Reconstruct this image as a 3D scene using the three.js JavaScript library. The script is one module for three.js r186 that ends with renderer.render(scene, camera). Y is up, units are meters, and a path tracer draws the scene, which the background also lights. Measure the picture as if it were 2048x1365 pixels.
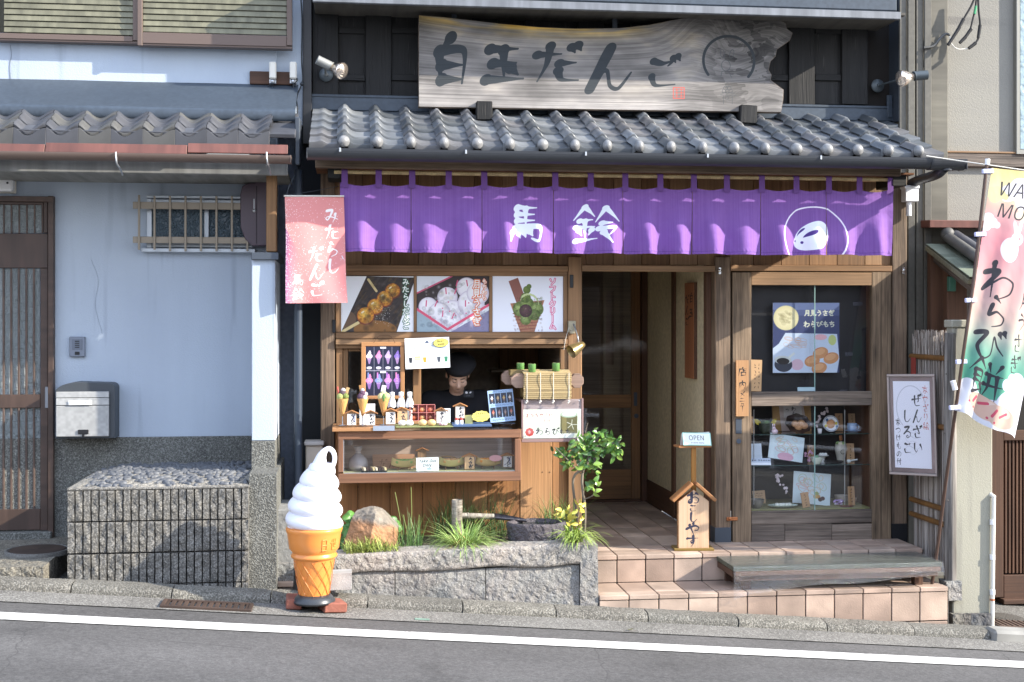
import * as THREE from 'three';
import { mergeGeometries, toCreasedNormals } from 'three/addons/utils/BufferGeometryUtils.js';
import { MarchingCubes } from 'three/addons/objects/MarchingCubes.js';

// ---------------------------------------------------------------- camera, sky, sun, exposure
const scene = new THREE.Scene();
const F = 2600, CX = 1024, HY = 640, DIST = 9.2, EYE = 1.62, PSI = Math.atan((CX - 700) / F);
const camera = new THREE.PerspectiveCamera(2 * Math.atan(682.5 / F) * 180 / Math.PI, 2048 / 1365, 0.1, 600);
camera.position.set(0, EYE, DIST);
camera.rotation.y = -PSI;
camera.setViewOffset(2048, 1365, 0, 682.5 - HY, 2048, 1365);
scene.add(camera);
const renderer = new THREE.WebGLRenderer({ antialias: true });
renderer.setSize(1024, 682);
renderer.toneMapping = THREE.LinearToneMapping;
renderer.toneMappingExposure = 2.3;
renderer.shadowMap.enabled = true;
const SUN = new THREE.Vector3(2.4, 1.36, 1).normalize();
{ // computed sky: soft autumn blue, paler towards the horizon and the sun, with thin streaky cloud
  const W = 512, H = 256, d = new Float32Array(W * H * 4);
  for (let j = 0; j < H; j++) for (let i = 0; i < W; i++) {
    const up = ((j + 0.5) / H - 0.5) * Math.PI, rd = ((i + 0.5) / W - 0.5) * 2 * Math.PI, y = Math.sin(up), x = Math.cos(rd) * Math.cos(up), z = Math.sin(rd) * Math.cos(up);
    const h = Math.pow(1 - Math.max(0, y), 3), c = Math.max(0, x * SUN.x + y * SUN.y + z * SUN.z), glow = 0.5 * Math.pow(c, 6) + 0.25 * Math.pow(c, 40);
    const k = 3 / (Math.max(y, 0) + 0.25), cl = Math.max(0, 0.5 + 0.5 * Math.sin(x * k * 1.3 + 1.7 * Math.sin(z * k * 0.9)) * Math.sin(z * k * 1.1 + 1.3 * Math.sin(x * k * 0.7 + 2)) - 0.35) * 0.9 * Math.min(1, Math.max(0, y) * 6);
    [[0.5, 0.95, 1.25], [0.66, 0.98, 1.2], [0.98, 1.04, 1.3]].forEach(([a, b, e], q) => { d[(j * W + i) * 4 + q] = (a + (b - a) * h) + (e - a) * cl * 0.6 + glow * [1, 0.93, 0.8][q]; });
    d[(j * W + i) * 4 + 3] = 1;
  }
  const t = new THREE.DataTexture(d, W, H, THREE.RGBAFormat, THREE.FloatType); t.mapping = THREE.EquirectangularReflectionMapping; t.needsUpdate = true;
  scene.background = t; scene.environment = t; scene.backgroundIntensity = scene.environmentIntensity = 1.08;
}
const sun = new THREE.DirectionalLight(new THREE.Color(1, 0.92, 0.8), 4.4);
sun.position.copy(SUN).multiplyScalar(30); sun.castShadow = true; sun.shadow.radius = 1;
Object.assign(sun.shadow.camera, { left: -8, right: 8, top: 8, bottom: -8, near: 1, far: 80 });
sun.shadow.mapSize.set(4096, 4096);
sun.name = 'sun';
scene.add(sun);

// ---------------------------------------------------------------- helpers
const V3 = THREE.Vector3, SN = Math.sin(PSI), CS = Math.cos(PSI), PI = Math.PI;
const v3 = (x, y, z) => new V3(x, y, z);
// where a line of sight of the survey photograph meets the upright plane at depth z
function at(px, py, z = 0) {
  const a = (px - CX) / F, dz = DIST - z, dx = dz * (a * CS + SN) / (CS - a * SN), zc = dx * SN + dz * CS;
  return v3(dx, EYE - (py - HY) / F * zc, z);
}
const X = (px, z = 0) => at(px, HY, z).x;
const Y = (px, py, z = 0) => at(px, py, z).y;
function R(x0, y0, x1, y1, z) {
  const m = (x0 + x1) / 2, l = X(x0, z), r = X(x1, z), t = Y(m, y0, z), b = Y(m, y1, z);
  return { x: (l + r) / 2, y: (t + b) / 2, w: r - l, h: t - b, z, l, r, t, b };
}
let seedN = 7;
const rnd = () => { seedN = (seedN * 1664525 + 1013904223) >>> 0; return seedN / 4294967296; };
const rr = (a, b) => a + (b - a) * rnd();
const pick = (l) => l[Math.floor(rnd() * l.length)];
const hash = (x, y, z) => { let h = Math.imul(x, 374761393) + Math.imul(y, 668265263) + Math.imul(z, 1274126177); h = Math.imul(h ^ (h >>> 13), 1103515245); return ((h ^ (h >>> 16)) >>> 0) / 4294967296; };
const sm = (t) => t * t * (3 - 2 * t), mix = (a, b, t) => a + (b - a) * t, clamp = (x, a = 0, b = 1) => Math.min(b, Math.max(a, x));
function n3(x, y, z) {
  const i = Math.floor(x), j = Math.floor(y), k = Math.floor(z), u = sm(x - i), v = sm(y - j), w = sm(z - k);
  const q = (c) => mix(mix(hash(i, j, c), hash(i + 1, j, c), u), mix(hash(i, j + 1, c), hash(i + 1, j + 1, c), u), v);
  return mix(q(k), q(k + 1), w);
}
const fbm3 = (x, y, z, o = 4) => { let s = 0, a = 0.5; for (let i = 0; i < o; i++) { s += a * n3(x, y, z + i * 17); x *= 2; y *= 2; z *= 2; a *= 0.5; } return s; };
// tiling value noise: x, y in 0..1, p and q whole periods
function pn(x, y, p, q, s = 0) {
  x *= p; y *= q;
  const i = Math.floor(x), j = Math.floor(y), u = sm(x - i), v = sm(y - j), h = (a, b) => hash(((a % p) + p) % p, ((b % q) + q) % q, s);
  return mix(mix(h(i, j), h(i + 1, j), u), mix(h(i, j + 1), h(i + 1, j + 1), u), v);
}
const pfbm = (x, y, p, q, o, s = 0) => { let t = 0, a = 0.5; for (let i = 0; i < o; i++) { t += a * pn(x, y, p << i, q << i, s + i * 7); a *= 0.5; } return t / (1 - Math.pow(0.5, o)); };

const names = {};
const numbered = (n) => { const k = names[n] = (names[n] ?? -1) + 1; return k ? n + '_' + String(k).padStart(3, '0') : n; };
function tag(o, label, category, group, kind) {
  if (label) o.userData.label = label;
  if (category) o.userData.category = category;
  if (group) o.userData.group = group;
  if (kind) o.userData.kind = kind;
  return o;
}
const BASE = new Map();
const baseOf = (p) => BASE.get(p) ?? v3(0, 0, 0);
function shade(m) { m.castShadow = m.receiveShadow = true; return m; }
function thing(name, label, category, pos, group) {
  const o = new THREE.Group(); o.name = numbered(name); o.position.copy(pos); BASE.set(o, pos.clone()); scene.add(o);
  return tag(o, label, category, group);
}
// a part built in world coordinates, put into its thing's own frame
function part(name, geo, mat, parent, kind) {
  const b = baseOf(parent), g = Array.isArray(geo) ? join(geo) : geo;
  g.translate(-b.x, -b.y, -b.z);
  const m = shade(new THREE.Mesh(g, mat)); m.name = name; parent.add(m); BASE.set(m, b);
  if (kind) m.userData.kind = kind;
  return m;
}
// a piece that shares its geometry with others
function piece(name, geo, mat, parent, pos, rot = [0, 0, 0], scale = 1) {
  const b = baseOf(parent), m = shade(new THREE.Mesh(geo, mat)); m.name = name;
  m.position.copy(pos).sub(b); m.rotation.set(...rot); Array.isArray(scale) ? m.scale.set(...scale) : m.scale.setScalar(scale);
  parent.add(m); return m;
}
// a thing that is one mesh
function solo(name, geo, mat, label, category, group, kind) {
  const g = Array.isArray(geo) ? join(geo) : geo; g.computeBoundingBox();
  const c = g.boundingBox.getCenter(v3()); c.y = g.boundingBox.min.y; g.translate(-c.x, -c.y, -c.z);
  const m = shade(new THREE.Mesh(g, mat)); m.name = numbered(name); m.position.copy(c); BASE.set(m, c.clone()); scene.add(m);
  return tag(m, label, category, group, kind);
}
function flat(g) {
  const r = g.index ? g.toNonIndexed() : g;
  for (const k of Object.keys(r.attributes)) if (!['position', 'normal', 'uv'].includes(k)) r.deleteAttribute(k);
  if (!r.attributes.uv) r.setAttribute('uv', new THREE.BufferAttribute(new Float32Array(r.attributes.position.count * 2), 2));
  if (!r.attributes.normal) r.computeVertexNormals();
  r.groups.length = 0;
  return r;
}
const join = (l) => mergeGeometries(l.map(flat));
// uv in metres by the way each face looks; g is the axis that the grain follows
function uvs(geo, g = 0, ou = 0, ov = 0) {
  const r = geo.index ? geo.toNonIndexed() : geo, p = r.attributes.position, uv = new Float32Array(p.count * 2), a = v3(), b = v3(), c = v3();
  for (let i = 0; i < p.count; i += 3) {
    a.fromBufferAttribute(p, i); b.fromBufferAttribute(p, i + 1).sub(a); c.fromBufferAttribute(p, i + 2).sub(a); b.cross(c);
    const n = [Math.abs(b.x), Math.abs(b.y), Math.abs(b.z)], d = n.indexOf(Math.max(...n));
    let u = [0, 1, 2].filter((k) => k !== d); if (u[1] === g) u.reverse();
    for (let k = 0; k < 3; k++) { a.fromBufferAttribute(p, i + k); uv[(i + k) * 2] = a.getComponent(u[0]) + ou; uv[(i + k) * 2 + 1] = a.getComponent(u[1]) + ov; }
  }
  r.setAttribute('uv', new THREE.BufferAttribute(uv, 2));
  return r;
}
// chamfered box, centre and size, uv in metres along its longest side
function cb(x, y, z, w, h, d, c = 0.004, g = -1) {
  c = Math.min(c, w / 4, h / 4, d / 4);
  const P = [], N = [], s = [w / 2, h / 2, d / 2], pt = (ax, v) => { const o = [0, 0, 0]; v.forEach(([k, t]) => { o[k] = t; }); return o; };
  const quad = (q, n) => { const [A, B, C, E] = q.map((k) => v3(...k)), m = B.clone().sub(A).cross(C.clone().sub(A)); const l = m.dot(v3(...n)) > 0 ? [A, B, C, A, C, E] : [A, C, B, A, E, C]; const nn = v3(...n).normalize(); l.forEach((k) => { P.push(k.x, k.y, k.z); N.push(nn.x, nn.y, nn.z); }); };
  for (let a = 0; a < 3; a++) {
    const b = (a + 1) % 3, e = (a + 2) % 3;
    for (const q of [-1, 1]) {
      const n = [0, 0, 0]; n[a] = q;
      const k = (i, j) => { const o = [0, 0, 0]; o[a] = q * s[a]; o[b] = i * (s[b] - c); o[e] = j * (s[e] - c); return o; };
      quad([k(-1, -1), k(1, -1), k(1, 1), k(-1, 1)], n);
      for (const r of [-1, 1]) { // edge between +-a and +-b
        const m = [0, 0, 0]; m[a] = q; m[b] = r;
        const A = (j) => { const o = [0, 0, 0]; o[a] = q * s[a]; o[b] = r * (s[b] - c); o[e] = j * (s[e] - c); return o; };
        const B = (j) => { const o = [0, 0, 0]; o[a] = q * (s[a] - c); o[b] = r * s[b]; o[e] = j * (s[e] - c); return o; };
        quad([A(-1), A(1), B(1), B(-1)], m);
      }
    }
  }
  for (const i of [-1, 1]) for (const j of [-1, 1]) for (const k of [-1, 1]) {
    const A = v3(i * s[0], j * (s[1] - c), k * (s[2] - c)), B = v3(i * (s[0] - c), j * s[1], k * (s[2] - c)), C = v3(i * (s[0] - c), j * (s[1] - c), k * s[2]), n = v3(i, j, k).normalize();
    (B.clone().sub(A).cross(C.clone().sub(A)).dot(n) > 0 ? [A, B, C] : [A, C, B]).forEach((t) => { P.push(t.x, t.y, t.z); N.push(n.x, n.y, n.z); });
  }
  const r = new THREE.BufferGeometry();
  r.setAttribute('position', new THREE.Float32BufferAttribute(P, 3)); r.setAttribute('normal', new THREE.Float32BufferAttribute(N, 3));
  const lg = g >= 0 ? g : s.indexOf(Math.max(...s));
  uvs(r, lg, rr(0, 9), rr(0, 9));
  return r.translate(x, y, z);
}
// a box whose front face at depth z covers a rectangle of the survey photograph and goes back by d
const fb = (x0, y0, x1, y1, z, d, c, g) => { const q = R(x0, y0, x1, y1, z); return cb(q.x, q.y, z - d / 2, q.w, q.h, d, c, g); };
// a box between world corners
const wb = (x0, x1, y0, y1, z0, z1, c, g) => cb((x0 + x1) / 2, (y0 + y1) / 2, (z0 + z1) / 2, Math.abs(x1 - x0), Math.abs(y1 - y0), Math.abs(z1 - z0), c, g);
const tube = (pts, r, seg = 24, rad = 8, closed = false) => new THREE.TubeGeometry(new THREE.CatmullRomCurve3(pts, closed), seg, r, rad, closed);
function rod(a, b, r0, r1 = r0, seg = 12) {
  const l = a.distanceTo(b), g = new THREE.CylinderGeometry(r1, r0, l, seg); g.translate(0, l / 2, 0);
  g.applyQuaternion(new THREE.Quaternion().setFromUnitVectors(v3(0, 1, 0), b.clone().sub(a).normalize())); return g.translate(a.x, a.y, a.z);
}
const lathe = (pts, seg = 32) => new THREE.LatheGeometry(pts.map(([r, y]) => new THREE.Vector2(r, y)), seg);
const ball = (x, y, z, r, sx = 1, sy = 1, sz = 1, ws = 16, hs = 12) => new THREE.SphereGeometry(r, ws, hs).scale(sx, sy, sz).translate(x, y, z);
// a lumpy stone block
function rough(x, y, z, w, h, d, n, amp, freq, sd = 0, front = 1) {
  const g = new THREE.BoxGeometry(w, h, d, Math.max(1, Math.round(w * n)), Math.max(1, Math.round(h * n)), Math.max(1, Math.round(d * n))), p = g.attributes.position;
  for (let i = 0; i < p.count; i++) {
    const a = p.getX(i) + x, b = p.getY(i) + y, c = p.getZ(i) + z;
    const q = (s) => (fbm3(a * freq + s, b * freq, c * freq + sd, 3) - 0.44) * 2 * amp;
    p.setXYZ(i, p.getX(i) + q(0) * 0.7, p.getY(i) + q(31) * 0.7, p.getZ(i) + q(67) * front);
  }
  g.translate(x, y, z); const r = uvs(g, 0, rr(0, 5), rr(0, 5)); r.computeVertexNormals();
  return toCreasedNormals(r, 0.9);
}
const spin = (g, rx, ry, rz, c = v3(0, 0, 0)) => g.translate(-c.x, -c.y, -c.z).applyMatrix4(new THREE.Matrix4().makeRotationFromEuler(new THREE.Euler(rx, ry, rz))).translate(c.x, c.y, c.z);

// ---------------------------------------------------------------- textures and materials
function tex(w, h, fn, su = 1, sv = 1, srgb = true) {
  const d = new Uint8Array(w * h * 4);
  for (let j = 0; j < h; j++) for (let i = 0; i < w; i++) { const c = fn(i / w, j / h), o = (j * w + i) * 4; if (c.length) { d[o] = c[0] * 255; d[o + 1] = c[1] * 255; d[o + 2] = c[2] * 255; } else d[o] = d[o + 1] = d[o + 2] = clamp(c) * 255; d[o + 3] = 255; }
  const t = new THREE.DataTexture(d, w, h); t.wrapS = t.wrapT = THREE.RepeatWrapping; t.magFilter = THREE.LinearFilter; t.minFilter = THREE.LinearMipmapLinearFilter; t.generateMipmaps = true;
  t.repeat.set(1 / su, 1 / sv); if (srgb) t.colorSpace = THREE.SRGBColorSpace; t.needsUpdate = true; return t;
}
const grain = (u, v, k) => { // growth rings bent by slow noise
  const b = v + 0.07 * (pfbm(u, v, 2, 3, 3, 5) - 0.5) * k, r = pn(u, b, 2, 38, 3) * 0.6 + pn(u, b, 3, 90, 9) * 0.4;
  return r;
};
const T = {
  wood: tex(1024, 512, (u, v) => { const g = grain(u, v, 1), f = pn(u, v, 12, 256, 4), b = pfbm(u, v, 3, 2, 3, 8); return 0.62 + 0.2 * g + 0.1 * (f - 0.5) + 0.28 * (b - 0.5) + 0.08; }, 1.6, 0.5),
  old: tex(1024, 512, (u, v) => { const g = grain(u, v, 1.4), f = pn(u, v, 16, 240, 4), b = pfbm(u, v, 4, 3, 4, 8), c = pn(u, v, 5, 120, 21); let s = 0.5 + 0.34 * g + 0.2 * (f - 0.5) + 0.5 * (b - 0.5); if (c > 0.86) s -= 0.3 * (c - 0.86) / 0.14; return [clamp(s + 0.02), clamp(s), clamp(s - 0.015)]; }, 1.3, 0.4),
  char: tex(1024, 512, (u, v) => { const g = grain(u, v, 2.2), f = pn(u, v, 14, 220, 4), b = pfbm(u, v, 3, 4, 4, 8); const w = pfbm(u, v, 6, 60, 3, 31); return clamp(0.3 + 0.35 * g + 0.2 * (f - 0.5) + 0.5 * (b - 0.5) + (w > 0.68 ? (w - 0.68) * 4 : 0)); }, 1.2, 0.45),
  stucco: tex(512, 512, (u, v) => pfbm(u, v, 40, 40, 3, 2), 0.55, 0.55, false),
  coarse: tex(512, 512, (u, v) => { const a = pfbm(u, v, 24, 24, 4, 3); return clamp((a - 0.5) * 2.4 + 0.5); }, 0.32, 0.32, false),
  wall: tex(512, 512, (u, v) => 0.86 + 0.16 * (pfbm(u, v, 3, 3, 5, 6) - 0.5) + 0.1 * (pn(u, v, 128, 128, 2) - 0.5), 2.3, 2.3),
  grit: tex(1024, 1024, (u, v) => { const a = pn(u, v, 180, 180, 1), b = pn(u, v, 90, 90, 5), c = pfbm(u, v, 4, 4, 4, 9); let s = 0.62 + 0.5 * a * a + 0.16 * (b - 0.5) + 0.2 * (c - 0.5); return [clamp(s + 0.01), clamp(s + 0.005), clamp(s - 0.005)]; }, 1, 1),
  granite: tex(1024, 1024, (u, v) => { const a = pn(u, v, 220, 220, 1), b = pn(u, v, 130, 130, 5), c = pfbm(u, v, 3, 3, 4, 9); let s = 0.72 + 0.2 * (c - 0.5); if (a > 0.66) s -= 0.9 * (a - 0.66); if (b > 0.62) s += 0.5 * (b - 0.62); const w = pfbm(u, v, 5, 5, 3, 40) - 0.5; return [clamp(s + 0.02 + 0.06 * w), clamp(s + 0.01), clamp(s - 0.03 * w)]; }, 0.8, 0.8),
  lumps: tex(512, 512, (u, v) => { const a = pfbm(u, v, 14, 14, 5, 3); return clamp((a - 0.5) * 2.2 + 0.5); }, 0.5, 0.5, false),
  asphalt: tex(1024, 1024, (u, v) => { const a = pn(u, v, 256, 256, 1), b = pn(u, v, 110, 110, 5), c = pfbm(u, v, 3, 3, 5, 9); return clamp(0.66 + 0.32 * (a - 0.5) + 0.12 * (b - 0.5) + 0.2 * (c - 0.5)); }, 1.3, 1.3),
  blotch: tex(512, 512, (u, v) => 0.78 + 0.4 * (pfbm(u, v, 4, 4, 5, 3) - 0.5), 0.9, 0.9),
  streak: tex(512, 512, (u, v) => 0.8 + 0.3 * (pfbm(u, v, 24, 3, 4, 3) - 0.5) + 0.16 * (pfbm(u, v, 4, 4, 3, 5) - 0.5), 1.1, 1.1),
  sand: tex(512, 512, (u, v) => 0.6 * pn(u, v, 150, 150, 3) + 0.4 * pn(u, v, 70, 70, 5), 0.5, 0.5, false),
  plasterwall: tex(1024, 1024, (u, v) => { const s = pfbm(u, v, 20, 2, 4, 3), b = pfbm(u, v, 3, 3, 4, 6), d = Math.max(0, pfbm(u, v, 40, 3, 3, 12) - 0.62); return [clamp(0.93 + 0.07 * (b - 0.5) + 0.05 * (s - 0.5) - 0.5 * d), clamp(0.93 + 0.07 * (b - 0.5) + 0.05 * (s - 0.5) - 0.5 * d), clamp(0.935 + 0.06 * (b - 0.5) + 0.04 * (s - 0.5) - 0.45 * d)]; }, 3.1, 3.1),
  weave: tex(256, 256, (u, v) => 0.9 + 0.05 * Math.sin(u * 2 * PI * 64) + 0.05 * Math.sin(v * 2 * PI * 64), 0.12, 0.12),
};
const RX0 = -3.6, RX1 = 6.4, RZ0 = 1.28, RZ1 = 3.3; // the stretch of road in view has one texture of its own
const crack = (x, z) => { // tar-dark hairline cracks that wander along and across the lane
  let k = 0; for (const [a, b, f, s] of [[2.15, 0.1, 1.7, 3], [2.75, -0.06, 2.3, 9]]) { const d = Math.abs(z - a - b * x - 0.16 * (fbm3(x * f, s, 1, 4) - 0.47)); if (n3(x * 1.3, s, 7) > 0.5) k = Math.max(k, 1 - d / 0.006); }
  for (const [a, s] of [[-1.7, 2], [1.35, 5], [4.1, 8]]) { const d = Math.abs(x - a - 0.3 * (fbm3(z * 2.2, s, 4, 4) - 0.47)); if (n3(z * 1.6, s, 3) > 0.35) k = Math.max(k, 0.8 - d / 0.006); } return clamp(k);
};
T.road = tex(2048, 512, (u, v) => {
  const x = mix(RX0, RX1, u), z = mix(RZ0, RZ1, v), a = hash(Math.floor(u * 2048), Math.floor(v * 512), 3), b = n3(x * 60, z * 60, 2), c = fbm3(x * 1.1, z * 2.2, 5, 4), d = fbm3(x * 0.5, z * 1.4, 9, 3), wheel = Math.exp(-(((z - 2.75) / 0.24) ** 2));
  let s = 0.66 + 0.2 * (a - 0.5) + 0.12 * (b - 0.5) + 0.16 * (c - 0.46) + 0.1 * (d - 0.46) - 0.035 * wheel; const st = Math.max(0, fbm3(x * 2.3 + 7, z * 2.6, 3, 4) - 0.62); s -= st * 0.4;
  if (x > 2.35 && x < 3.5 + 0.02 * b && z > 2.3) s -= 0.05; s = mix(s, 0.46, crack(x, z)); return [clamp(s + 0.004), clamp(s), clamp(s - 0.004)];
}); T.road.wrapS = T.road.wrapT = THREE.ClampToEdgeWrapping;
T.line = tex(2048, 64, (u, v) => { const x = mix(RX0, RX1, u), e = Math.min(v, 1 - v), w = fbm3(x * 9, v * 1.6, 3, 4), f = n3(x * 70, v * 12, 6), wear = clamp((w - 0.6) * 6 + (f - 0.8) * 2.2 + (0.07 - e) * 9 * f), dirt = 0.05 * (fbm3(x * 1.7, v, 8, 3) - 0.5); return [mix(0.9 + dirt, 0.62, wear), mix(0.895 + dirt, 0.62, wear), mix(0.88 + dirt, 0.615, wear)]; }); T.line.wrapS = T.line.wrapT = THREE.ClampToEdgeWrapping;
function M(hex, o = {}) {
  const { map, bump, scale = 0.002, rough: ro = 0.8, metal = 0, ...rest } = o;
  const P = ['clearcoat', 'transmission', 'sheen', 'thickness', 'specularIntensity'].some((k) => k in rest) ? THREE.MeshPhysicalMaterial : THREE.MeshStandardMaterial;
  const m = new P({ color: hex, roughness: ro, metalness: metal, side: THREE.DoubleSide, ...rest });
  if (map) m.map = T[map]; if (bump) { m.bumpMap = T[bump]; m.bumpScale = scale; }
  return m;
}
const woods = (hexes, map, sc = 0.002, ro = 0.75) => hexes.map((h) => M(h, { map, bump: map, scale: sc, rough: ro }));
const m = {
  cedar: woods(['#c99260', '#bd8350', '#d09e6e', '#b67f4e'], 'wood', 0.0015),
  frame: woods(['#a9825c', '#9c7650', '#b08b66'], 'wood', 0.0015),
  grey: woods(['#8f8377', '#857a70', '#998c7f'], 'old', 0.003),
  post: woods(['#9a856e', '#8d7a66'], 'old', 0.003),
  black: woods(['#2f2f2f', '#282828', '#363534'], 'char', 0.004, 0.7),
  casing: woods(['#94684c', '#8b6046'], 'wood', 0.001),
  darkwood: woods(['#6b4a35', '#5f412f'], 'wood', 0.0015),
  doorwood: woods(['#a37b52', '#9a724b'], 'wood', 0.001),
  fascia: M('#8a7863', { map: 'old', bump: 'old', scale: 0.002 }),
  soffit: M('#8a5c3c', { map: 'wood' }),
  blue: M('#bcc8d4', { map: 'plasterwall', bump: 'sand', scale: 0.0012, rough: 0.9 }),
  beige: M('#98958b', { map: 'plasterwall', bump: 'sand', scale: 0.002, rough: 0.95 }),
  render: M('#a8a594', { map: 'plasterwall', bump: 'sand', scale: 0.0012, rough: 0.95 }),
  plaster: M('#ecdfbd', { map: 'wall', rough: 0.95 }),
  pebble: M('#83847f', { map: 'grit', bump: 'grit', scale: 0.004, rough: 0.9 }),
  granite: M('#b9b5ae', { map: 'granite', bump: 'lumps', scale: 0.009, rough: 0.85 }),
  granite2: M('#a9a9a6', { map: 'granite', bump: 'lumps', scale: 0.009, rough: 0.85 }),
  block: M('#8b8984', { map: 'grit', bump: 'lumps', scale: 0.007, rough: 0.95 }),
  asphalt: M('#84827f', { map: 'asphalt', bump: 'asphalt', scale: 0.0018, rough: 0.92 }),
  concrete: M('#8e8c87', { map: 'grit', bump: 'grit', scale: 0.002, rough: 0.9 }),
  paint: M('#e2e1de', { map: 'blotch', rough: 0.75, bump: 'asphalt', scale: 0.002 }),
  kawara: [0, 1, 2, 3, 4].map((i) => M(['#8a8f94', '#787c81', '#9b9fa2', '#6d7276', '#88888a'][i], { map: 'blotch', rough: 0.36, metal: 0.1 })),
  kawaraOld: [0, 1, 2].map((i) => M(['#6a6b70', '#606268', '#74736f'][i], { map: 'blotch', rough: 0.6, metal: 0.1 })),
  steel: M('#4c5763', { map: 'wall', rough: 0.5, metal: 0.2 }),
  steelDark: M('#4b525b', { rough: 0.5, metal: 0.4 }),
  gutter: M('#3a3d42', { rough: 0.45, metal: 0.3 }),
  zinc: M('#b9bcbe', { rough: 0.35, metal: 0.8 }),
  chrome: M('#d5d5d2', { rough: 0.2, metal: 0.9 }),
  brown: M('#66574f', { rough: 0.5, metal: 0.2 }),
  khaki: M('#8d8a72', { map: 'streak', rough: 0.55, metal: 0.2 }),
  red: M('#7d4e43', { map: 'streak', rough: 0.6 }),
  blackp: M('#1c1d20', { rough: 0.4 }),
  dark: M('#26221f', { rough: 0.9 }),
  night: M('#14161b', { rough: 0.55 }),
  white: M('#e4e4e4', { rough: 0.5 }),
  offwhite: M('#d7d3c8', { rough: 0.6 }),
  paper: M('#e6e4e2', { rough: 0.8 }),
  glass: new THREE.MeshPhysicalMaterial({ color: '#ffffff', transmission: 1, roughness: 0.02, thickness: 0, ior: 1.5 }),
  film: new THREE.MeshPhysicalMaterial({ color: '#f4f6f6', transmission: 1, roughness: 0.12, thickness: 0, ior: 1.45 }),
  frost: new THREE.MeshPhysicalMaterial({ color: '#c8d0d0', transmission: 0.55, roughness: 0.35, thickness: 0, bumpMap: T.coarse, bumpScale: 0.01 }),
  bamboo: M('#cfb684', { map: 'wood', rough: 0.5 }),
  bamboo2: M('#8f7a4c', { map: 'wood', rough: 0.55 }),
  greenbamboo: M('#5f8a4a', { rough: 0.4 }),
  tile: [0, 1, 2, 3].map((i) => M(['#d4b9a4', '#ccb09c', '#d9c0ac', '#d0b5a1'][i], { map: 'blotch', bump: 'grit', scale: 0.0006, rough: 0.65 })),
  grout: M('#5b5652', { map: 'grit', rough: 0.95 }),
};
// pictures and lettering that are printed on things
function paint(w, h, fn, o = {}) {
  const c = document.createElement('canvas'); c.width = w; c.height = h; const g = c.getContext('2d');
  g.lineCap = g.lineJoin = 'round'; fn(g, w, h);
  const t = new THREE.CanvasTexture(c); t.colorSpace = THREE.SRGBColorSpace; t.anisotropy = 4;
  return new THREE.MeshStandardMaterial({ map: t, roughness: o.rough ?? 0.6, side: THREE.DoubleSide });
}
function gridGeo(nu, nv, fn, uvf = (u, v) => [u, v]) { // fn(u, v) -> point, normals smooth
  const P = [], U = [], I = [];
  for (let j = 0; j <= nv; j++) for (let i = 0; i <= nu; i++) { const p = fn(i / nu, j / nv); P.push(p.x, p.y, p.z); U.push(...uvf(i / nu, j / nv)); }
  for (let j = 0; j < nv; j++) for (let i = 0; i < nu; i++) { const a = j * (nu + 1) + i, b = a + 1, c = a + nu + 1, d = c + 1; I.push(a, b, d, a, d, c); }
  const g = new THREE.BufferGeometry(); g.setAttribute('position', new THREE.Float32BufferAttribute(P, 3)); g.setAttribute('uv', new THREE.Float32BufferAttribute(U, 2)); g.setIndex(I); g.computeVertexNormals(); return g;
}
// a thin board with a printed face; its middle is at c, turned by (rx, ry, rz)
function board(name, c, w, h, t, face, side, rot = [0, 0, 0], parent = null, label, category, group) {
  const g = new THREE.BoxGeometry(w, h, t), ms = [side, side, side, side, face, side];
  const o = shade(new THREE.Mesh(g, ms));
  if (parent) { o.name = name; o.position.copy(c).sub(baseOf(parent)); parent.add(o); } else { o.name = numbered(name); o.position.copy(c); scene.add(o); BASE.set(o, c.clone()); tag(o, label, category, group); }
  o.rotation.set(...rot); return o;
}
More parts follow.
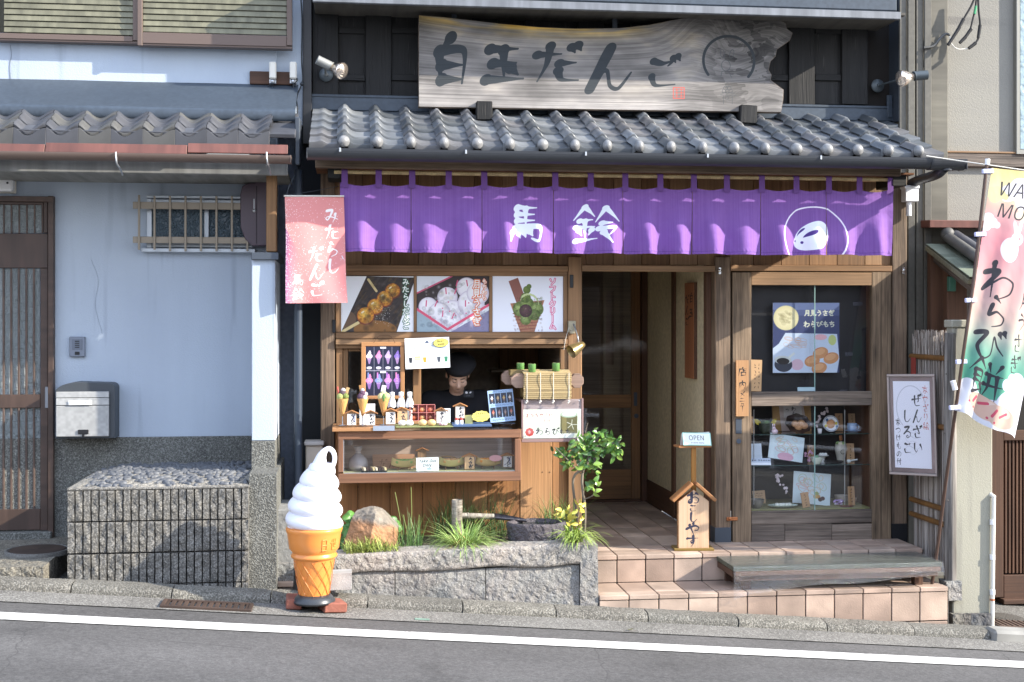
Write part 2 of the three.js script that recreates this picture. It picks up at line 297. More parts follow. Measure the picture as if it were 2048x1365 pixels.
// ---------------------------------------------------------------- brush lettering: strokes on a 100 x 100 field
const DK = ';78,10 84,22;90,5 96,17';
const G = {
  み: '20,22 54,18 44,48 24,78 12,68 28,57 60,62 90,74;74,40 72,62 56,92', た: '12,30 58,26;38,8 30,50 12,90;54,48 86,45;52,64 58,84 90,85',
  ら: '40,8 60,20;34,32 28,62 52,48 78,58 74,78 42,94', し: '34,8 31,60 40,87 62,87 86,64', ん: '54,6 14,92 34,58 47,55 52,84 68,89 92,56',
  こ: '26,20 50,26 76,19 64,32;22,62 32,86 82,82', せ: '8,42 90,33;32,16 32,66 44,86 80,83;66,12 66,54 54,58', さ: '14,32 84,23;44,6 68,60 46,54;28,64 36,88 78,87',
  い: '20,20 20,60 34,82 46,66;72,26 84,46 88,66', る: '28,14 70,13 20,62 50,44 80,55 80,78 56,93 42,82 52,74 66,88', つ: '8,38 56,23 88,40 82,68 44,86', け: '22,12 14,50 22,86 30,72;42,34 92,30;70,8 72,54 52,94',
  も: '44,6 39,60 52,90 82,83 84,58;22,32 68,29;20,54 68,51', の: '54,20 44,62 24,82 12,60 30,26 66,17 90,44 82,72 56,90', や: '6,46 60,25 88,36 82,56 60,57;52,8 58,24;26,18 58,94', す: '6,28 94,26;54,6 56,56 42,65 35,50 54,45 58,68 36,96',
  お: '12,32 62,28;36,8 36,83 17,83 22,66 60,45 88,62 78,88 54,89;70,16 90,32', わ: '30,6 30,94;8,34 42,27 8,78 54,39 88,44 85,72 54,92', ひ: '8,28 38,21 17,60 34,88 60,70 63,24 76,44 94,62', う: '36,8 64,20;22,40 62,33 76,54 42,94',
  き: '18,26 74,19;16,45 80,38;40,6 68,64 44,58;26,68 36,90 76,89', か: '10,34 60,27 65,40 54,88 42,81;38,8 12,88;74,24 92,52', り: '30,12 25,54 37,50;66,10 71,54 44,94', ち: '14,28 80,23;46,6 29,60 62,45 82,62 70,84 40,92',
  ソ: '16,18 30,46;84,12 75,52 34,92', フ: '12,22 86,19 71,60 26,94', ト: '38,6 38,94;38,40 82,62', ク: '40,6 10,54;34,26 84,23 67,66 20,96', リ: '26,12 26,60;72,8 74,56 38,94', ー: '50,6 50,94', ム: '48,8 14,82 82,77;62,50 92,94', メ: '80,8 12,90;24,36 82,80', ニ: '24,28 78,27;10,78 92,76', ュ: '24,44 68,43 64,84;10,86 90,84',
  白: '50,2 28,28;24,30 27,94;24,31 78,28 74,94;28,59 74,57;28,88 74,86', 玉: '18,18 82,15;50,18 50,84;24,51 78,48;8,89 94,84;66,60 82,75',
  馬: '26,11 78,8;28,12 24,60;50,12 50,57;26,27 72,25;26,42 72,40;22,59 84,56 82,90 64,84;14,70 8,92;32,70 36,83;46,68 50,81;60,66 67,78', 鈴: '28,4 4,38;28,4 48,28;16,40 44,37;8,57 48,54;28,40 28,87;14,64 20,77;42,62 36,75;6,92 52,84;70,4 50,42;70,4 97,40;62,45 82,43;56,59 88,56 70,80;64,68 80,95',
  京: '50,2 52,18;10,22 92,20;30,34 32,55;30,34 71,33 68,55;32,55 68,53;50,55 50,94 40,86;30,66 12,88;68,64 90,86', 付: '30,6 6,48;22,34 22,96;42,34 96,31;74,8 74,90 60,83;50,50 60,66', 絵: '26,4 12,26 28,30 8,52 40,46;24,50 24,92;12,64 6,84;36,62 43,78;68,4 44,40;68,4 96,40;56,43 82,42;46,59 94,56;66,59 48,86 86,81;78,70 92,92',
  店: '50,2 50,14;16,18 92,16;18,18 4,92;56,26 56,50;58,36 84,34;34,55 36,90;34,55 81,54 78,90;36,88 78,86', 内: '18,30 18,96;18,30 85,28 82,94 70,87;50,4 48,40 28,74;50,44 70,68', 月: '32,8 28,62 12,94;32,8 77,8 77,92 63,87;32,34 74,34;30,59 74,58', 見: '28,4 28,58;28,5 72,4 72,58;28,23 72,23;28,40 72,40;28,58 72,58;40,60 34,79 8,96;60,60 60,87 92,89 94,74',
  餅: '30,2 2,38;30,2 50,22;18,34 41,33 40,60;18,34 18,91;18,48 40,47;18,60 40,60;18,91 48,74;40,64 48,86;60,6 66,24;90,4 78,24;54,32 96,29;50,58 99,54;64,32 62,64 48,96;82,32 82,96', 入: '40,8 52,40 12,90;52,36 92,88', 日: '26,10 26,92;26,11 76,10 76,92;26,50 76,49;26,90 76,89', 世: '6,38 94,34;50,8 50,64;76,10 76,62 50,62;26,12 26,86 88,86',
};
for (const [a, b] of ['だた', 'ごこ', 'ぜせ', 'ざさ', 'びひ', 'ぎき'].map((s) => [...s])) G[a] = G[b].replace(/^/, '') + DK;
function glyph(g, ch, x, y, s, w = 0.09, soft = true) {
  for (const st of (G[ch] ?? '').split(';')) {
    const p = st.trim().split(' ').map((q) => q.split(',').map(Number)).map(([a, b]) => [x + a * s / 100, y + b * s / 100]);
    if (p.length < 2) continue;
    const n = p.length - 1, pt = (k) => p[clamp(k, 0, n)], steps = 26 * n;
    for (let i = 0; i <= steps; i++) {
      const t = i / steps * n, k = Math.min(n - 1, Math.floor(t)), f = t - k, q = [0, 1].map((c) => {
        const a = pt(k - 1)[c], b = pt(k)[c], d = pt(k + 1)[c], e = pt(k + 2)[c], K = soft ? 0.42 : 0.0;
        const m0 = (d - a) * K, m1 = (e - b) * K; return b * (2 * f ** 3 - 3 * f * f + 1) + m0 * (f ** 3 - 2 * f * f + f) + d * (3 * f * f - 2 * f ** 3) + m1 * (f ** 3 - f * f);
      });
      const e = i / steps, r = soft ? s * w * (0.5 + 0.32 * Math.cos(e * PI) + 0.2 * Math.exp(-((e - 0.03) ** 2) * 300) + (n > 2 ? 0.14 * Math.sin(e * PI * 3) : 0)) * 0.78 : s * w * 0.5;
      g.beginPath(); g.ellipse(q[0], q[1], Math.max(r, 0.4), Math.max(r * (soft ? 0.72 : 1), 0.4), -0.8, 0, 2 * PI); g.fill();
    }
  }
}
function vtext(g, str, x, y, s, o = {}) { [...str].forEach((c, i) => { const z = o.shrink ? s * (1 - o.shrink * i) : s; glyph(g, c, x - z / 2 + (o.sway ?? 0) * Math.sin(i * 2.1) * s, y + i * s * (o.step ?? 1.06), z, o.w, o.soft); }); }
function htext(g, str, x, y, s, o = {}) { [...str].forEach((c, i) => glyph(g, c, x + i * s * (o.step ?? 1.05), y, s, o.w, o.soft)); }
// letters with an outline, as on the food posters
function outlined(g, str, x, y, s, rim, fill) { g.fillStyle = rim; vtext(g, str, x, y, s, { w: 0.3, soft: false }); g.fillStyle = fill; vtext(g, str, x, y, s, { w: 0.13, soft: false }); }
function scrawl(g, x, y, w, n, h, col, sd = 1) { // handwriting too small to read
  g.strokeStyle = col; g.lineWidth = h * 0.16;
  for (let i = 0; i < n; i++) { g.beginPath(); for (let k = 0; k < 4; k++) { const a = x + (i + 0.15 + 0.7 * hash(i, k, sd)) * w / n, b = y + h * hash(k, i, sd + 5); k ? g.lineTo(a, b) : g.moveTo(a, b); } g.stroke(); }
}
let gutterGeo;
// ---------------------------------------------------------------- ground, road, kerb
const SL = -0.078, road = (x) => -0.182 + SL * x, TILT = Math.atan(SL);
function sheet(x0, x1, z0, z1, dy, nx = 1, nz = 1) {
  const g = gridGeo(nx, nz, (u, v) => { const x = mix(x0, x1, u); return v3(x, road(x) + dy, mix(z1, z0, v)); }, (u, v) => [mix(x0, x1, u), mix(z1, z0, v)]);
  return g;
}
tag(part('ground', sheet(-300, 300, -300, 300, -0.03), m.concrete, scene), null, null, null, 'structure');
{ // the lane in view, and the rest of the road round it
  const road1 = tag(part('road', sheet(RX0, RX1, RZ0, RZ1, -0.006), M('#7c7a78', { map: 'road', bump: 'asphalt', scale: 0.0015, rough: 0.9 }), scene), null, null, null, 'structure');
  const uv = (g) => { const p = g.attributes.position, a = g.attributes.uv; for (let i = 0; i < p.count; i++) a.setXY(i, (p.getX(i) - RX0) / (RX1 - RX0), (p.getZ(i) - RZ0) / (RZ1 - RZ0)); }; uv(road1.geometry); road1.material.bumpMap = null;
  for (const [a, b, c, d] of [[-120, RX0, RZ0, RZ1], [RX1, 120, RZ0, RZ1], [-120, 120, RZ1, 9]]) part('road_stretch', sheet(a, b, c, d, -0.006), m.asphalt, road1);
}
tag(part('gutter_apron', sheet(-60, 60, 0.9, 1.3, 0, 1, 1), M('#8b8984', { map: 'grit', bump: 'grit', scale: 0.002, rough: 0.9 }), scene), null, null, null, 'structure');
{
  const g = sheet(RX0, RX1, 1.565, 1.735, 0), p = g.attributes.position, a = g.attributes.uv; for (let i = 0; i < p.count; i++) a.setXY(i, (p.getX(i) - RX0) / (RX1 - RX0), (p.getZ(i) - 1.565) / 0.17);
  const l = tag(part('road_line', g, M('#e8e7e3', { map: 'line', rough: 0.75 }), scene), null, null, null, 'structure'); for (const [x0, x1] of [[-60, RX0], [RX1, 60]]) part('line_stretch', sheet(x0, x1, 1.565, 1.735, 0), m.paint, l);
}
{
  const kerb = new THREE.Group(); kerb.name = 'kerb'; kerb.userData.kind = 'structure'; scene.add(kerb);
  const sh = new THREE.Shape(); // across the kerb: z to the right, y up
  sh.moveTo(0, -0.25); sh.lineTo(0, 0.062); sh.lineTo(0.105, 0.056); sh.quadraticCurveTo(0.14, 0.052, 0.15, 0.022); sh.lineTo(0.16, -0.25);
  const km = woods(['#85827a', '#7b7972', '#8c8980'], 'grit', 0.004, 0.9);
  const vars = [0, 1, 2].map(() => {
    const g = new THREE.ExtrudeGeometry(sh, { depth: 0.594, bevelEnabled: false, steps: 14, curveSegments: 6 });
    const p = g.attributes.position; const o = rr(0, 50);
    for (let i = 0; i < p.count; i++) { const e = p.getZ(i), k = fbm3(p.getX(i) * 14 + o, p.getY(i) * 14, e * 9 + o, 3) - 0.44; p.setXYZ(i, p.getX(i) + k * 0.018, p.getY(i) + k * 0.016, e); }
    g.computeVertexNormals();
    g.applyMatrix4(new THREE.Matrix4().makeBasis(v3(0, 0, 1), v3(0, 1, 0), v3(1, 0, 0)));
    const r = uvs(g, 0, rr(0, 3), rr(0, 3)); r.computeVertexNormals(); return toCreasedNormals(r, 0.9);
  });
  for (let i = -5, x = X(925, 0.95) - 5 * 0.6; x < X(1925, 0.95) - 0.3; i++, x += 0.6) piece('kerb_stone', vars[(i + 9) % 3], km[(i + 11) % 3], kerb, v3(x, road(x) - rr(0, 0.006), 0.85 + rr(-0.004, 0.004)), [0, rr(-0.004, 0.004), TILT]);
  const x2 = X(1975, 0.95);
  part('kerb_stone', spin(cb(x2 + 0.5, road(x2 + 0.5) + 0.0, 0.96, 1.0, 0.14, 0.16, 0.02), 0, 0, TILT, v3(x2 + 0.5, road(x2 + 0.5), 0.96)), M('#a5a39c', { map: 'blotch', rough: 0.85 }), kerb);
}
{ // small things on the road
  const q = at(413, 1214, 1.2), w = X(505, 1.2) - X(322, 1.2);
  const d = thing('drain_cover', 'rusty brown iron drain grating set in the gutter before the ribbed block wall', 'drain cover', v3(q.x, road(q.x) - 0.02, 1.17));
  const rust = M('#5d4b41', { map: 'blotch', rough: 0.75, metal: 0.3 });
  const fr = [-1, 1].map((s) => cb(q.x, road(q.x) + 0.006, 1.17 + s * 0.085, w, 0.02, 0.02, 0.003)).concat([-1, 1].map((s) => cb(q.x + s * (w / 2 - 0.012), road(q.x) + 0.006, 1.17, 0.024, 0.02, 0.16, 0.003)));
  const til = (g) => spin(g, 0, 0, TILT, v3(q.x, road(q.x), 1.17));
  part('frame', fr.map(til), rust, d);
  for (let i = 0; i < 14; i++) part('bar', til(cb(q.x - w / 2 + (i + 0.8) * w / 14.6, road(q.x) + 0.004, 1.17, 0.026, 0.014, 0.15, 0.003)), rust, d);
  const s = at(845, 1237, 1.3);
  solo('paint_mark', spin(cb(s.x, road(s.x) + 0.003, 1.24, 0.09, 0.004, 0.035, 0.001), 0, 0, TILT, v3(s.x, road(s.x), 1.24)), M('#8fae9c', { map: 'blotch' }), 'small faded pale green paint mark on the gutter before the granite planter', 'paint mark');
  const lf = at(1262, 1253, 1.28);
  solo('fallen_leaf', spin(new THREE.CircleGeometry(0.022, 9).scale(1, 0.5, 1).rotateX(-PI / 2).translate(lf.x, road(lf.x) + 0.012, 1.27), 0, 0.3, TILT + 0.12, v3(lf.x, road(lf.x) + 0.012, 1.27)), M('#4c4a22', { rough: 0.8 }), 'small dark leaf lying in the gutter before the tiled steps', 'leaf');
}

// ---------------------------------------------------------------- the pale blue house on the left
const ZL = -0.3;
const house = thing('house', 'pale blue rendered house with brown latticed door, left of the shop', 'house', v3(-3, 0, ZL));
{
  const xl = -5.2, xr = X(556, 0.5);
  part('wall', [wb(X(553, ZL) - 0.05, X(606, ZL - 0.02), Y(600, 250, ZL), 5.2, -3.6, ZL - 0.02, 0.003, 0), wb(xl, X(553, ZL), 0, 5.2, -3.6, ZL, 0.003, 0), wb(X(553, ZL) - 0.1, X(553, ZL), 0, 5.2, -3.6, ZL - 0.003, 0.003)], m.blue, house);
  part('wainscot', [wb(xl, X(503, ZL), -0.3, Y(300, 874, ZL), ZL - 0.05, ZL + 0.02, 0.006)], m.pebble, house);
  // wing wall
  const z1 = 0.36;
  part('wing_wall', fb(503, 519, 550, 882, z1, z1 - ZL, 0.004, 0), m.blue, house);
  part('wing_wall_base', [fb(502, 883, 550.5, 955, z1 + 0.004, z1 - ZL, 0.004), rough(...(() => { const q = R(498, 948, 553, 1200, 0.7); return [q.x, q.y - 0.05, (0.7 + ZL) / 2, q.w, q.h + 0.1, 0.7 - ZL]; })(), 12, 0.004, 9)], m.pebble, house);
  part('wing_wall_cap', fb(502, 505, 557, 520, z1 + 0.03, z1 - ZL + 0.02, 0.004), m.steelDark, house);
  part('post', fb(532, 344, 553, 504, z1 - 0.04, 0.09, 0.006), m.frame[1], house);
  part('fascia_board', [fb(-40, 322, 575, 347, 0.48, 0.03, 0.006)], M('#8f8f8b', { map: 'streak', rough: 0.7 }), house);
  part('soffit', wb(xl, X(575, 0.34), Y(300, 346, 0.33) - 0.004, Y(300, 340, 0.33), ZL + 0.002, 0.445, 0.002), M('#9b9a94', { map: 'streak' }), house);
  // gutter: half round, with hangers
  const gy = Y(290, 307, 0.65), gx0 = xl, gx1 = X(583, 0.5);
  const half = (r, t) => { const s = new THREE.Shape(); s.absarc(0, 0, r, PI, 2 * PI, false); s.lineTo(r - t, 0); s.absarc(0, 0, r - t, 2 * PI, PI, true); s.lineTo(-r, 0); return s; };
  gutterGeo = (x0, x1, y, z, r) => uvs(new THREE.ExtrudeGeometry(half(r, 0.006), { depth: x1 - x0, bevelEnabled: false, curveSegments: 12 }).rotateY(PI / 2).translate(x0, y, z));
  
  const gut = part('gutter', [gutterGeo(gx0, gx1, gy, 0.61, 0.05), cb(gx1, gy - 0.022, 0.61, 0.006, 0.05, 0.1, 0.002)], m.brown, house);
  for (const px of [232, 533]) { const q = at(px, 308, 0.65); part('bracket', [tube([v3(q.x, q.y + 0.01, 0.67), v3(q.x + 0.006, q.y - 0.06, 0.67), v3(q.x + 0.012, q.y - 0.085, 0.58), v3(q.x + 0.016, q.y - 0.12, 0.51)], 0.006, 12, 6)], m.zinc, gut); }
  // red flashing in lengths
  const fl = [[-60, 88], [89.5, 373], [374.5, 575]];
  for (const [a, b] of fl) part('flashing', spin(fb(a, 286, b, 307, 0.55, 0.012, 0.003), -0.35, 0, 0, v3(0, Y(300, 300, 0.55), 0.55)), m.red, house);
  // tiles: front plates and the two curved courses above them
  const rf = part('roof', [spin(wb(xl, X(590, 0.52), Y(300, 262, 0.52) - 0.03, Y(300, 262, 0.52), -0.1, 0.5, 0.004), 0.38, 0, 0, v3(0, Y(300, 262, 0.52), 0.5))], m.kawaraOld[1], house);
  const pitch = (X(600, 0.52) - X(0, 0.52)) / 9.35, wave = (w, n = 14) => (lift, dep, z, th) => gridGeo(n, 4, (u, v) => {
    const yy = 0.026 * Math.cos(2 * PI * Math.pow(u, 0.8)) + lift; const c = [[0, 0], [0, 0], [0, -th], [0, -th], [0, 0]];
    return [v3(u * w, yy + dep * 0.38, z - dep), v3(u * w, yy, z), v3(u * w, yy - th * 0.5, z + 0.006), v3(u * w, yy - th, z), v3(u * w, yy - th + dep * 0.38, z - dep)][Math.round(v * 4)] ?? v3(0, 0, 0);
  });
  const tg = [wave(pitch - 0.003, 20)(0, 0.2, 0, 0.03), wave(pitch - 0.003, 20)(0, 0.2, 0, 0.034)].map((g) => { const r = uvs(g, 0); r.computeVertexNormals(); return toCreasedNormals(r, 0.8); });
  const front = (() => { const s = new THREE.Shape(), w = pitch - 0.004; s.moveTo(0, -0.085); s.lineTo(w, -0.085); for (let i = 20; i >= 0; i--) { const u = i / 20; s.lineTo(u * w, 0.026 * Math.cos(2 * PI * Math.pow(u, 0.8))); } return uvs(new THREE.ExtrudeGeometry(s, { depth: 0.018, bevelEnabled: true, bevelSize: 0.002, bevelThickness: 0.002, bevelSegments: 1 })); })();
  for (let i = -1; i < 10; i++) {
    const x = X(8, 0.52) + (i - 0.75) * pitch; if (x + pitch > X(598, 0.52)) continue;
    const y0 = Y(300, 266, 0.52);
    piece('roof_tile', front, pick(m.kawaraOld), rf, v3(x, y0 + rr(-0.003, 0.003), 0.48), [rr(-0.02, 0.02), 0, rr(-0.012, 0.012)]);
    piece('roof_tile', tg[0], pick(m.kawaraOld), rf, v3(x, y0 + 0.034, 0.492), [0.0, 0, rr(-0.01, 0.01)]);
    piece('roof_tile', tg[1], pick(m.kawaraOld), rf, v3(x + 0.01, y0 + 0.088, 0.39), [0.0, 0, rr(-0.01, 0.01)]);
    piece('roof_tile', tg[0], pick(m.kawaraOld), rf, v3(x, y0 + 0.14, 0.28), [0.0, 0, rr(-0.01, 0.01)]);
  }
  // metal flashing over the tiles
  const by = (py, z) => Y(300, py, z);
  const band = gridGeo(40, 5, (u, v) => { const x = mix(xl, X(593, 0.0), u), k = Math.round(v * 5); const P = [[by(238, 0.22), 0.22], [by(232, 0.235), 0.235], [by(219, 0.235), 0.235], [by(214, 0.22), 0.22], [by(213, 0.2), 0.2], [by(164, ZL), ZL + 0.004]][k]; return v3(x, P[0] + 0.004 * (n3(x * 2, k, 1) - 0.5), P[1]); });
  part('wall_flashing', uvs(band, 0), m.steel, house);
  part('roof_end', spin(wb(X(590, 0.35), X(590, 0.35) + 0.03, Y(590, 330, 0.3), Y(590, 236, 0.3), -0.05, 0.36, 0.004), 0.1, 0, 0, v3(0, Y(590, 300, 0.3), 0.3)), m.steelDark, house);
  // sliding storm shutters above
  for (const [x0, x1, y1, z, n, s0, s1, sb] of [[-14, 276, 81, -0.2, 9, 7, 271, 68], [274, 584, 91, -0.16, 9, 285, 573, 67]]) {
    const sh = part('storm_shutter', [fb(x0, -60, x0 + 10, y1, z, 0.05, 0.003), fb(x1 - 11, -60, x1, y1, z, 0.05, 0.003), fb(x0 + 10.2, sb + 1, x1 - 11.2, y1 - 1, z - 0.002, 0.05, 0.003), fb(x0, y1 - 2, x1, y1 + 3, z - 0.01, 0.08, 0.002)], m.brown, house);
    for (let k = 0; k < n; k++) part('slat', spin(fb(s0, sb - (k + 1) * 12 + 0.5, s1, sb - k * 12 - 0.3, z - 0.014, 0.008, 0.002, 0), -0.22, 0, 0, v3(0, Y(200, sb - k * 12 - 6, z), z - 0.014)), m.khaki, sh);
    part('backing', fb(x0 + 9, -60, x1 - 9, sb, z - 0.034, 0.01, 0.001), M('#4a4a40'), sh);
  }
  // sliding front door
  const zd = ZL + 0.03, dr = part('door', [fb(95, 392, 106, 1078, zd + 0.03, 0.1, 0.003), fb(-80, 392, 106, 403, zd + 0.032, 0.1, 0.003), fb(-80, 467, 95, 536, zd, 0.05, 0.003), fb(80, 537, 95, 1062, zd + 0.006, 0.04, 0.003), fb(-80, 790, 79.5, 817, zd + 0.004, 0.03, 0.003), fb(-80, 1020, 79.5, 1062, zd + 0.004, 0.03, 0.003), fb(86, 404, 94.5, 466, zd, 0.04, 0.003), fb(-80, 404, 85.5, 409, zd, 0.04, 0.002)], M('#5a473d', { map: 'streak', rough: 0.5 }), house);
  part('pane', fb(-80, 538, 79, 1019, zd - 0.022, 0.006, 0.001), m.frost, dr);
  part('pane', fb(-80, 410, 85, 466, zd - 0.02, 0.006, 0.001), m.frost, dr);
  part('backing', fb(-80, 404, 95, 1062, zd - 0.06, 0.01, 0.001), M('#1c2021', { rough: 0.8 }), dr);
  const bar = M('#67544a', { map: 'streak', rough: 0.5 });
  for (let k = 0; k < 6; k++) part('bar', fb(4 + k * 15.2, 537, 8 + k * 15.2, 1020, zd + 0.002, 0.014, 0.002), bar, dr);
  for (let k = 0; k < 6; k++) part('bar', fb(5 + k * 15.4, 409, 8 + k * 15.4, 467, zd + 0.002, 0.014, 0.002), bar, dr);
  part('handle', [fb(89, 774, 98, 817, zd + 0.014, 0.012, 0.003), fb(91, 779, 96, 812, zd + 0.017, 0.004, 0.001)], M('#9a9fa6', { rough: 0.35, metal: 0.7 }), dr);
  part('sill', [wb(xl, X(108, ZL), 0.0, Y(50, 1063, zd), ZL - 0.02, ZL + 0.1, 0.006)], m.pebble, dr);
  // window behind a grille
  const wz = ZL + 0.05, wn = part('window', [fb(292, 392, 506, 397, wz, 0.06, 0.002), fb(282, 497, 510, 505, wz + 0.03, 0.1, 0.003), fb(293, 398, 303, 496, wz, 0.06, 0.002), fb(408, 412, 417, 488, wz - 0.01, 0.03, 0.002), fb(303, 400, 506, 411, wz - 0.012, 0.03, 0.002), fb(303, 485, 506, 495, wz - 0.012, 0.03, 0.002)], M('#b2b8bd', { rough: 0.4, metal: 0.6 }), house);
  part('pane', fb(303, 411, 506, 486, wz - 0.03, 0.004, 0.001), new THREE.MeshPhysicalMaterial({ color: '#50606a', roughness: 0.25, bumpMap: T.coarse, bumpScale: 0.01 }), wn);
  const gr = M('#8f8576', { rough: 0.5, metal: 0.4 });
  for (const [a, b] of [[405, 419], [474, 487]]) part('grille_bar', fb(265, a, 515, b, wz + 0.09, 0.012, 0.002), gr, wn);
  for (let k = 0; k < 8; k++) part('grille_bar', fb(275 + k * 31, 390 + (k ? 2 : 0), 279.5 + k * 31, 500 + (k > 1 ? 3 : 0), wz + 0.105, 0.013, 0.002), gr, wn);
  part('crack', tube([at(20, 90, ZL + 0.003), at(22, 110, ZL + 0.003), at(19, 130, ZL + 0.003), at(21, 162, ZL + 0.003)], 0.0016, 16, 4), M('#6d747c'), house);
  part('crack', tube([at(182, 520, ZL + 0.002), at(196, 560, ZL + 0.002), at(190, 610, ZL + 0.002), at(204, 668, ZL + 0.002)], 0.0009, 24, 4), M('#8d96a0'), house);
  // alley between the two buildings
  part('side_wall', [wb(X(548, -0.55), X(606, -0.55), -0.2, Y(580, 255, -0.55), -0.7, -0.55, 0.004)], M('#8e98a8', { map: 'wall', bump: 'stucco' }), house);
  part('downpipe', [rod(at(596, 340, 0.12), at(596, 900, 0.12).setY(0.4), 0.028)], M('#2f3a48', { rough: 0.5 }), house);
}
// things on the left house
{
  const lb = thing('wall_lamp', 'white box-shaped lamp on the wall above the brown house door', 'lamp', at(14, 387, ZL + 0.01));
  part('base', fb(-12, 354, 31, 387, ZL + 0.02, 0.02, 0.008), m.offwhite, lb);
  part('shade', fb(-12, 357, 24, 382, ZL + 0.1, 0.079, 0.014), m.white, lb);
  part('sensor', [ball(X(14, ZL + 0.1), Y(14, 366, ZL + 0.1), ZL + 0.1, 0.008)], m.blackp, lb);
  const ic = thing('intercom', 'small grey intercom panel on the blue wall above the mailbox', 'intercom', at(153, 714, ZL));
  part('case', fb(138, 674, 169, 714, ZL + 0.03, 0.03, 0.004), M('#7d8490', { rough: 0.5, metal: 0.4 }), ic);
  part('speaker_plate', fb(143, 679, 164, 700, ZL + 0.033, 0.003, 0.001), M('#6d7480', { rough: 0.5, metal: 0.4 }), ic);
  for (let k = 0; k < 4; k++) part('slot', fb(149, 682 + k * 4, 158, 684 + k * 4, ZL + 0.0345, 0.002, 0.0005), m.blackp, ic);
  part('button', fb(149, 704, 158, 710, ZL + 0.036, 0.006, 0.001), m.blackp, ic);
  const mb = thing('mailbox', 'silver and dark grey mailbox mounted on the wall beside the door', 'mailbox', at(168, 877, ZL));
  const zf = ZL + 0.2, q = R(110, 780, 219, 876, zf);
  const hood = new THREE.Shape(), hx0 = X(110, zf), hx1 = X(227, zf), hy0 = Y(168, 877, zf), hy1 = Y(168, 781, zf), hy2 = Y(168, 768, zf);
  hood.moveTo(hx0, hy0); hood.lineTo(hx1, hy0); hood.lineTo(hx1, hy1 + 0.01); hood.quadraticCurveTo(hx1, hy2, hx1 - 0.05, hy2); hood.lineTo(hx0 + 0.14, hy2 + 0.006); hood.quadraticCurveTo(hx0 + 0.04, hy2, hx0, hy1);
  part('hood', uvs(new THREE.ExtrudeGeometry(hood, { depth: 0.17, bevelEnabled: true, bevelSize: 0.004, bevelThickness: 0.004, bevelSegments: 2, curveSegments: 8 }).translate(0, 0, ZL + 0.004)), M('#3d4247', { rough: 0.5 }), mb);
  const sil = M('#c4c5c3', { map: 'wall', rough: 0.35, metal: 0.15 });
  part('front_panel', fb(111, 812, 217, 874, zf + 0.004, 0.02, 0.004), sil, mb);
  part('flap', [fb(111, 797, 217, 811, zf + 0.006, 0.02, 0.003), fb(111, 784, 217, 796, zf + 0.002, 0.02, 0.003)], sil, mb);
  board('name_plate', at(160, 806, zf + 0.013), 0.155, 0.03, 0.003, paint(128, 32, (g) => { g.fillStyle = '#e8ecf0'; g.fillRect(0, 0, 128, 32); scrawl(g, 45, 10, 20, 2, 9, '#445', 3); scrawl(g, 88, 8, 24, 2, 11, '#223', 4); }), m.white, [0, 0, 0], mb);
  part('latch', [fb(155, 860, 176, 869, zf + 0.014, 0.014, 0.004), fb(163, 868, 168, 875, zf + 0.012, 0.01, 0.002)], m.blackp, mb);
  const ub = thing('utility_box', 'dark purplish brown meter box on the wall beside the grilled window', 'utility box', at(507, 490, ZL));
  const s = new THREE.Shape(), zz = ZL + 0.16, a = (x, y) => [X(x, zz), Y(507, y, zz)];
  [[486, 374], [496, 369], [512, 368], [512, 355], [532, 353], [532, 490], [505, 490], [492, 478], [483, 455], [482, 390]].forEach((p, i) => (i ? s.lineTo(...a(...p)) : s.moveTo(...a(...p))));
  part('case', uvs(new THREE.ExtrudeGeometry(s, { depth: 0.14, bevelEnabled: true, bevelSize: 0.008, bevelThickness: 0.012, bevelSegments: 3 }).translate(0, 0, ZL + 0.012)), M('#544650', { rough: 0.4 }), ub);
  part('seam', fb(512, 372, 513.5, 488, zz + 0.006, 0.006, 0.001), M('#30282e'), ub);
  part('screw', [ball(X(508, zz + 0.01), Y(508, 422, zz), zz + 0.005, 0.012, 1, 1, 0.6), fb(507, 398, 508.4, 420, zz + 0.006, 0.004, 0.0005)], m.zinc, ub);
  // antennas with cables
  const an = thing('antenna_board', 'weathered brown board carrying two white antenna boxes on the upper wall', 'antenna', at(545, 168, ZL));
  part('board', fb(499, 143, 588, 169, ZL + 0.03, 0.03, 0.004), m.darkwood[1], an);
  for (const px of [545, 586]) {
    const bx = part('antenna', fb(px - 7, 123, px + 7, 157, ZL + 0.1, 0.05, 0.008), m.offwhite, an);
    part('bracket', [fb(px - 7, 158, px + 7, 167, ZL + 0.06, 0.05, 0.003), ball(X(px, ZL + 0.08), Y(px, 163, ZL + 0.08), ZL + 0.08, 0.016)], m.zinc, bx);
  }
  const c = (pts, z = ZL + 0.06) => pts.map(([x, y]) => at(x, y, z));
  solo('cable', [tube(c([[545, 166], [534, 176], [534, 192], [548, 202], [568, 203], [586, 200]]), 0.0035, 40, 5), tube(c([[544, 166], [548, 176], [565, 179], [585, 176]]), 0.0035, 30, 5), tube(c([[586, 166], [588, 185], [594, 210], [594, 250]]), 0.005, 30, 5), tube(c([[601, -10], [604, 40], [603, 120], [605, 160], [602, 172], [596, 185], [592, 200]]), 0.0055, 50, 5), tube(c([[588, 168], [594, 160], [590, 152], [582, 158], [587, 170]]), 0.004, 30, 5), ball(X(604, ZL + 0.06), Y(604, 168, ZL + 0.06), ZL + 0.06, 0.016)], M('#20262c', { rough: 0.5 }), 'thin black cables looped from the antenna boxes down the blue wall', 'cable');
  // doorstep with its cover
  const ds = tag(part('doorstep', [rough(X(30, 0.3) - 1.2, -0.09, 0.28, 3.0, 0.36, 1.13, 8, 0.012, 5)], M('#8d887c', { map: 'grit', bump: 'lumps', scale: 0.01, rough: 0.95 }), scene), null, null, null, 'structure');
  const mc = at(75, 1097, 0.35), cy = 0.105;
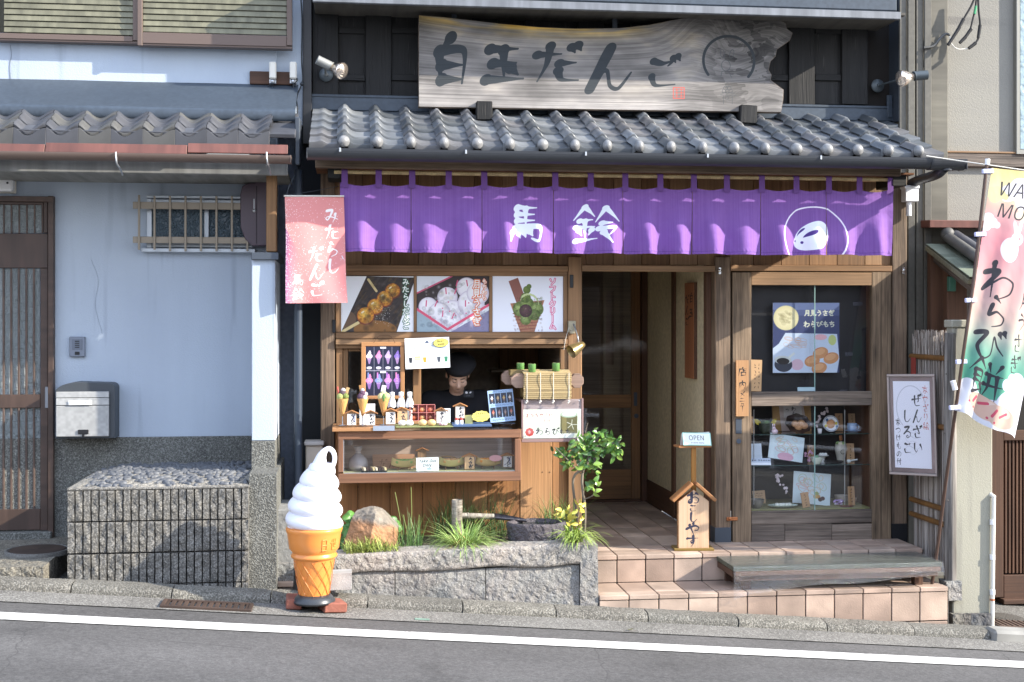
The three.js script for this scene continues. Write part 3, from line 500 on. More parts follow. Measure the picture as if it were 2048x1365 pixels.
  const cv = thing('manhole_cover', 'round brown iron cover set into the step before the house door', 'manhole cover', v3(mc.x, cy, 0.35));
  part('cover', lathe([[0.001, 0.012], [0.17, 0.012], [0.182, 0.006], [0.182, -0.02]]).translate(mc.x, cy, 0.35), M('#54443b', { map: 'blotch', rough: 0.7, metal: 0.3 }), cv);
  part('rim', lathe([[0.186, -0.02], [0.186, 0.01], [0.205, 0.01], [0.207, -0.02]]).translate(mc.x, cy, 0.35), m.concrete, cv);
}
// ribbed block wall with cobbles on its top
{
  const zf = 0.74, q = R(133, 978, 498, 1180, zf), rw = thing('block_wall', 'low grey wall of ribbed split-face blocks topped with pebbles, before the blue house', 'wall', v3(q.x, -0.1, zf - 0.5));
  const zb = ZL + 0.02, n = 23, w = q.w / n, top = Y(316, 976, zf);
  part('core', wb(q.l + 0.01, q.r - 0.003, road(q.x) - 0.1, top - 0.01, zb, zf - 0.035, 0.003), M('#6e6b66', { map: 'grit', rough: 0.95 }), rw);
  const hs = [0.195, 0.205, 0.2, 0.2], g3 = [0, 1, 2, 3, 4].map((k) => rough(0, 0, 0, w - 0.009, 0.191, 0.07, 90, 0.0045, 26, k * 13, 1.8));
  let y = top - 0.012;
  hs.forEach((h, r) => { for (let i = 0; i < n; i++) { const x = q.l + (i + 0.5) * w, yy = y - h / 2; if (yy + 0.09 < road(x) - 0.02) continue; piece('block_rib', g3[(i * 7 + r * 3) % 5], m.block, rw, v3(x, yy, zf - 0.035 + rr(-0.003, 0.003))); } y -= h; });
  part('coping', [wb(q.l, q.r, top - 0.012, top + 0.004, zb, zf, 0.004)], m.concrete, rw);
  const peb = []; const pg = new THREE.SphereGeometry(1, 8, 6);
  for (let i = 0; i < 520; i++) { const u = rnd(), v = rnd(), x = mix(q.l + 0.04, q.r - 0.03, u), z = mix(zb + 0.05, zf - 0.03, v); if (u * 0.9 + (1 - v) * 0.15 < 0.06) continue; const h = 0.04 * Math.min(1, (1 - v) * 3) * Math.min(1, u * 6); peb.push(pg.clone().scale(rr(0.02, 0.036), rr(0.012, 0.02), rr(0.014, 0.022)).rotateY(rr(0, 3)).translate(x, top + 0.006 + h, z)); }
  part('pebbles', peb, M('#7d8085', { map: 'blotch', rough: 0.6 }), rw, 'stuff');
  part('mortar_bed', uvs(gridGeo(40, 16, (u, v) => { const h = 0.04 * Math.min(1, v * 3) * Math.min(1, u * 6); return v3(mix(q.l + 0.01, q.r - 0.01, u), top + 0.004 + h, mix(zf - 0.01, zb, v)); })), M('#a8a49b', { map: 'grit', bump: 'lumps', scale: 0.01, rough: 0.95 }), rw);
}
const globalShelf = [];
// ---------------------------------------------------------------- the shop
const shop = thing('shop_building', 'wooden sweets shop with grey pantile eave roof and dark boarded upper wall', 'shop', v3(2, -0.1, 0));
const XE0 = X(1150, 0), XE1 = X(1430, 0), XS0 = X(641, 0), XS1 = X(1815, 0), ZB = -2.2;
{
  // posts
  part('post', fb(641, 345, 669, 1110, 0, 0.11, 0.006, 1), m.post[1], shop);
  part('post', fb(1136, 513, 1164, 1110, 0.002, 0.11, 0.006, 1), m.frame[0], shop);
  part('post', fb(1431, 513, 1462, 1106, 0.004, 0.12, 0.007, 1), m.post[0], shop);
  part('post', fb(1785, 348, 1815, 1096, 0.002, 0.12, 0.006, 1), m.post[1], shop);
  part('post_shoe', fb(1430, 1056, 1463, 1106, 0.008, 0.128, 0.003), m.steelDark, shop);
  part('post_shoe', fb(1784, 1048, 1816, 1095, 0.006, 0.128, 0.003), m.blackp, shop);
  // boards over the openings
  for (let k = 0; k < 20; k++) { const a = 669.5 + k * 55.85; if (a > 1780) break; part('frieze_board', fb(a, 349, Math.min(a + 55, 1785), 531, -0.03 + rr(-0.002, 0.002), 0.02, 0.003, 1), pick(m.frame), shop); }
  for (const [a, b] of [[669, 1136], [1164, 1431], [1462, 1785]]) part('lintel', fb(a, 531, b, 543, 0.012, 0.1, 0.004), pick(m.frame), shop);
  // eave: fascia, soffit, rafters' ceiling boards
  const zfa = 0.46, yf = Y(1215, 344, zfa);
  part('fascia', fb(630, 316, 1803, 344, zfa, 0.04, 0.005), m.fascia, shop);
  const n = 9; for (let k = 0; k < n; k++) part('soffit_board', wb(X(632, 0.2), X(1800, 0.2), yf + 0.012, yf + 0.026, -0.02 + k * 0.052, -0.02 + (k + 1) * 0.052 - 0.003, 0.002), m.soffit, shop);
  part('beam_end', fb(1786, 345, 1814, 372, 0.42, 0.3, 0.004), m.black[1], shop);
  part('beam_end', fb(655, 336, 682, 356, 0.4, 0.3, 0.004), m.black[1], shop);
  // the tiled roof
  const ze = 0.6, zt = -0.35, tp = Math.atan(0.404), ye = Y(1215, 298, ze), yt = ye + 0.404 * (ze - zt), slope = (ze - zt) / Math.cos(tp);
  const x0 = X(617, ze), x1 = X(1886, ze), ro = part('roof', spin(wb(x0 + 0.01, x1 - 0.05, -0.06, -0.03, 0, slope - 0.02, 0.004), tp, 0, 0).translate(0, yt, zt), m.kawaraOld[1], shop);
  const rolls = 19, b0 = X(688, ze), pitch = (X(1833, ze) - b0) / 18, rows = 5, len = slope / rows + 0.035;
  const prof = (u) => { // u across one tile: roll on its left, hollow on the right
    const a = u * pitch; return 0.035 * Math.exp(-Math.pow((a - 0.0) / 0.036, 2)) + 0.035 * Math.exp(-Math.pow((a - pitch) / 0.036, 2)) - 0.012 * Math.sin(PI * clamp((a - 0.03) / (pitch - 0.06))) + 0.0;
  };
  const TS = -0.2; // a tile's left edge lies left of its roll
  const yp = (a) => 0.042 * Math.exp(-Math.pow(a / 0.034, 2)) - 0.014 * Math.sin(PI * clamp((a - 0.02) / (pitch - 0.02)));
  const tileGeo = (L, drop, edge = 0) => { // closed shell: top, front lip, underside
    const a0 = edge < 0 ? X(618, 0.6) - X(688, 0.6) : -0.046, a1 = edge < 0 ? -0.03 : pitch - 0.026, nu = 18, th = 0.024;
    const f = edge < 0 ? (a) => -0.014 * Math.sin(PI * clamp((a + pitch - 0.02) / (pitch - 0.02))) + 0.03 * Math.exp(-Math.pow((a + pitch - 0.07) / 0.03, 2)) * 0.6 : yp;
    const rowsP = [[0, 0, 0], [0, L - 0.012, 0.024], [-0.003, L - 0.003, 0.024], [-0.01, L, 0.024], [-th - drop, L, 0.024], [-th - drop, L - 0.016, 0.024], [-th, L - 0.02, 0.024], [-th, 0, 0]];
    const g = gridGeo(nu, rowsP.length - 1, (u, v) => { const a = mix(a0, a1, u), [dy, z, up] = rowsP[Math.round(v * (rowsP.length - 1))]; return v3(a, f(a) + dy + up, z); });
    const r = uvs(g, 0, rr(0, 3), rr(0, 3)); r.computeVertexNormals(); return toCreasedNormals(r, 0.75);
  };
  const gTile = [tileGeo(len, 0), tileGeo(len, 0)], gEave = tileGeo(len, 0.035), gEdge = tileGeo(len, 0, -1), gEdgeE = tileGeo(len, 0.035, -1), gBall = new THREE.SphereGeometry(0.04, 20, 14);
  const ballM = M('#a9a9a8', { map: 'blotch', rough: 0.4 });
  const rowPos = (r) => { const d = r * slope / rows - 0.015; return [yt - d * Math.sin(tp), zt + d * Math.cos(tp)]; };
  for (let r = 0; r < rows; r++) {
    const [y, z] = rowPos(r), last = r === rows - 1;
    piece('roof_tile', last ? gEdgeE : gEdge, pick(m.kawara), ro, v3(b0, y, z), [tp, 0, 0]);
    for (let i = 0; i < rolls; i++) {
      piece('roof_tile', last ? gEave : pick(gTile), pick(m.kawara), ro, v3(b0 + i * pitch + rr(-0.002, 0.002), y + rr(-0.0015, 0.0015), z + rr(-0.003, 0.003)), [tp + rr(-0.006, 0.006), rr(-0.006, 0.006), rr(-0.008, 0.008)]);
      if (last) piece('tile_ball', gBall, ballM, ro, v3(b0 + i * pitch, y - (len - 0.0) * Math.sin(tp) + 0.024, z + len * Math.cos(tp) + 0.022), [0, rr(0, 3), 0], [1, 1, 0.8]);
    }
  }
  // gutter with hangers and its pipe
  const zg = 0.68, gy = Y(1215, 305, zg + 0.07), gsh = new THREE.Shape();
  gsh.moveTo(-0.07, 0.0); gsh.quadraticCurveTo(-0.066, -0.068, 0, -0.072); gsh.quadraticCurveTo(0.066, -0.068, 0.07, 0); gsh.lineTo(0.066, 0.006); gsh.lineTo(0.064, 0); gsh.quadraticCurveTo(0.06, -0.062, 0, -0.066); gsh.quadraticCurveTo(-0.06, -0.062, -0.064, 0);
  const gx0 = X(614, zg), gx1 = X(1862, zg), gxr = X(1926, zg);
  const ext = (a, b) => uvs(new THREE.ExtrudeGeometry(gsh, { depth: b - a, bevelEnabled: false, curveSegments: 8 }).rotateY(PI / 2).translate(a, gy, zg));
  const gu = part('gutter', [ext(gx0, gx1), cb(gx0, gy - 0.034, zg, 0.006, 0.066, 0.13, 0.002)], m.gutter, shop);
  part('gutter_end', [ext(gx1 - 0.02, gxr).translate(0, -0.006, 0.002), cb(gxr, gy - 0.04, zg, 0.006, 0.066, 0.136, 0.002)], m.gutter, gu);
  for (const px of [680, 930, 1168, 1410, 1635]) part('hanger', [cb(X(px, zg), gy - 0.002, zg, 0.012, 0.008, 0.15, 0.002), cb(X(px, zg), gy - 0.012, zg + 0.074, 0.012, 0.026, 0.006, 0.002)], m.zinc, gu);
  part('downpipe', [tube([at(1890, 335, 0.68), at(1880, 345, 0.62), at(1835, 362, 0.1), at(1822, 368, 0.03)], 0.036, 24, 12), rod(at(1893, 318, 0.68), at(1893, 342, 0.68), 0.045)], m.gutter, gu);
  part('rain_hopper', [fb(1812, 375, 1838, 403, 0.08, 0.1, 0.004), fb(1810, 371, 1840, 377, 0.085, 0.11, 0.003), rod(at(1818, 403, 0.04), at(1818, 432, 0.04), 0.02)], m.white, shop);
  // upper wall of overlapping dark boards
  const zu = -0.36, yb = (py, z) => Y(1215, py, z);
  part('upper_backing', wb(X(622, zu), X(1795, zu), yb(232, zu), yb(-90, zu), zu - 0.2, zu - 0.06, 0.002), m.dark, shop);
  const cell = 106.3;
  for (let k = 0; k < 11; k++) { const a = 624.5 + k * cell + (k > 6 ? -3 : 0); part('wall_plank', fb(a, 10, a + 52, 209, zu, 0.024, 0.004, 1), pick(m.black), shop); if (k < 10) part('wall_plank', fb(a + 47, 10, a + 112, 209, zu - 0.034, 0.02, 0.003, 1), pick(m.black), shop); }
  for (const py of [62, 156]) for (let k = 0; k < 10; k++) { const a = 677.5 + k * cell + (k > 6 ? -3 : 0); part('rail', fb(a, py - 7, a + 52, py + 5, zu - 0.012, 0.022, 0.002), m.black[1], shop); }
  part('flashing', [wb(X(622, zu), X(1786, zu), yb(232, zu), yb(203, zu), zu - 0.04, zu + 0.02, 0.004), fb(622, 200, 1786, 205, zu + 0.028, 0.06, 0.002), fb(1776, 190, 1786, 236, zu + 0.03, 0.03, 0.004)], m.steel, shop);
  part('corner_board', wb(X(1785, zu), X(1795, zu), yb(236, zu), yb(-90, zu), zu - 0.1, zu + 0.12, 0.003), m.steelDark, shop);
  part('corner_board', wb(X(606, zu), X(623.5, zu), yb(300, zu), yb(-90, zu), zu - 0.3, zu + 0.06, 0.003), m.blackp, shop);
  const z0 = 0.14;
  part('upper_eave', [fb(625, -70, 1795, 5, z0, 0.48, 0.01)], m.steel, shop);
  part('upper_eave_lip', [fb(625, 5.5, 1803, 21, z0 + 0.02, 0.04, 0.004)], M('#8f9296', { map: 'streak', rough: 0.45, metal: 0.4 }), shop);
  part('upper_soffit', wb(X(627, 0), X(1798, 0), yb(5, z0) - 0.024, yb(5, z0) - 0.003, zu - 0.04, z0 - 0.022, 0.003), M('#6b665d', { map: 'streak' }), shop);
  for (const px of [908, 1230, 1478]) part('bracket', [fb(px - 5, 12, px + 5, 66, -0.24, 0.02, 0.003), fb(px - 7, 12, px + 9, 20, -0.2, 0.1, 0.003)], m.steelDark, shop);
  // neighbour-side cladding
  const zs = -0.12; part('side_cladding', wb(X(1815, zs), X(1900, zs), -0.6, yb(-90, zs), zs - 0.3, zs - 0.03, 0.004), M('#777264', { map: 'streak', rough: 0.6 }), shop);
  for (let k = 0; k < 4; k++) part('cladding_sheet', fb(1800 + k * 16.5, -60, 1814.5 + k * 16.5, 1140, zs - 0.01 + (k % 2) * 0.02, 0.02, 0.008, 1), M(['#6f6b61', '#66635a'][k % 2], { map: 'wall', rough: 0.55 }), shop);
  // serving window and its picture panels
  part('window_frame', [fb(671, 543, 1135, 552, -0.005, 0.07, 0.003), fb(671, 665, 1135, 678, 0.0, 0.08, 0.003), fb(827.5, 552.5, 833, 664.5, -0.006, 0.06, 0.003), fb(978.5, 552.5, 984.5, 664.5, -0.006, 0.06, 0.003), fb(671, 552.5, 681.5, 664.5, -0.006, 0.06, 0.003), fb(1127, 552.5, 1135, 664.5, -0.006, 0.06, 0.003)], m.frame[0], shop);
  part('window_rail', fb(671, 679, 1135, 689.5, 0.025, 0.1, 0.003), m.frame[2], shop);
  part('window_frame', [fb(671, 690, 1135, 697, 0.0, 0.08, 0.002), fb(672, 697.5, 685, 857, -0.02, 0.06, 0.003), fb(1121, 697.5, 1135, 880, -0.01, 0.06, 0.003)], m.frame[1], shop);
  const sw = part('sliding_window', [fb(685.5, 698, 696, 855, -0.035, 0.03, 0.003), fb(826, 698, 842, 855, -0.035, 0.03, 0.003), fb(696.5, 698, 825.5, 703, -0.036, 0.028, 0.002), fb(696.5, 838, 825.5, 855, -0.036, 0.028, 0.002)], m.doorwood[0], shop);
  part('pane', fb(696, 703, 826, 838, -0.05, 0.004, 0.0005), m.glass, sw);
  // planks below the counter
  for (let k = 0; k < 8; k++) { const a = 669.5 + k * 65 - 19, l = Math.max(a, 669.5); part('wall_board', fb(l, 858, Math.min(a + 64.2, 1135.5), 1112, -0.028 + rr(-0.002, 0.002), 0.024, 0.003, 1), pick(m.cedar), shop); }
  for (const [x, y] of [[1085, 945], [1100, 945], [716, 975], [780, 975], [845, 975]]) part('nail', [ball(X(x, -0.02), Y(x, y, -0.02), -0.026, 0.004)], m.blackp, shop);
  for (const [x, y] of [[1140, 550], [664, 640]]) part('hinge', [fb(x, y, x + 7, y + 26, 0.012, 0.014, 0.003)], m.blackp, shop);
  for (const [x, y] of [[1440, 541], [1808, 541]]) part('hook', [ball(X(x, 0.03), Y(x, y, 0.03), 0.02, 0.012), fb(x - 2, y - 6, x + 3, y + 8, 0.016, 0.012, 0.002)], m.chrome, shop);
  // inside the kitchen
  const wl = M('#8a7a68', { map: 'wood', rough: 0.9 }), pl = M('#8a7a66', { rough: 0.9 });
  part('room_wall', [wb(XS0 + 0.02, XE0, -0.1, 2.6, -3.2, -3.1, 0.002), wb(XS0 + 0.005, XS0 + 0.05, -0.1, 2.6, -3.1, -0.12, 0.002), wb(XE0 - 0.06, XE0, -0.1, 2.6, -3.1, -0.12, 0.002)], wl, shop);
  part('kitchen_partition', wb(X(1000, -1.4), XE0 - 0.061, -0.1, 2.6, -1.5, -1.4, 0.003), M('#b98e60', { map: 'wood' }), shop);
  part('alley_panel', wb(X(596, -0.4), XS0 - 0.002, -0.3, Y(620, 240, -0.4), -0.5, -0.38, 0.003), M('#23272d', { rough: 0.8 }), shop);
  part('room_ceiling', wb(XS0 + 0.02, XS1, 2.3, 2.36, -3.1, -0.06, 0.002), wl, shop);
  part('kitchen_wall', wb(XS0 + 0.051, XE0 - 0.061, -0.03, 2.3, -1.75, -1.7, 0.003), M('#c6b8a4', { map: 'wall', rough: 0.9 }), shop);
  part('room_floor', wb(XS0 + 0.02, XE0 - 0.061, -0.1, -0.03, -3.1, -0.06, 0.002), m.dark, shop);
  part('kitchen_counter', wb(XS0 + 0.06, XE0 - 0.07, Y(900, 862, -0.1) - 0.04, Y(900, 862, -0.1), -0.4, -0.07, 0.004), M('#6b5a48', { map: 'wood' }), shop);
  part('shelf', wb(X(985, -1.0), X(1040, -1.0), 1.2, 1.22, -1.39, -1.1, 0.003), pl, shop);
  for (const y of [1.35, 0.95]) part('shelf', wb(X(690, -2.4), X(900, -2.4), y, y + 0.03, -3.09, -2.8, 0.003), pl, shop);
  part('upper_floor', wb(XS0, XS1, 2.36, 5.4, -3.6, -0.62, 0.002), m.dark, shop);
  // entrance passage
  const yfl = 0;
  part('passage_wall', wb(XE1, XE1 + 0.06, 0.0, 2.3, ZB, -0.125, 0.002), m.plaster, shop);
  part('passage_wall', wb(XE0, XE0 + 0.012, 0.0, 2.3, ZB, -0.125, 0.002), m.plaster, shop);
  part('passage_post', wb(XE1 - 0.02, XE1 + 0.05, 0.0, 2.3, -1.22, -1.13, 0.004), m.darkwood[0], shop);
  part('passage_post', wb(XE1 - 0.03, XE1 + 0.05, 0.0, 2.3, -0.2, -0.121, 0.004), m.darkwood[0], shop);
  part('dado', [wb(XE1 - 0.012, XE1, 0.0, 0.2, -1.128, -0.201, 0.003), wb(XE1 - 0.012, XE1, 0.0, 0.2, ZB + 0.06, -1.222, 0.003)], m.darkwood[0], shop);
  const bd = part('passage_door', [wb(XE1 - 0.14, XE1 - 0.06, 0.02, 2.25, ZB - 0.02, ZB + 0.02, 0.004), wb(XE0 - 0.2, XE1 - 0.141, Y(1220, 816, ZB), Y(1220, 790, ZB), ZB - 0.018, ZB + 0.016, 0.004), wb(XE0 - 0.2, XE1 - 0.141, 0.02, Y(1220, 940, ZB), ZB - 0.018, ZB + 0.014, 0.004), wb(XE0 - 0.2, XE1 - 0.141, 2.12, 2.25, ZB - 0.018, ZB + 0.014, 0.004)], m.doorwood[1], shop);
  part('door_frame', [wb(XE1 - 0.055, XE1 - 0.001, 0.0, 2.3, ZB - 0.05, ZB + 0.055, 0.004), wb(XE0, XE1 - 0.06, -0.002, 0.018, ZB - 0.05, ZB + 0.05, 0.003)], m.darkwood[1], shop);
  part('pane', [wb(XE0 - 0.2, XE1 - 0.13, 0.1, 2.14, ZB - 0.004, ZB, 0.0005)], m.glass, bd);
  part('handle', [wb(XE1 - 0.12, XE1 - 0.09, Y(1275, 812, ZB), Y(1275, 785, ZB), ZB + 0.02, ZB + 0.026, 0.003), rod(v3(XE1 - 0.1, Y(1272, 832, ZB), ZB + 0.02), v3(XE1 - 0.1, Y(1272, 832, ZB), ZB + 0.04), 0.02)], m.steelDark, bd);
  part('room_wall', [wb(XE0 - 0.3, XE1 + 2, -0.1, 2.36, -4.6, -4.5, 0.002), wb(XE0 - 0.3, XE0 - 0.25, -0.1, 2.36, -4.5, ZB - 0.06, 0.002)], wl, shop);
  part('room_wall', wb(XE1 + 0.001, XE1 + 2, -0.1, 2.36, ZB - 0.05, ZB - 0.03, 0.002), wl, shop);
  part('room_ceiling', wb(XE0 - 0.3, XE1 + 2, 2.3, 2.36, -4.5, -3.11, 0.002), wl, shop);
  // show window: a case behind a glazed frame
  const zd = 0.012, sd = part('show_window', [fb(1466, 545, 1503, 1097, zd, 0.05, 0.003, 1), fb(1745, 545, 1783, 1092, zd, 0.05, 0.003, 1)], M('#a38e74', { map: 'old', bump: 'old', scale: 0.002 }), shop);
  part('frame_rail', fb(1503.5, 545, 1744.5, 571, zd - 0.002, 0.046, 0.003), m.frame[2], sd);
  part('frame_rail', fb(1503.5, 784, 1744.5, 812, zd - 0.002, 0.046, 0.003), m.grey[2], sd);
  part('frame_rail', fb(1503.5, 1022, 1744.5, 1048, zd - 0.002, 0.046, 0.003), m.grey[0], sd);
  for (const [a, b, c, d] of [[1503.5, 1048.5, 1570, 1094], [1570.6, 1048.5, 1664, 1094], [1664.6, 1048.5, 1744.5, 1094]]) part('frame_panel', fb(a, b, c, d, zd - 0.006, 0.04, 0.003, 0), pick(m.grey), sd);
  for (const [y0, y1] of [[571.5, 783.5], [812.5, 1021.5]]) { part('pane', fb(1503.5, y0, 1630, y1, zd - 0.022, 0.004, 0.0005), m.glass, sd); part('pane', fb(1619, y0, 1744.5, y1, zd - 0.034, 0.004, 0.0005), m.glass, sd); }
  part('pane_edge', [fb(1629.6, 571.5, 1631, 783.5, zd - 0.018, 0.007, 0.0005), fb(1629.6, 812.5, 1631, 1021.5, zd - 0.018, 0.007, 0.0005)], M('#8fb0a8', { rough: 0.2 }), sd);
  part('pane_grip', [fb(1596, 775, 1631, 783, zd - 0.012, 0.008, 0.001)], M('#9fb6bd', { rough: 0.2 }), sd);
  part('door_lock', [fb(1472, 838, 1484, 868, zd + 0.006, 0.008, 0.002), rod(at(1478, 883, zd), at(1478, 883, zd + 0.02), 0.018)], m.steelDark, sd);
  part('door_catch', [fb(1454, 1035, 1476, 1042, zd + 0.012, 0.012, 0.003), ball(X(1460, 0.03), Y(1460, 1038, 0.03), 0.025, 0.012)], M('#b9764a', { rough: 0.4, metal: 0.5 }), sd);
  const a = X(1500, 0), b = X(1748, 0), yk = Y(1625, 1019, -0.02);
  part('case_back', [wb(a, b, yk, Y(1625, 812, 0), -0.6, -0.58, 0.002), wb(a - 0.02, a, yk - 0.06, 1.95, -0.58, -0.04, 0.002), wb(a, b, Y(1625, 571, -0.1) - 0.8, 1.95, -0.16, -0.14, 0.002), wb(a, b, Y(1625, 800, 0) - 0.01, Y(1625, 800, 0) + 0.01, -0.58, -0.04, 0.002), wb(a - 0.02, b + 0.02, 1.951, 1.97, -0.6, -0.04, 0.002)], m.night, sd);
  part('case_side', wb(b, b + 0.02, yk - 0.06, 1.95, -0.6, -0.04, 0.002), m.darkwood[0], sd);
  part('case_floor', wb(a, b, yk - 0.03, yk, -0.578, -0.035, 0.002), M('#8f8c5c', { map: 'weave', rough: 0.9 }), sd);
  const se = [868, 930].map((p) => Y(1625, p, -0.06));
  for (const s of se) part('glass_shelf', wb(a + 0.005, b - 0.005, s - 0.006, s, -0.5, -0.055, 0.001), m.glass, sd);
  part('shelf_edge', se.map((s) => wb(a + 0.005, b - 0.005, s - 0.0055, s - 0.0005, -0.0545, -0.053, 0.0003)), M('#39504c', { rough: 0.2 }), sd);
  part('shelf_chain', [1508, 1690].map((p) => rod(at(p, 820, -0.07), at(p, 1010, -0.07), 0.003)), m.zinc, sd);
  globalShelf.push(se[0], se[1], yk);
}
// the tiled landing and steps
{
  const zf = 0.42, zl = 0.82, yl = -0.19, st = new THREE.Group(); st.name = 'steps'; st.userData.kind = 'structure'; scene.add(st);
  const xa = X(1197, 0.8), xb = X(1901, zl), xw = 0.2006, g = 0.0075;
  part('bed', [wb(XE0 + 0.01, xb, -0.9, -0.012, -0.7, zf - 0.012, 0.002), wb(xa - 0.1, xb - 0.004, -0.9, yl - 0.012, zf - 0.013, zl - 0.012, 0.002), wb(XE0 + 0.01, XE1, -0.3, -0.012, ZB - 0.1, -0.701, 0.002)], m.grout, st);
  const tl = (x0, x1, y0, y1, z0, z1) => { if (x1 - x0 > 0.02) part('tile', wb(x0 + g / 2, x1 - g / 2, y0, y1, z0, z1, 0.003), pick(m.tile), st); };
  // landing, in courses going back; nosing course has a rounded front
  for (let x = X(1291, zf) - 6 * xw; x < xb; x += xw) {
    const l = Math.max(x, XE0 + 0.012), r = Math.min(x + xw, xb);
    if (r - l < 0.02) continue;
    tl(l, r, -0.03, 0, zf - 0.1 + g / 2, zf + 0.008);
    tl(l, r, yl + 0.002, -0.034, zf - 0.012, zf);
    const deep = r < XE1 ? [0.22, 0.07, -0.33, -0.73, -1.13, -1.53, -1.93, ZB + 0.052] : [0.22, 0.07, -0.03];
    let z = zf - 0.1; for (const d of deep) { if (d < z) tl(l, Math.min(r, l < XE1 && z < 0 ? XE1 - 0.014 : r), -0.03, 0, d + g / 2, z - g / 2); z = Math.min(z, d); }
  }
  for (let x = X(1258, zl) - 5 * xw; x < xb; x += xw) {
    const l = Math.max(x, xa), r = Math.min(x + xw, xb);
    if (r - l < 0.02) continue;
    tl(l, r, yl - 0.028, yl, zf + 0.002, zl - 0.1 - g / 2); tl(l, r, yl - 0.03, yl, zl - 0.1 + g / 2, zl + 0.006);
    for (let k = 0; k < 3; k++) { const t = yl - 0.034 - k * xw; if (t > road((l + r) / 2) - 0.02) tl(l, r, t - xw + g, t, zl - 0.012, zl); }
  }
}
const globalCone = [];
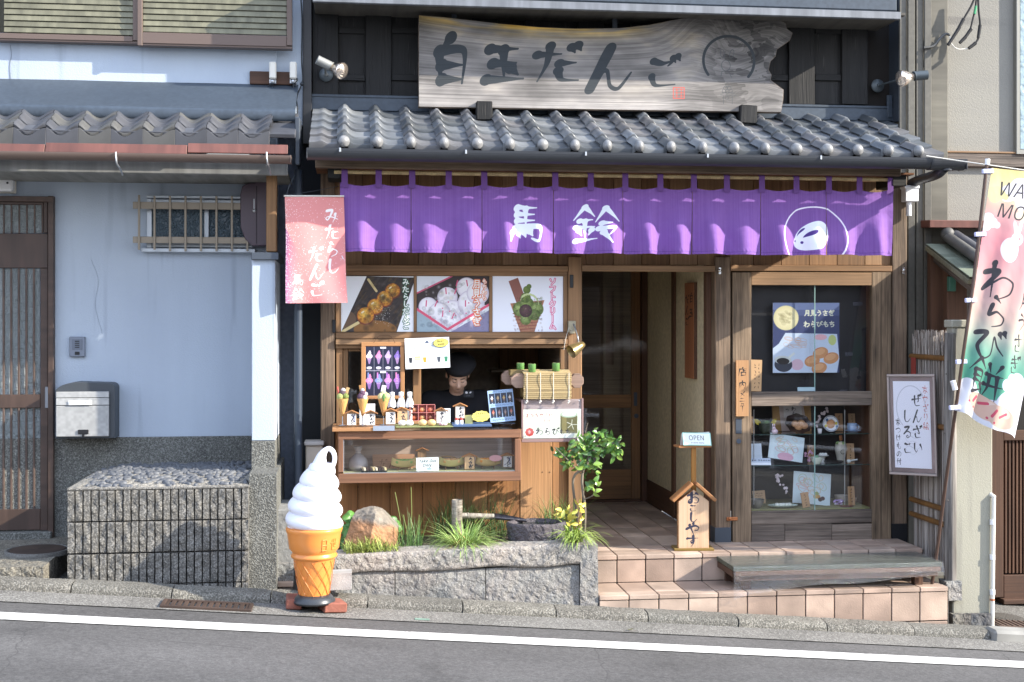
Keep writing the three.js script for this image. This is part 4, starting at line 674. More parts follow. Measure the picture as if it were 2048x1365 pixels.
// ---------------------------------------------------------------- signboard, lamps, curtain, banners
{
  const z = -0.16, pts = [[838, 31], [880, 34], [940, 41], [1000, 48], [1080, 55], [1150, 58], [1240, 57], [1300, 50], [1345, 41], [1385, 34], [1440, 36], [1500, 38], [1558, 40], [1571, 47], [1574, 58], [1585, 66], [1580, 80], [1566, 90], [1554, 98], [1551, 112], [1541, 122], [1537, 140], [1543, 150], [1541, 160], [1553, 170], [1567, 180], [1566, 200], [1562, 224], [838, 213]];
  const W = pts.map(([x, y]) => at(x, y, z)), x0 = Math.min(...W.map((p) => p.x)), x1 = Math.max(...W.map((p) => p.x)), y0 = Math.min(...W.map((p) => p.y)), y1 = Math.max(...W.map((p) => p.y));
  const s = new THREE.Shape(); W.forEach((p, i) => (i ? s.lineTo(p.x, p.y) : s.moveTo(p.x, p.y)));
  const geo = new THREE.ExtrudeGeometry(s, { depth: 0.055, bevelEnabled: true, bevelSize: 0.004, bevelThickness: 0.006, bevelSegments: 2 }).translate(0, 0, z - 0.06), p = geo.attributes.position, uv = geo.attributes.uv;
  for (let i = 0; i < p.count; i++) uv.setXY(i, (p.getX(i) - x0) / (x1 - x0), (p.getY(i) - y0) / (y1 - y0));
  const CWD = 2048, CH = 528, sx = CWD / (1585 - 838), sy = CH / (224 - 31), U = (x) => (x - 838) * sx, Vv = (y) => (y - 31) * sy;
  const face = paint(CWD, CH, (g, w, h) => {
    const im = g.createImageData(w, h), d = im.data, sp0 = (u, v) => pfbm(u, v, 5, 4, 2, 77);
    for (let j = 0; j < h; j++) for (let i = 0; i < w; i++) {
      const u = i / w, v = j / h, kn = Math.exp(-(((u - 0.88) / 0.11) ** 2 + ((v - 0.42) / 0.5) ** 2)), sag = 0.16 * Math.sin(PI * clamp(u / 0.72)) * (1 - v);
      const q = v - sag * 0.9 + 0.16 * kn * Math.sin((u - 0.86) * 16 + 3 * (sp0(u, v) - 0.5)), r = Math.hypot((u - 0.74) / 1.6, v - 0.75), ring = Math.exp(-(((u - 0.76) / 0.09) ** 2)) * 0.9;
      const gr = pfbm(u, q * 1.0 + ring * r * 0.5, 2, 64, 3, 3) * 0.6 + pfbm(u + 0.3 * kn * v, q, 5, 150, 2, 9) * 0.4, sp = pfbm(u, v, 10, 5, 4, 17), yb = Math.exp(-(((q + 0.02) / 0.12) ** 2)) * clamp((pfbm(u, q, 7, 20, 3, 23) - 0.34) * 4) * clamp((0.66 - u) * 8);
      let L = 0.48 + 0.15 * (gr - 0.5) * 2 + 0.34 * (sp - 0.5) - 0.2 * kn * (pfbm(u, v, 30, 14, 3, 4) > 0.52 ? 1 : 0.2) + (v > 0.88 ? 0.08 : 0);
      const yy = yb * 1.3 + clamp((sp - 0.6) * 3) * 0.35 * (1 - v), o = (j * w + i) * 4;
      d[o] = 255 * clamp(L * 1.02 + 0.34 * yy); d[o + 1] = 255 * clamp(L * 0.985 + 0.2 * yy); d[o + 2] = 255 * clamp(L * 0.95 - 0.12 * yy); d[o + 3] = 255;
    }
    g.putImageData(im, 0, 0);
    g.fillStyle = '#30363a';
    const put = (ch, a, b, c, e, wd) => { g.save(); g.translate(U(a), Vv(b)); g.scale(U(c) - U(a), Vv(e) - Vv(b)); g.scale(1 / 300, 1 / 300); glyph(g, ch, 0, 0, 300, wd); g.restore(); };
    put('白', 856, 84, 944, 182, 0.2); put('玉', 960, 92, 1046, 178, 0.2); put('だ', 1056, 90, 1160, 178, 0.15); put('ん', 1158, 92, 1264, 190, 0.16); put('ご', 1280, 108, 1358, 182, 0.14);
    g.strokeStyle = '#30363a'; g.lineWidth = 15; g.beginPath(); g.ellipse(U(1454), Vv(118), 52 * sx, 50 * sy, 0, PI * 0.8, PI * 2.22); g.stroke();
    g.lineWidth = 2.6; g.strokeStyle = '#4a4c4e'; const line = (l) => { g.beginPath(); l.forEach(([a, b], i) => (i ? g.lineTo(U(a), Vv(b)) : g.moveTo(U(a), Vv(b)))); g.stroke(); };
    line([[1437, 188], [1470, 188]]); line([[1440, 184], [1466, 184]]); line([[1443, 190], [1443, 206]]); line([[1461, 190], [1461, 206]]);
    for (const [a, b] of [[1444, 180], [1451, 180], [1458, 180], [1447, 174], [1455, 174], [1451, 167], [1450, 194]]) { g.beginPath(); g.arc(U(a), Vv(b), 3.6 * sx, 0, 7); g.stroke(); }
    for (const [a, t] of [[1441, -0.15], [1460, 0.25]]) { g.beginPath(); g.ellipse(U(a), Vv(104), 4 * sx, 9 * sy, t, 0, 7); g.stroke(); }
    g.beginPath(); g.ellipse(U(1448), Vv(128), 9 * sx, 11 * sy, 0, 0, 7); g.stroke(); line([[1438, 150], [1440, 140], [1452, 138], [1460, 152]]);
    g.strokeStyle = '#c05a50'; g.lineWidth = 5; g.strokeRect(U(1341), Vv(175), 22 * sx, 22 * sy); g.lineWidth = 4;
    for (let k = 0; k < 3; k++) { line([[1345, 180 + k * 6], [1351, 180 + k * 6]]); line([[1354, 179 + k * 6.5], [1360, 179 + k * 6.5]]); } line([[1348, 177], [1348, 195]]); line([[1357, 177], [1357, 195]]);
  }, { rough: 0.75 });
  face.bumpMap = T.old; face.bumpScale = 0.003;
  const q = at(1210, 215, z), sb = thing('shop_signboard', 'large weathered plank signboard with brushed black lettering above the tiled eave', 'sign', q);
  geo.translate(-q.x, -q.y, -q.z); const o = shade(new THREE.Mesh(geo, [face, m.grey[0]])); o.name = 'plank'; sb.add(o); BASE.set(o, q);
  part('bracket', fb(953, 202, 985, 240, z + 0.06, 0.11, 0.006), m.black[1], sb);
  part('bracket', spin(fb(1482, 210, 1515, 247, z + 0.06, 0.11, 0.006), 0, 0, -0.06, at(1498, 228, z)), m.black[1], sb);
}
{ // two spot lamps
  const bulb = new THREE.MeshPhysicalMaterial({ color: '#e2d2c2', roughness: 0.08, metalness: 0.85, clearcoat: 1 }), sock = M('#50585c', { rough: 0.45, metal: 0.3 });
  const mk = (label, bx, by, tail, head, neck, front, col) => {
    const zw = -0.355, b = at(bx, by, zw), t = thing('spot_lamp', label, 'lamp', b, 'spot lamps on the upper wall');
    part('mount', lathe([[0.001, 0], [0.05, 0], [0.05, 0.012], [0.02, 0.026], [0.001, 0.028]], 24).rotateX(PI / 2).translate(b.x, b.y, zw + 0.002), sock, t);
    part('arm', [tube([b.clone().setZ(zw + 0.02), b.clone().lerp(tail.clone().lerp(head, 0.5), 0.6).add(v3(0, 0.004, 0.05)), tail.clone().lerp(head, 0.5)], 0.008, 16, 8), ball(b.x, b.y, zw + 0.03, 0.015)], col, t);
    part('socket', [rod(tail, head, 0.034, 0.034, 20), rod(head, head.clone().lerp(neck, 0.4), 0.036, 0.036, 20)], col, t);
    const d = front.clone().sub(neck), L = d.length(), g = lathe([[0.026, 0], [0.028, 0.02 * L / 0.1], [0.05, L * 0.5], [0.061, L * 0.86], [0.056, L * 0.97], [0.035, L * 1.08], [0.001, L * 1.12]], 28).applyQuaternion(new THREE.Quaternion().setFromUnitVectors(v3(0, 1, 0), d.normalize())).translate(neck.x, neck.y, neck.z);
    part('bulb', g, bulb, t);
  };
  mk('grey spot lamp left of the big signboard, bulb aimed down to the right', 652, 150, at(634, 119, -0.1), at(660, 132, -0.12), at(665, 136, -0.12), at(686, 143, -0.06), M('#8d8f8c', { rough: 0.5, metal: 0.3 }));
  mk('dark spot lamp right of the big signboard on a long arm', 1755, 172, at(1856, 150, 0.22), at(1830, 152, 0.2), at(1826, 153, 0.2), at(1800, 158, 0.22), sock);
}
// the purple shop curtain
{
  const z0 = 0.4, b = [680, 822, 964, 1107, 1246, 1385, 1522, 1653, 1787], tabs = [689, 757, 824, 897, 968, 1040, 1110, 1181, 1250, 1320, 1387, 1453, 1523, 1592, 1657, 1718, 1780];
  const xs = b.map((p) => X(p, z0)), tx = tabs.map((p) => X(p, z0)), ytop = Y(1230, 372, z0), ybot = Y(1230, 508, z0), yrod = Y(1230, 352, z0), W = xs[8] - xs[0];
  const CW = 2048, S = CW / (1787 - 680), CHH = Math.round((512 - 360) * S), U = (x) => (x - 680) * S, Vv = (y) => (y - 360) * S;
  const mat = paint(CW, CHH, (g, w, h) => {
    g.fillStyle = '#79519a'; g.fillRect(0, 0, w, h);
    g.globalAlpha = 0.05; for (let i = 0; i < w; i += 2) { g.fillStyle = hash(i, 1, 1) > 0.5 ? '#000' : '#fff'; g.fillRect(i, 0, 1, h); } g.globalAlpha = 1;
    g.strokeStyle = 'rgba(50,28,90,0.5)'; g.lineWidth = 1.5; g.beginPath(); g.moveTo(0, h - 17); g.lineTo(w, h - 17); g.stroke();
    g.fillStyle = '#e6ecf2';
    const put = (ch, a, c, e, f, wd) => { g.save(); g.translate(U(a), Vv(c)); g.scale((U(e) - U(a)) / 300, (Vv(f) - Vv(c)) / 300); glyph(g, ch, 0, 0, 300, wd); g.restore(); };
    put('馬', 1001, 408, 1076, 492, 0.125); put('鈴', 1128, 410, 1226, 490, 0.105);
    g.strokeStyle = '#e9e4f2'; g.lineWidth = 5.5; g.beginPath(); g.ellipse(U(1619.5), Vv(472), 66 * S, 65.5 * S, 0, 0, 7); g.stroke();
    const P = (l) => l.map(([a, c]) => [U(1380 + a / 3.5), Vv(330 + c / 3.5)]), bz = (l) => { const q = P(l); g.beginPath(); g.moveTo(...q[0]); for (let i = 1; i < q.length; i += 3) g.bezierCurveTo(...q[i], ...q[i + 1], ...q[i + 2]); g.fill(); };
    g.fillStyle = '#e9eef3'; bz([[700, 530], [710, 440], [800, 375], [870, 374], [940, 376], [950, 440], [945, 490], [935, 560], [900, 585], [800, 590], [730, 592], [700, 570], [700, 530]]);
    g.fillStyle = '#4b3480'; bz([[762, 498], [780, 460], [830, 436], [858, 444], [868, 462], [850, 474], [762, 498]]); bz([[722, 490], [728, 455], [758, 425], [776, 427], [776, 445], [745, 455], [722, 490]]);
    g.beginPath(); g.arc(...P([[757, 533]])[0], 10 / 3.5 * S, 0, 7); g.fill(); g.beginPath(); g.ellipse(...P([[709, 522]])[0], 5 / 3.5 * S, 8 / 3.5 * S, 0, 0, 7); g.fill();
  }, { rough: 0.85 });
  mat.bumpMap = T.weave; mat.bumpScale = 0.0004;
  const plain = M('#724b90', { rough: 0.85, map: 'weave' });
  const no = thing('shop_curtain', 'purple split shop curtain with white lettering and a round emblem, hung under the eave', 'curtain', v3((xs[0] + xs[8]) / 2, ybot, z0));
  const span = (x) => { let k = 0; while (k < 15 && x > tx[k + 1]) k++; return [k, clamp((x - tx[k]) / (tx[k + 1] - tx[k]))]; };
  const amp = tx.map((_, i) => 0.07 + 0.05 * hash(i, 3, 9)), skew = tx.map((_, i) => 0.75 + 0.75 * hash(i, 5, 2));
  const surf = (x, v) => { // v: 0 at the top hem, 1 at the bottom
    const [k, t] = span(x), bl = Math.pow(Math.sin(PI * Math.pow(t, skew[k])), 2.0) * amp[k], sag = 0.022 * Math.pow(Math.sin(PI * t), 0.8) * (1 - v);
    const y = mix(ytop - sag, ybot + 0.006 * (hash(k, 1, 4) - 0.5), v);
    const edge = 0.02 * v * Math.max(0, 1 - Math.min(...xs.map((q) => Math.abs(q - x))) / 0.03) * (n3(x * 3, 0, 5) - 0.3);
    return v3(x, y, z0 + bl * sm(clamp(v * 1.15)) * (0.3 + 0.7 * v) - 0.012 * v + 0.014 * (n3(x * 9, v * 2.5, 3) - 0.5) * v + 0.007 * (n3(x * 26, v * 7, 8) - 0.5) * v + edge + 0.01 * (fbm3(x * 18 + v * 16, v * 9 - x * 6, 4, 3) - 0.45) * (1 - v * 0.4) + (v > 0.93 ? 0.0045 * Math.sin(x * 230 + v * 60) : 0));
  };
  for (let k = 0; k < 8; k++) {
    const a = xs[k] + (k ? 0.002 : 0), c = xs[k + 1] - (k < 7 ? 0.002 : 0);
    const g = gridGeo(72, 40, (u, v) => { const slit = v > 0.35 ? 0.004 * (v - 0.35) : 0; return surf(mix(a + slit, c - slit, u), v); }, (u, v) => [(mix(a, c, u) - xs[0]) / W, 1 - (Y(1230, 360, z0) - mix(ytop, ybot, v)) / (Y(1230, 360, z0) - Y(1230, 512, z0))]);
    part('curtain_panel', g, mat, no);
  }
  tx.forEach((x, i) => { const w = 0.042; const g = gridGeo(4, 16, (u, v) => { const t = v * 1.5; const xx = x + (u - 0.5) * w; if (t < 0.5) return v3(xx, mix(ytop - 0.035, yrod, t * 2), z0 + 0.016 - 0.004 * t); const a = (t - 0.5) * PI; return v3(xx, yrod + 0.02 * Math.sin(Math.min(a, PI)), z0 + 0.018 * Math.cos(Math.min(a, PI)) - 0.0); }); part('tab', uvs(g, 1), plain, no); });
  const pole = [[672, 0.0], [1784, 0]], pz = z0; const ps = []; const a = X(668, pz), c = X(1795, pz);
  for (let i = 0; i < 12; i++) { const l = mix(a, c, i / 12), r = mix(a, c, (i + 1) / 12); ps.push(rod(v3(l, yrod, pz), v3(r - 0.004, yrod, pz), 0.0135, 0.0125, 10), rod(v3(r - 0.008, yrod, pz), v3(r, yrod, pz), 0.0145, 0.0145, 10)); }
  solo('bamboo_pole', ps, m.bamboo, 'long bamboo pole that carries the purple curtain', 'pole');
}
{ // pink cloth banner at the left post
  const z = 0.42, q = R(569, 393, 691, 607, z);
  const mat = paint(512, 900, (g, w, h) => {
    g.fillStyle = '#dd8f8c'; g.fillRect(0, 0, w, h);
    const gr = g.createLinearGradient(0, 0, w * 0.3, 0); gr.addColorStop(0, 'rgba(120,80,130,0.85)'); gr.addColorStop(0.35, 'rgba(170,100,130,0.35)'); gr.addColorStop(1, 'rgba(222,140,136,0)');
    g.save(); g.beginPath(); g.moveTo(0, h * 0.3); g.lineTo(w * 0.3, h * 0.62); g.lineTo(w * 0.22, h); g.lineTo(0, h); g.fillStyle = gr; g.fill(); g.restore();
    g.fillStyle = 'rgba(250,235,230,0.85)'; for (let i = 0; i < 900; i++) { const x = Math.pow(hash(i, 1, 1), 2.2) * w, y = hash(i, 2, 1) * h; g.beginPath(); g.arc(x, y, 1 + 2.2 * hash(i, 3, 1), 0, 7); g.fill(); }
    g.fillStyle = '#f6efec'; vtext(g, 'みたらし', 400, 95, 135, { w: 0.13 }); vtext(g, 'だんご', 258, 425, 138, { w: 0.13 }); vtext(g, '馬鈴', 105, 655, 100, { w: 0.11, step: 1.2 });
    g.fillStyle = '#e3e7ee'; glyph(g, '入', 462, 500, 48, 0.1);
  }, { rough: 0.9 });
  const t = thing('cloth_banner', 'pink cloth banner with white lettering hanging at the left post of the shop', 'banner', v3(q.x, q.b, z));
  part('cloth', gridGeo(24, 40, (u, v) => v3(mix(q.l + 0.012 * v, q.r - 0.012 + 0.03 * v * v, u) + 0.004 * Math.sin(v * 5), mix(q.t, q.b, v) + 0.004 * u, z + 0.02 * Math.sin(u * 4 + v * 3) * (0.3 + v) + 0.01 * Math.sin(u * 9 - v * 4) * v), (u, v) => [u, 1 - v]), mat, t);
  part('hem_rod', rod(v3(q.l - 0.005, q.t, z + 0.004), v3(q.r - 0.01, q.t + 0.003, z + 0.006), 0.006), m.offwhite, t);
  part('cord', [tube([v3(q.l, q.t, z), at(640, 380, 0.3), at(680, 372, 0.1)], 0.002, 12, 5), tube([v3(q.l + 0.01, q.t, z), at(578, 372, 0.44), at(590, 350, 0.44)], 0.002, 12, 5)], m.steelDark, t);
}
// three food posters over the serving window
const glaze = (g, x0, y0, w, h, n, cols, sd, r0 = 3, r1 = 16) => { for (let i = 0; i < n; i++) { const x = x0 + w * hash(i, 1, sd), y = y0 + h * hash(i, 2, sd), r = r0 + r1 * hash(i, 3, sd); const k = g.createRadialGradient(x, y, 0, x, y, r); k.addColorStop(0, cols[i % cols.length]); k.addColorStop(1, 'rgba(0,0,0,0)'); g.fillStyle = k; g.beginPath(); g.ellipse(x, y, r, r * (0.4 + 0.6 * hash(i, 4, sd)), 3 * hash(i, 5, sd), 0, 7); g.fill(); } };
const foodText = (g, str, x, y, s, rim) => outlined(g, str, x, y, s, rim, '#f4f4f0');
{
  const z = -0.02, P = (x0, y0, x1, y1, face, label) => { const q = R(x0, y0, x1, y1, z); board('food_poster', v3(q.x, q.y, z), q.w, q.h, 0.008, face, m.paper, [0, 0, 0], null, label, 'poster', 'food posters over the serving window'); };
  const blob = (g, x, y, r, a, b) => { const k = g.createRadialGradient(x - r * 0.3, y - r * 0.3, r * 0.1, x, y, r); k.addColorStop(0, a); k.addColorStop(1, b); g.fillStyle = k; g.beginPath(); g.arc(x, y, r, 0, 7); g.fill(); };
  P(682, 553, 827, 664, paint(640, 490, (g, w, h) => {
    g.fillStyle = '#f2f4f6'; g.fillRect(0, 0, w, h);
    g.save(); g.beginPath(); g.moveTo(225, 0); g.lineTo(640, 10); g.lineTo(640, 60); g.lineTo(490, 490); g.lineTo(0, 490); g.closePath(); g.clip();
    g.fillStyle = '#3a3230'; g.fillRect(0, 0, w, h);
    for (let i = 0; i < 160; i++) { g.fillStyle = ['rgba(120,84,44,.25)', 'rgba(30,26,26,.3)', 'rgba(96,92,90,.25)', 'rgba(150,120,50,.2)'][i % 4]; g.beginPath(); g.ellipse(hash(i, 1, 2) * w, hash(i, 2, 2) * h, 10 + 60 * hash(i, 3, 2), 4 + 14 * hash(i, 4, 2), -0.9, 0, 7); g.fill(); }
    g.fillStyle = '#8a6032'; g.beginPath(); g.ellipse(300, 470, 190, 80, 0, 0, 7); g.fill(); g.fillStyle = '#6a5340'; g.beginPath(); g.ellipse(60, 390, 70, 80, 0.4, 0, 7); g.fill();
    g.strokeStyle = '#d9c58e'; g.lineWidth = 26; g.beginPath(); g.moveTo(10, 490); g.lineTo(150, 410); g.stroke(); g.lineWidth = 22; g.beginPath(); g.moveTo(240, 30); g.lineTo(310, 130); g.stroke();
    for (const [x, y, r] of [[455, 125, 62], [385, 195, 66], [300, 265, 66], [215, 345, 72]]) { blob(g, x, y + 6, r + 7, '#a2482c', '#7a3a26'); blob(g, x, y, r, '#f3c95a', '#d78a2c'); }
    for (const [x, y, r] of [[455, 125, 62], [385, 195, 66], [300, 265, 66], [215, 345, 72]]) { g.save(); g.beginPath(); g.arc(x, y, r, 0, 7); g.clip(); glaze(g, x - r, y - r, 2 * r, 2 * r, 60, ['rgba(150,70,20,.4)', 'rgba(255,225,130,.4)', 'rgba(110,50,20,.35)', 'rgba(225,120,50,.4)'], x, 5, 18); g.fillStyle = 'rgba(255,245,215,.85)'; g.beginPath(); g.ellipse(x - r * 0.35, y - r * 0.4, r * 0.24, r * 0.1, -0.6, 0, 7); g.fill(); g.restore(); }
    glaze(g, 150, 60, 460, 420, 120, ['rgba(200,190,175,.14)', 'rgba(20,16,14,.4)', 'rgba(150,105,50,.2)'], 5, 6, 40);
    g.fillStyle = 'rgba(240,240,235,.8)'; for (let i = 0; i < 60; i++) g.fillRect(300 + 130 * hash(i, 7, 1), 260 + 180 * hash(i, 8, 1), 4, 4);
    g.restore(); foodText(g, 'みたらしだんご', 570, 16, 62, '#2d6a4a');
  }), 'poster of grilled dumplings on a skewer, leftmost over the serving window');
  P(833.5, 553, 978, 664, paint(640, 490, (g, w, h) => {
    g.fillStyle = '#e6ebf0'; g.fillRect(0, 0, w, h); g.fillStyle = '#39302f'; g.beginPath(); g.moveTo(300, 0); g.lineTo(640, 0); g.lineTo(640, 250); g.lineTo(0, 330); g.lineTo(0, 150); g.fill();
    g.strokeStyle = '#cf5a78'; g.lineWidth = 14; g.beginPath(); g.moveTo(0, 150); g.lineTo(310, 0); g.stroke();
    g.fillStyle = '#9fb3bd'; g.beginPath(); g.moveTo(0, 300); g.lineTo(270, 490); g.lineTo(0, 490); g.fill(); g.fillStyle = '#8b86a4'; g.beginPath(); g.moveTo(640, 300); g.lineTo(300, 490); g.lineTo(640, 490); g.fill();
    g.fillStyle = '#f0eef0'; for (const [x, y, r] of [[100, 270, 85], [270, 185, 90], [440, 100, 90], [320, 330, 120], [480, 240, 120], [200, 330, 100], [300, 390, 90], [540, 150, 100]]) { g.beginPath(); const k = g.createRadialGradient(x - r * 0.3, y - r * 0.4, r * 0.1, x, y, r); k.addColorStop(0, '#fbf9fb'); k.addColorStop(0.75, '#ece8ee'); k.addColorStop(1, '#cdc3d2'); g.fillStyle = k; g.arc(x, y, r, 0, 7); g.fill(); }
    glaze(g, 40, 60, 520, 380, 90, ['rgba(255,255,255,.5)', 'rgba(190,170,195,.2)', 'rgba(235,215,150,.16)'], 12, 8, 30); glaze(g, 0, 300, 640, 190, 70, ['rgba(230,240,245,.3)', 'rgba(90,110,140,.3)', 'rgba(200,170,200,.3)'], 15, 6, 26);
    g.strokeStyle = '#dc5a76'; g.lineWidth = 22; g.beginPath(); g.moveTo(0, 290); g.lineTo(270, 470); g.lineTo(640, 250); g.stroke();
    g.lineWidth = 10; g.strokeStyle = '#d65580'; for (const [x, y, a] of [[85, 240, 0.1], [180, 240, 0.5], [255, 130, -0.1], [350, 130, 0.4], [440, 60, -0.2], [430, 240, 0], [230, 330, 0.1], [330, 350, 0.5], [360, 60, 0.3]]) { g.beginPath(); g.moveTo(x, y - 24); g.lineTo(x - 40 * a, y + 24); g.stroke(); }
    g.fillStyle = '#d65580'; for (let i = 0; i < 10; i++) { g.beginPath(); g.arc(120 + 400 * hash(i, 1, 9), 180 + 180 * hash(i, 2, 9), 6, 0, 7); g.fill(); }
    outlined(g, '月見うさぎ', 530, 30, 78, '#e0713c', '#f6f0ea'); outlined(g, 'もちわら', 598, 20, 46, '#e0713c', '#f6f0ea');
  }), 'poster of white sweets in a pink-edged box, middle one over the serving window');
  P(985, 553, 1126, 664, paint(640, 490, (g, w, h) => {
    g.fillStyle = '#eceef6'; g.fillRect(0, 0, w, h); g.save(); g.translate(210, 20); g.rotate(-0.36); g.fillStyle = '#8e5a4e'; g.fillRect(-70, 0, 90, 220); g.restore();
    g.fillStyle = '#a9765a'; g.beginPath(); g.moveTo(160, 240); g.lineTo(470, 210); g.lineTo(380, 490); g.lineTo(250, 490); g.fill(); g.strokeStyle = '#8d4f44'; g.lineWidth = 8; for (let k = 0; k < 6; k++) { g.beginPath(); g.moveTo(185 + k * 13, 330 + k * 28); g.lineTo(445 - k * 12, 320 + k * 28); g.stroke(); }
    for (const [x, y, r, c] of [[250, 290, 66, '#a9bb72'], [310, 250, 66, '#8fa356'], [400, 290, 62, '#a3b66e'], [300, 190, 46, '#7c9046'], [310, 120, 34, '#748941'], [330, 90, 22, '#6b8039'], [380, 340, 50, '#6f7f4a'], [300, 380, 50, '#9db26c']]) blob(g, x, y, r, c, '#5d7036');
    blob(g, 300, 305, 58, '#6b4a4c', '#3f2a2e'); g.strokeStyle = '#c7d39a'; g.lineWidth = 8; for (let k = 0; k < 7; k++) { g.beginPath(); g.arc(310, 230 + k * 4, 60 + k * 8, 3.5 + k * 0.3, 4.4 + k * 0.3); g.stroke(); }
    glaze(g, 190, 190, 260, 200, 150, ['rgba(60,80,30,.45)', 'rgba(215,228,165,.4)', 'rgba(90,110,50,.4)'], 21, 3, 16); glaze(g, 190, 330, 260, 160, 60, ['rgba(90,50,40,.3)', 'rgba(215,165,130,.3)'], 22, 4, 16);
    outlined(g, 'ソフトクリーム', 545, 14, 62, '#d6397a', '#f3dfe9');
  }), 'poster of a green tea cone with pink lettering, rightmost over the serving window');
}
{ // framed cone menu hanging at the window
  const z = 0.045, t = thing('cone_menu', 'wood-framed menu of pink and purple soft cream cones hanging at the serving window', 'menu board', at(765, 797, z));
  const cone = (g, x, y, s, a, b) => { g.fillStyle = b; g.beginPath(); g.moveTo(x - s * 0.34, y); g.lineTo(x + s * 0.34, y); g.lineTo(x + s * 0.08, y + s * 0.95); g.lineTo(x - s * 0.08, y + s * 0.95); g.fill(); g.fillStyle = a; for (const [dx, dy, r] of [[-0.18, -0.08, 0.26], [0.18, -0.1, 0.26], [0, -0.3, 0.27], [0.05, -0.55, 0.2], [0.08, -0.78, 0.1]]) { g.beginPath(); g.arc(x + dx * s, y + dy * s, r * s, 0, 7); g.fill(); } g.strokeStyle = 'rgba(255,255,255,.45)'; g.lineWidth = s * 0.05; for (let k = 0; k < 4; k++) { g.beginPath(); g.arc(x - s * 0.05, y - s * 0.14 * k, s * (0.3 - 0.05 * k), 0.3, 2.2); g.stroke(); } };
  globalCone.push(cone);
  part('frame', [fb(722, 685, 809, 693, z, 0.02, 0.003), fb(722, 792, 809, 799, z, 0.02, 0.003), fb(722, 693.3, 731, 791.7, z, 0.02, 0.003), fb(800.5, 693.3, 809, 791.7, z, 0.02, 0.003)], m.cedar[0], t);
  const q = R(731, 693, 801, 792, z - 0.006);
  board('menu_sheet', v3(q.x, q.y, z - 0.008), q.w, q.h, 0.004, paint(360, 510, (g, w, h) => {
    g.fillStyle = '#23263c'; g.fillRect(0, 0, w, h); const c1 = ['#e8dce6', '#dc86b4', '#b9a3cf', '#7a62b0'], c2 = ['#d982b2', '#7d8cc4', '#c57fc0', '#a06ab8'];
    for (let k = 0; k < 4; k++) { cone(g, 38 + k * 96, 110, 76, c1[k], '#9a7ba8'); cone(g, 38 + k * 96, 360, 86, c2[k], '#8a66a4'); g.fillStyle = '#d6d2e0'; g.beginPath(); g.ellipse(38 + k * 96, 222, 28, 14, 0, 0, 7); g.fill(); g.fillStyle = c2[(k + 1) % 4]; g.fillRect(20 + k * 96, 270, 14, 60); }
    g.fillStyle = '#c9c6d6'; for (let k = 1; k < 4; k++) g.fillRect(k * 92 - 6, 0, 2, h); g.fillRect(0, 250, w, 4);
    g.fillStyle = '#e9e7ee'; g.fillRect(150, 6, 60, 18); g.fillRect(150, 258, 60, 18); scrawl(g, 155, 9, 50, 4, 12, '#334', 2); scrawl(g, 155, 261, 50, 4, 12, '#334', 3); for (let k = 0; k < 4; k++) { scrawl(g, 10 + k * 96, 238, 60, 5, 8, '#e8e4f0', k); }
  }, { rough: 0.35 }), m.paper, [0, 0, 0], t);
  part('cord', [tube([at(747, 686, z), at(758, 672, 0.03), at(764, 671, 0.03)], 0.0015, 8, 4), tube([at(790, 686, z), at(780, 672, 0.03), at(764, 671, 0.03)], 0.0015, 8, 4)], m.darkwood[1], t);
  const s = R(810, 676, 899, 737, 0.05);
  board('takeout_sign', v3(s.x, s.y, 0.055), s.w, s.h, 0.004, paint(512, 352, (g, w, h) => {
    g.fillStyle = '#e6edf4'; g.fillRect(0, 0, w, h); g.fillStyle = '#f3f6f8'; g.fillRect(0, 130, w, 222);
    g.fillStyle = '#3c5a9a'; g.fillRect(10, 106, 110, 5); g.fillRect(400, 106, 100, 5); g.fillRect(10, 118, 110, 5); g.fillRect(400, 118, 100, 5);
    g.strokeStyle = '#9aa9ba'; g.lineWidth = 3; g.fillStyle = '#eaf0f4'; g.beginPath(); g.moveTo(256, 250); g.arc(256, 210, 165, PI * 1.13, PI * 1.87); g.closePath(); g.fill(); g.stroke();
    g.fillStyle = '#3b4a66'; g.beginPath(); g.ellipse(255, 52, 24, 10, 0, 0, 7); g.fill(); g.beginPath(); g.arc(255, 40, 10, 0, 7); g.fill();
    g.fillStyle = '#3a4f74'; g.font = '38px sans-serif'; g.textAlign = 'center'; g.fillText('Take out', 256, 104); g.fillStyle = '#6f93a0'; g.font = '24px sans-serif'; g.fillText('¥360', 256, 134);
    [['#2d3138', 60], ['#dfe6c0', 140], ['#e59a3c', 222], ['#c9d4d6', 300], ['#4a5058', 385], ['#3f8062', 468]].forEach(([c, x], i) => { if (i === 1) { g.fillStyle = '#e8b98a'; g.fillRect(x - 36, 208, 72, 24); g.fillStyle = '#b7d39a'; g.fillRect(x - 36, 234, 72, 22); g.fillStyle = '#e5a9a9'; g.fillRect(x - 36, 258, 72, 16); return; } g.fillStyle = '#cfd8dc'; g.fillRect(x - 24, 212, 48, 12); g.fillStyle = c; g.beginPath(); g.moveTo(x - 22, 224); g.lineTo(x + 22, 224); g.lineTo(x + 15, 284); g.lineTo(x - 15, 284); g.fill(); });
    for (let k = 0; k < 6; k++) scrawl(g, 34 + k * 80, 296, 52, 5, 8, '#8a96a4', k);
  }, { rough: 0.4 }), m.paper, [-0.03, 0, 0.035], null, 'white take out drinks sign with a fan drawing, at the serving window', 'sign');
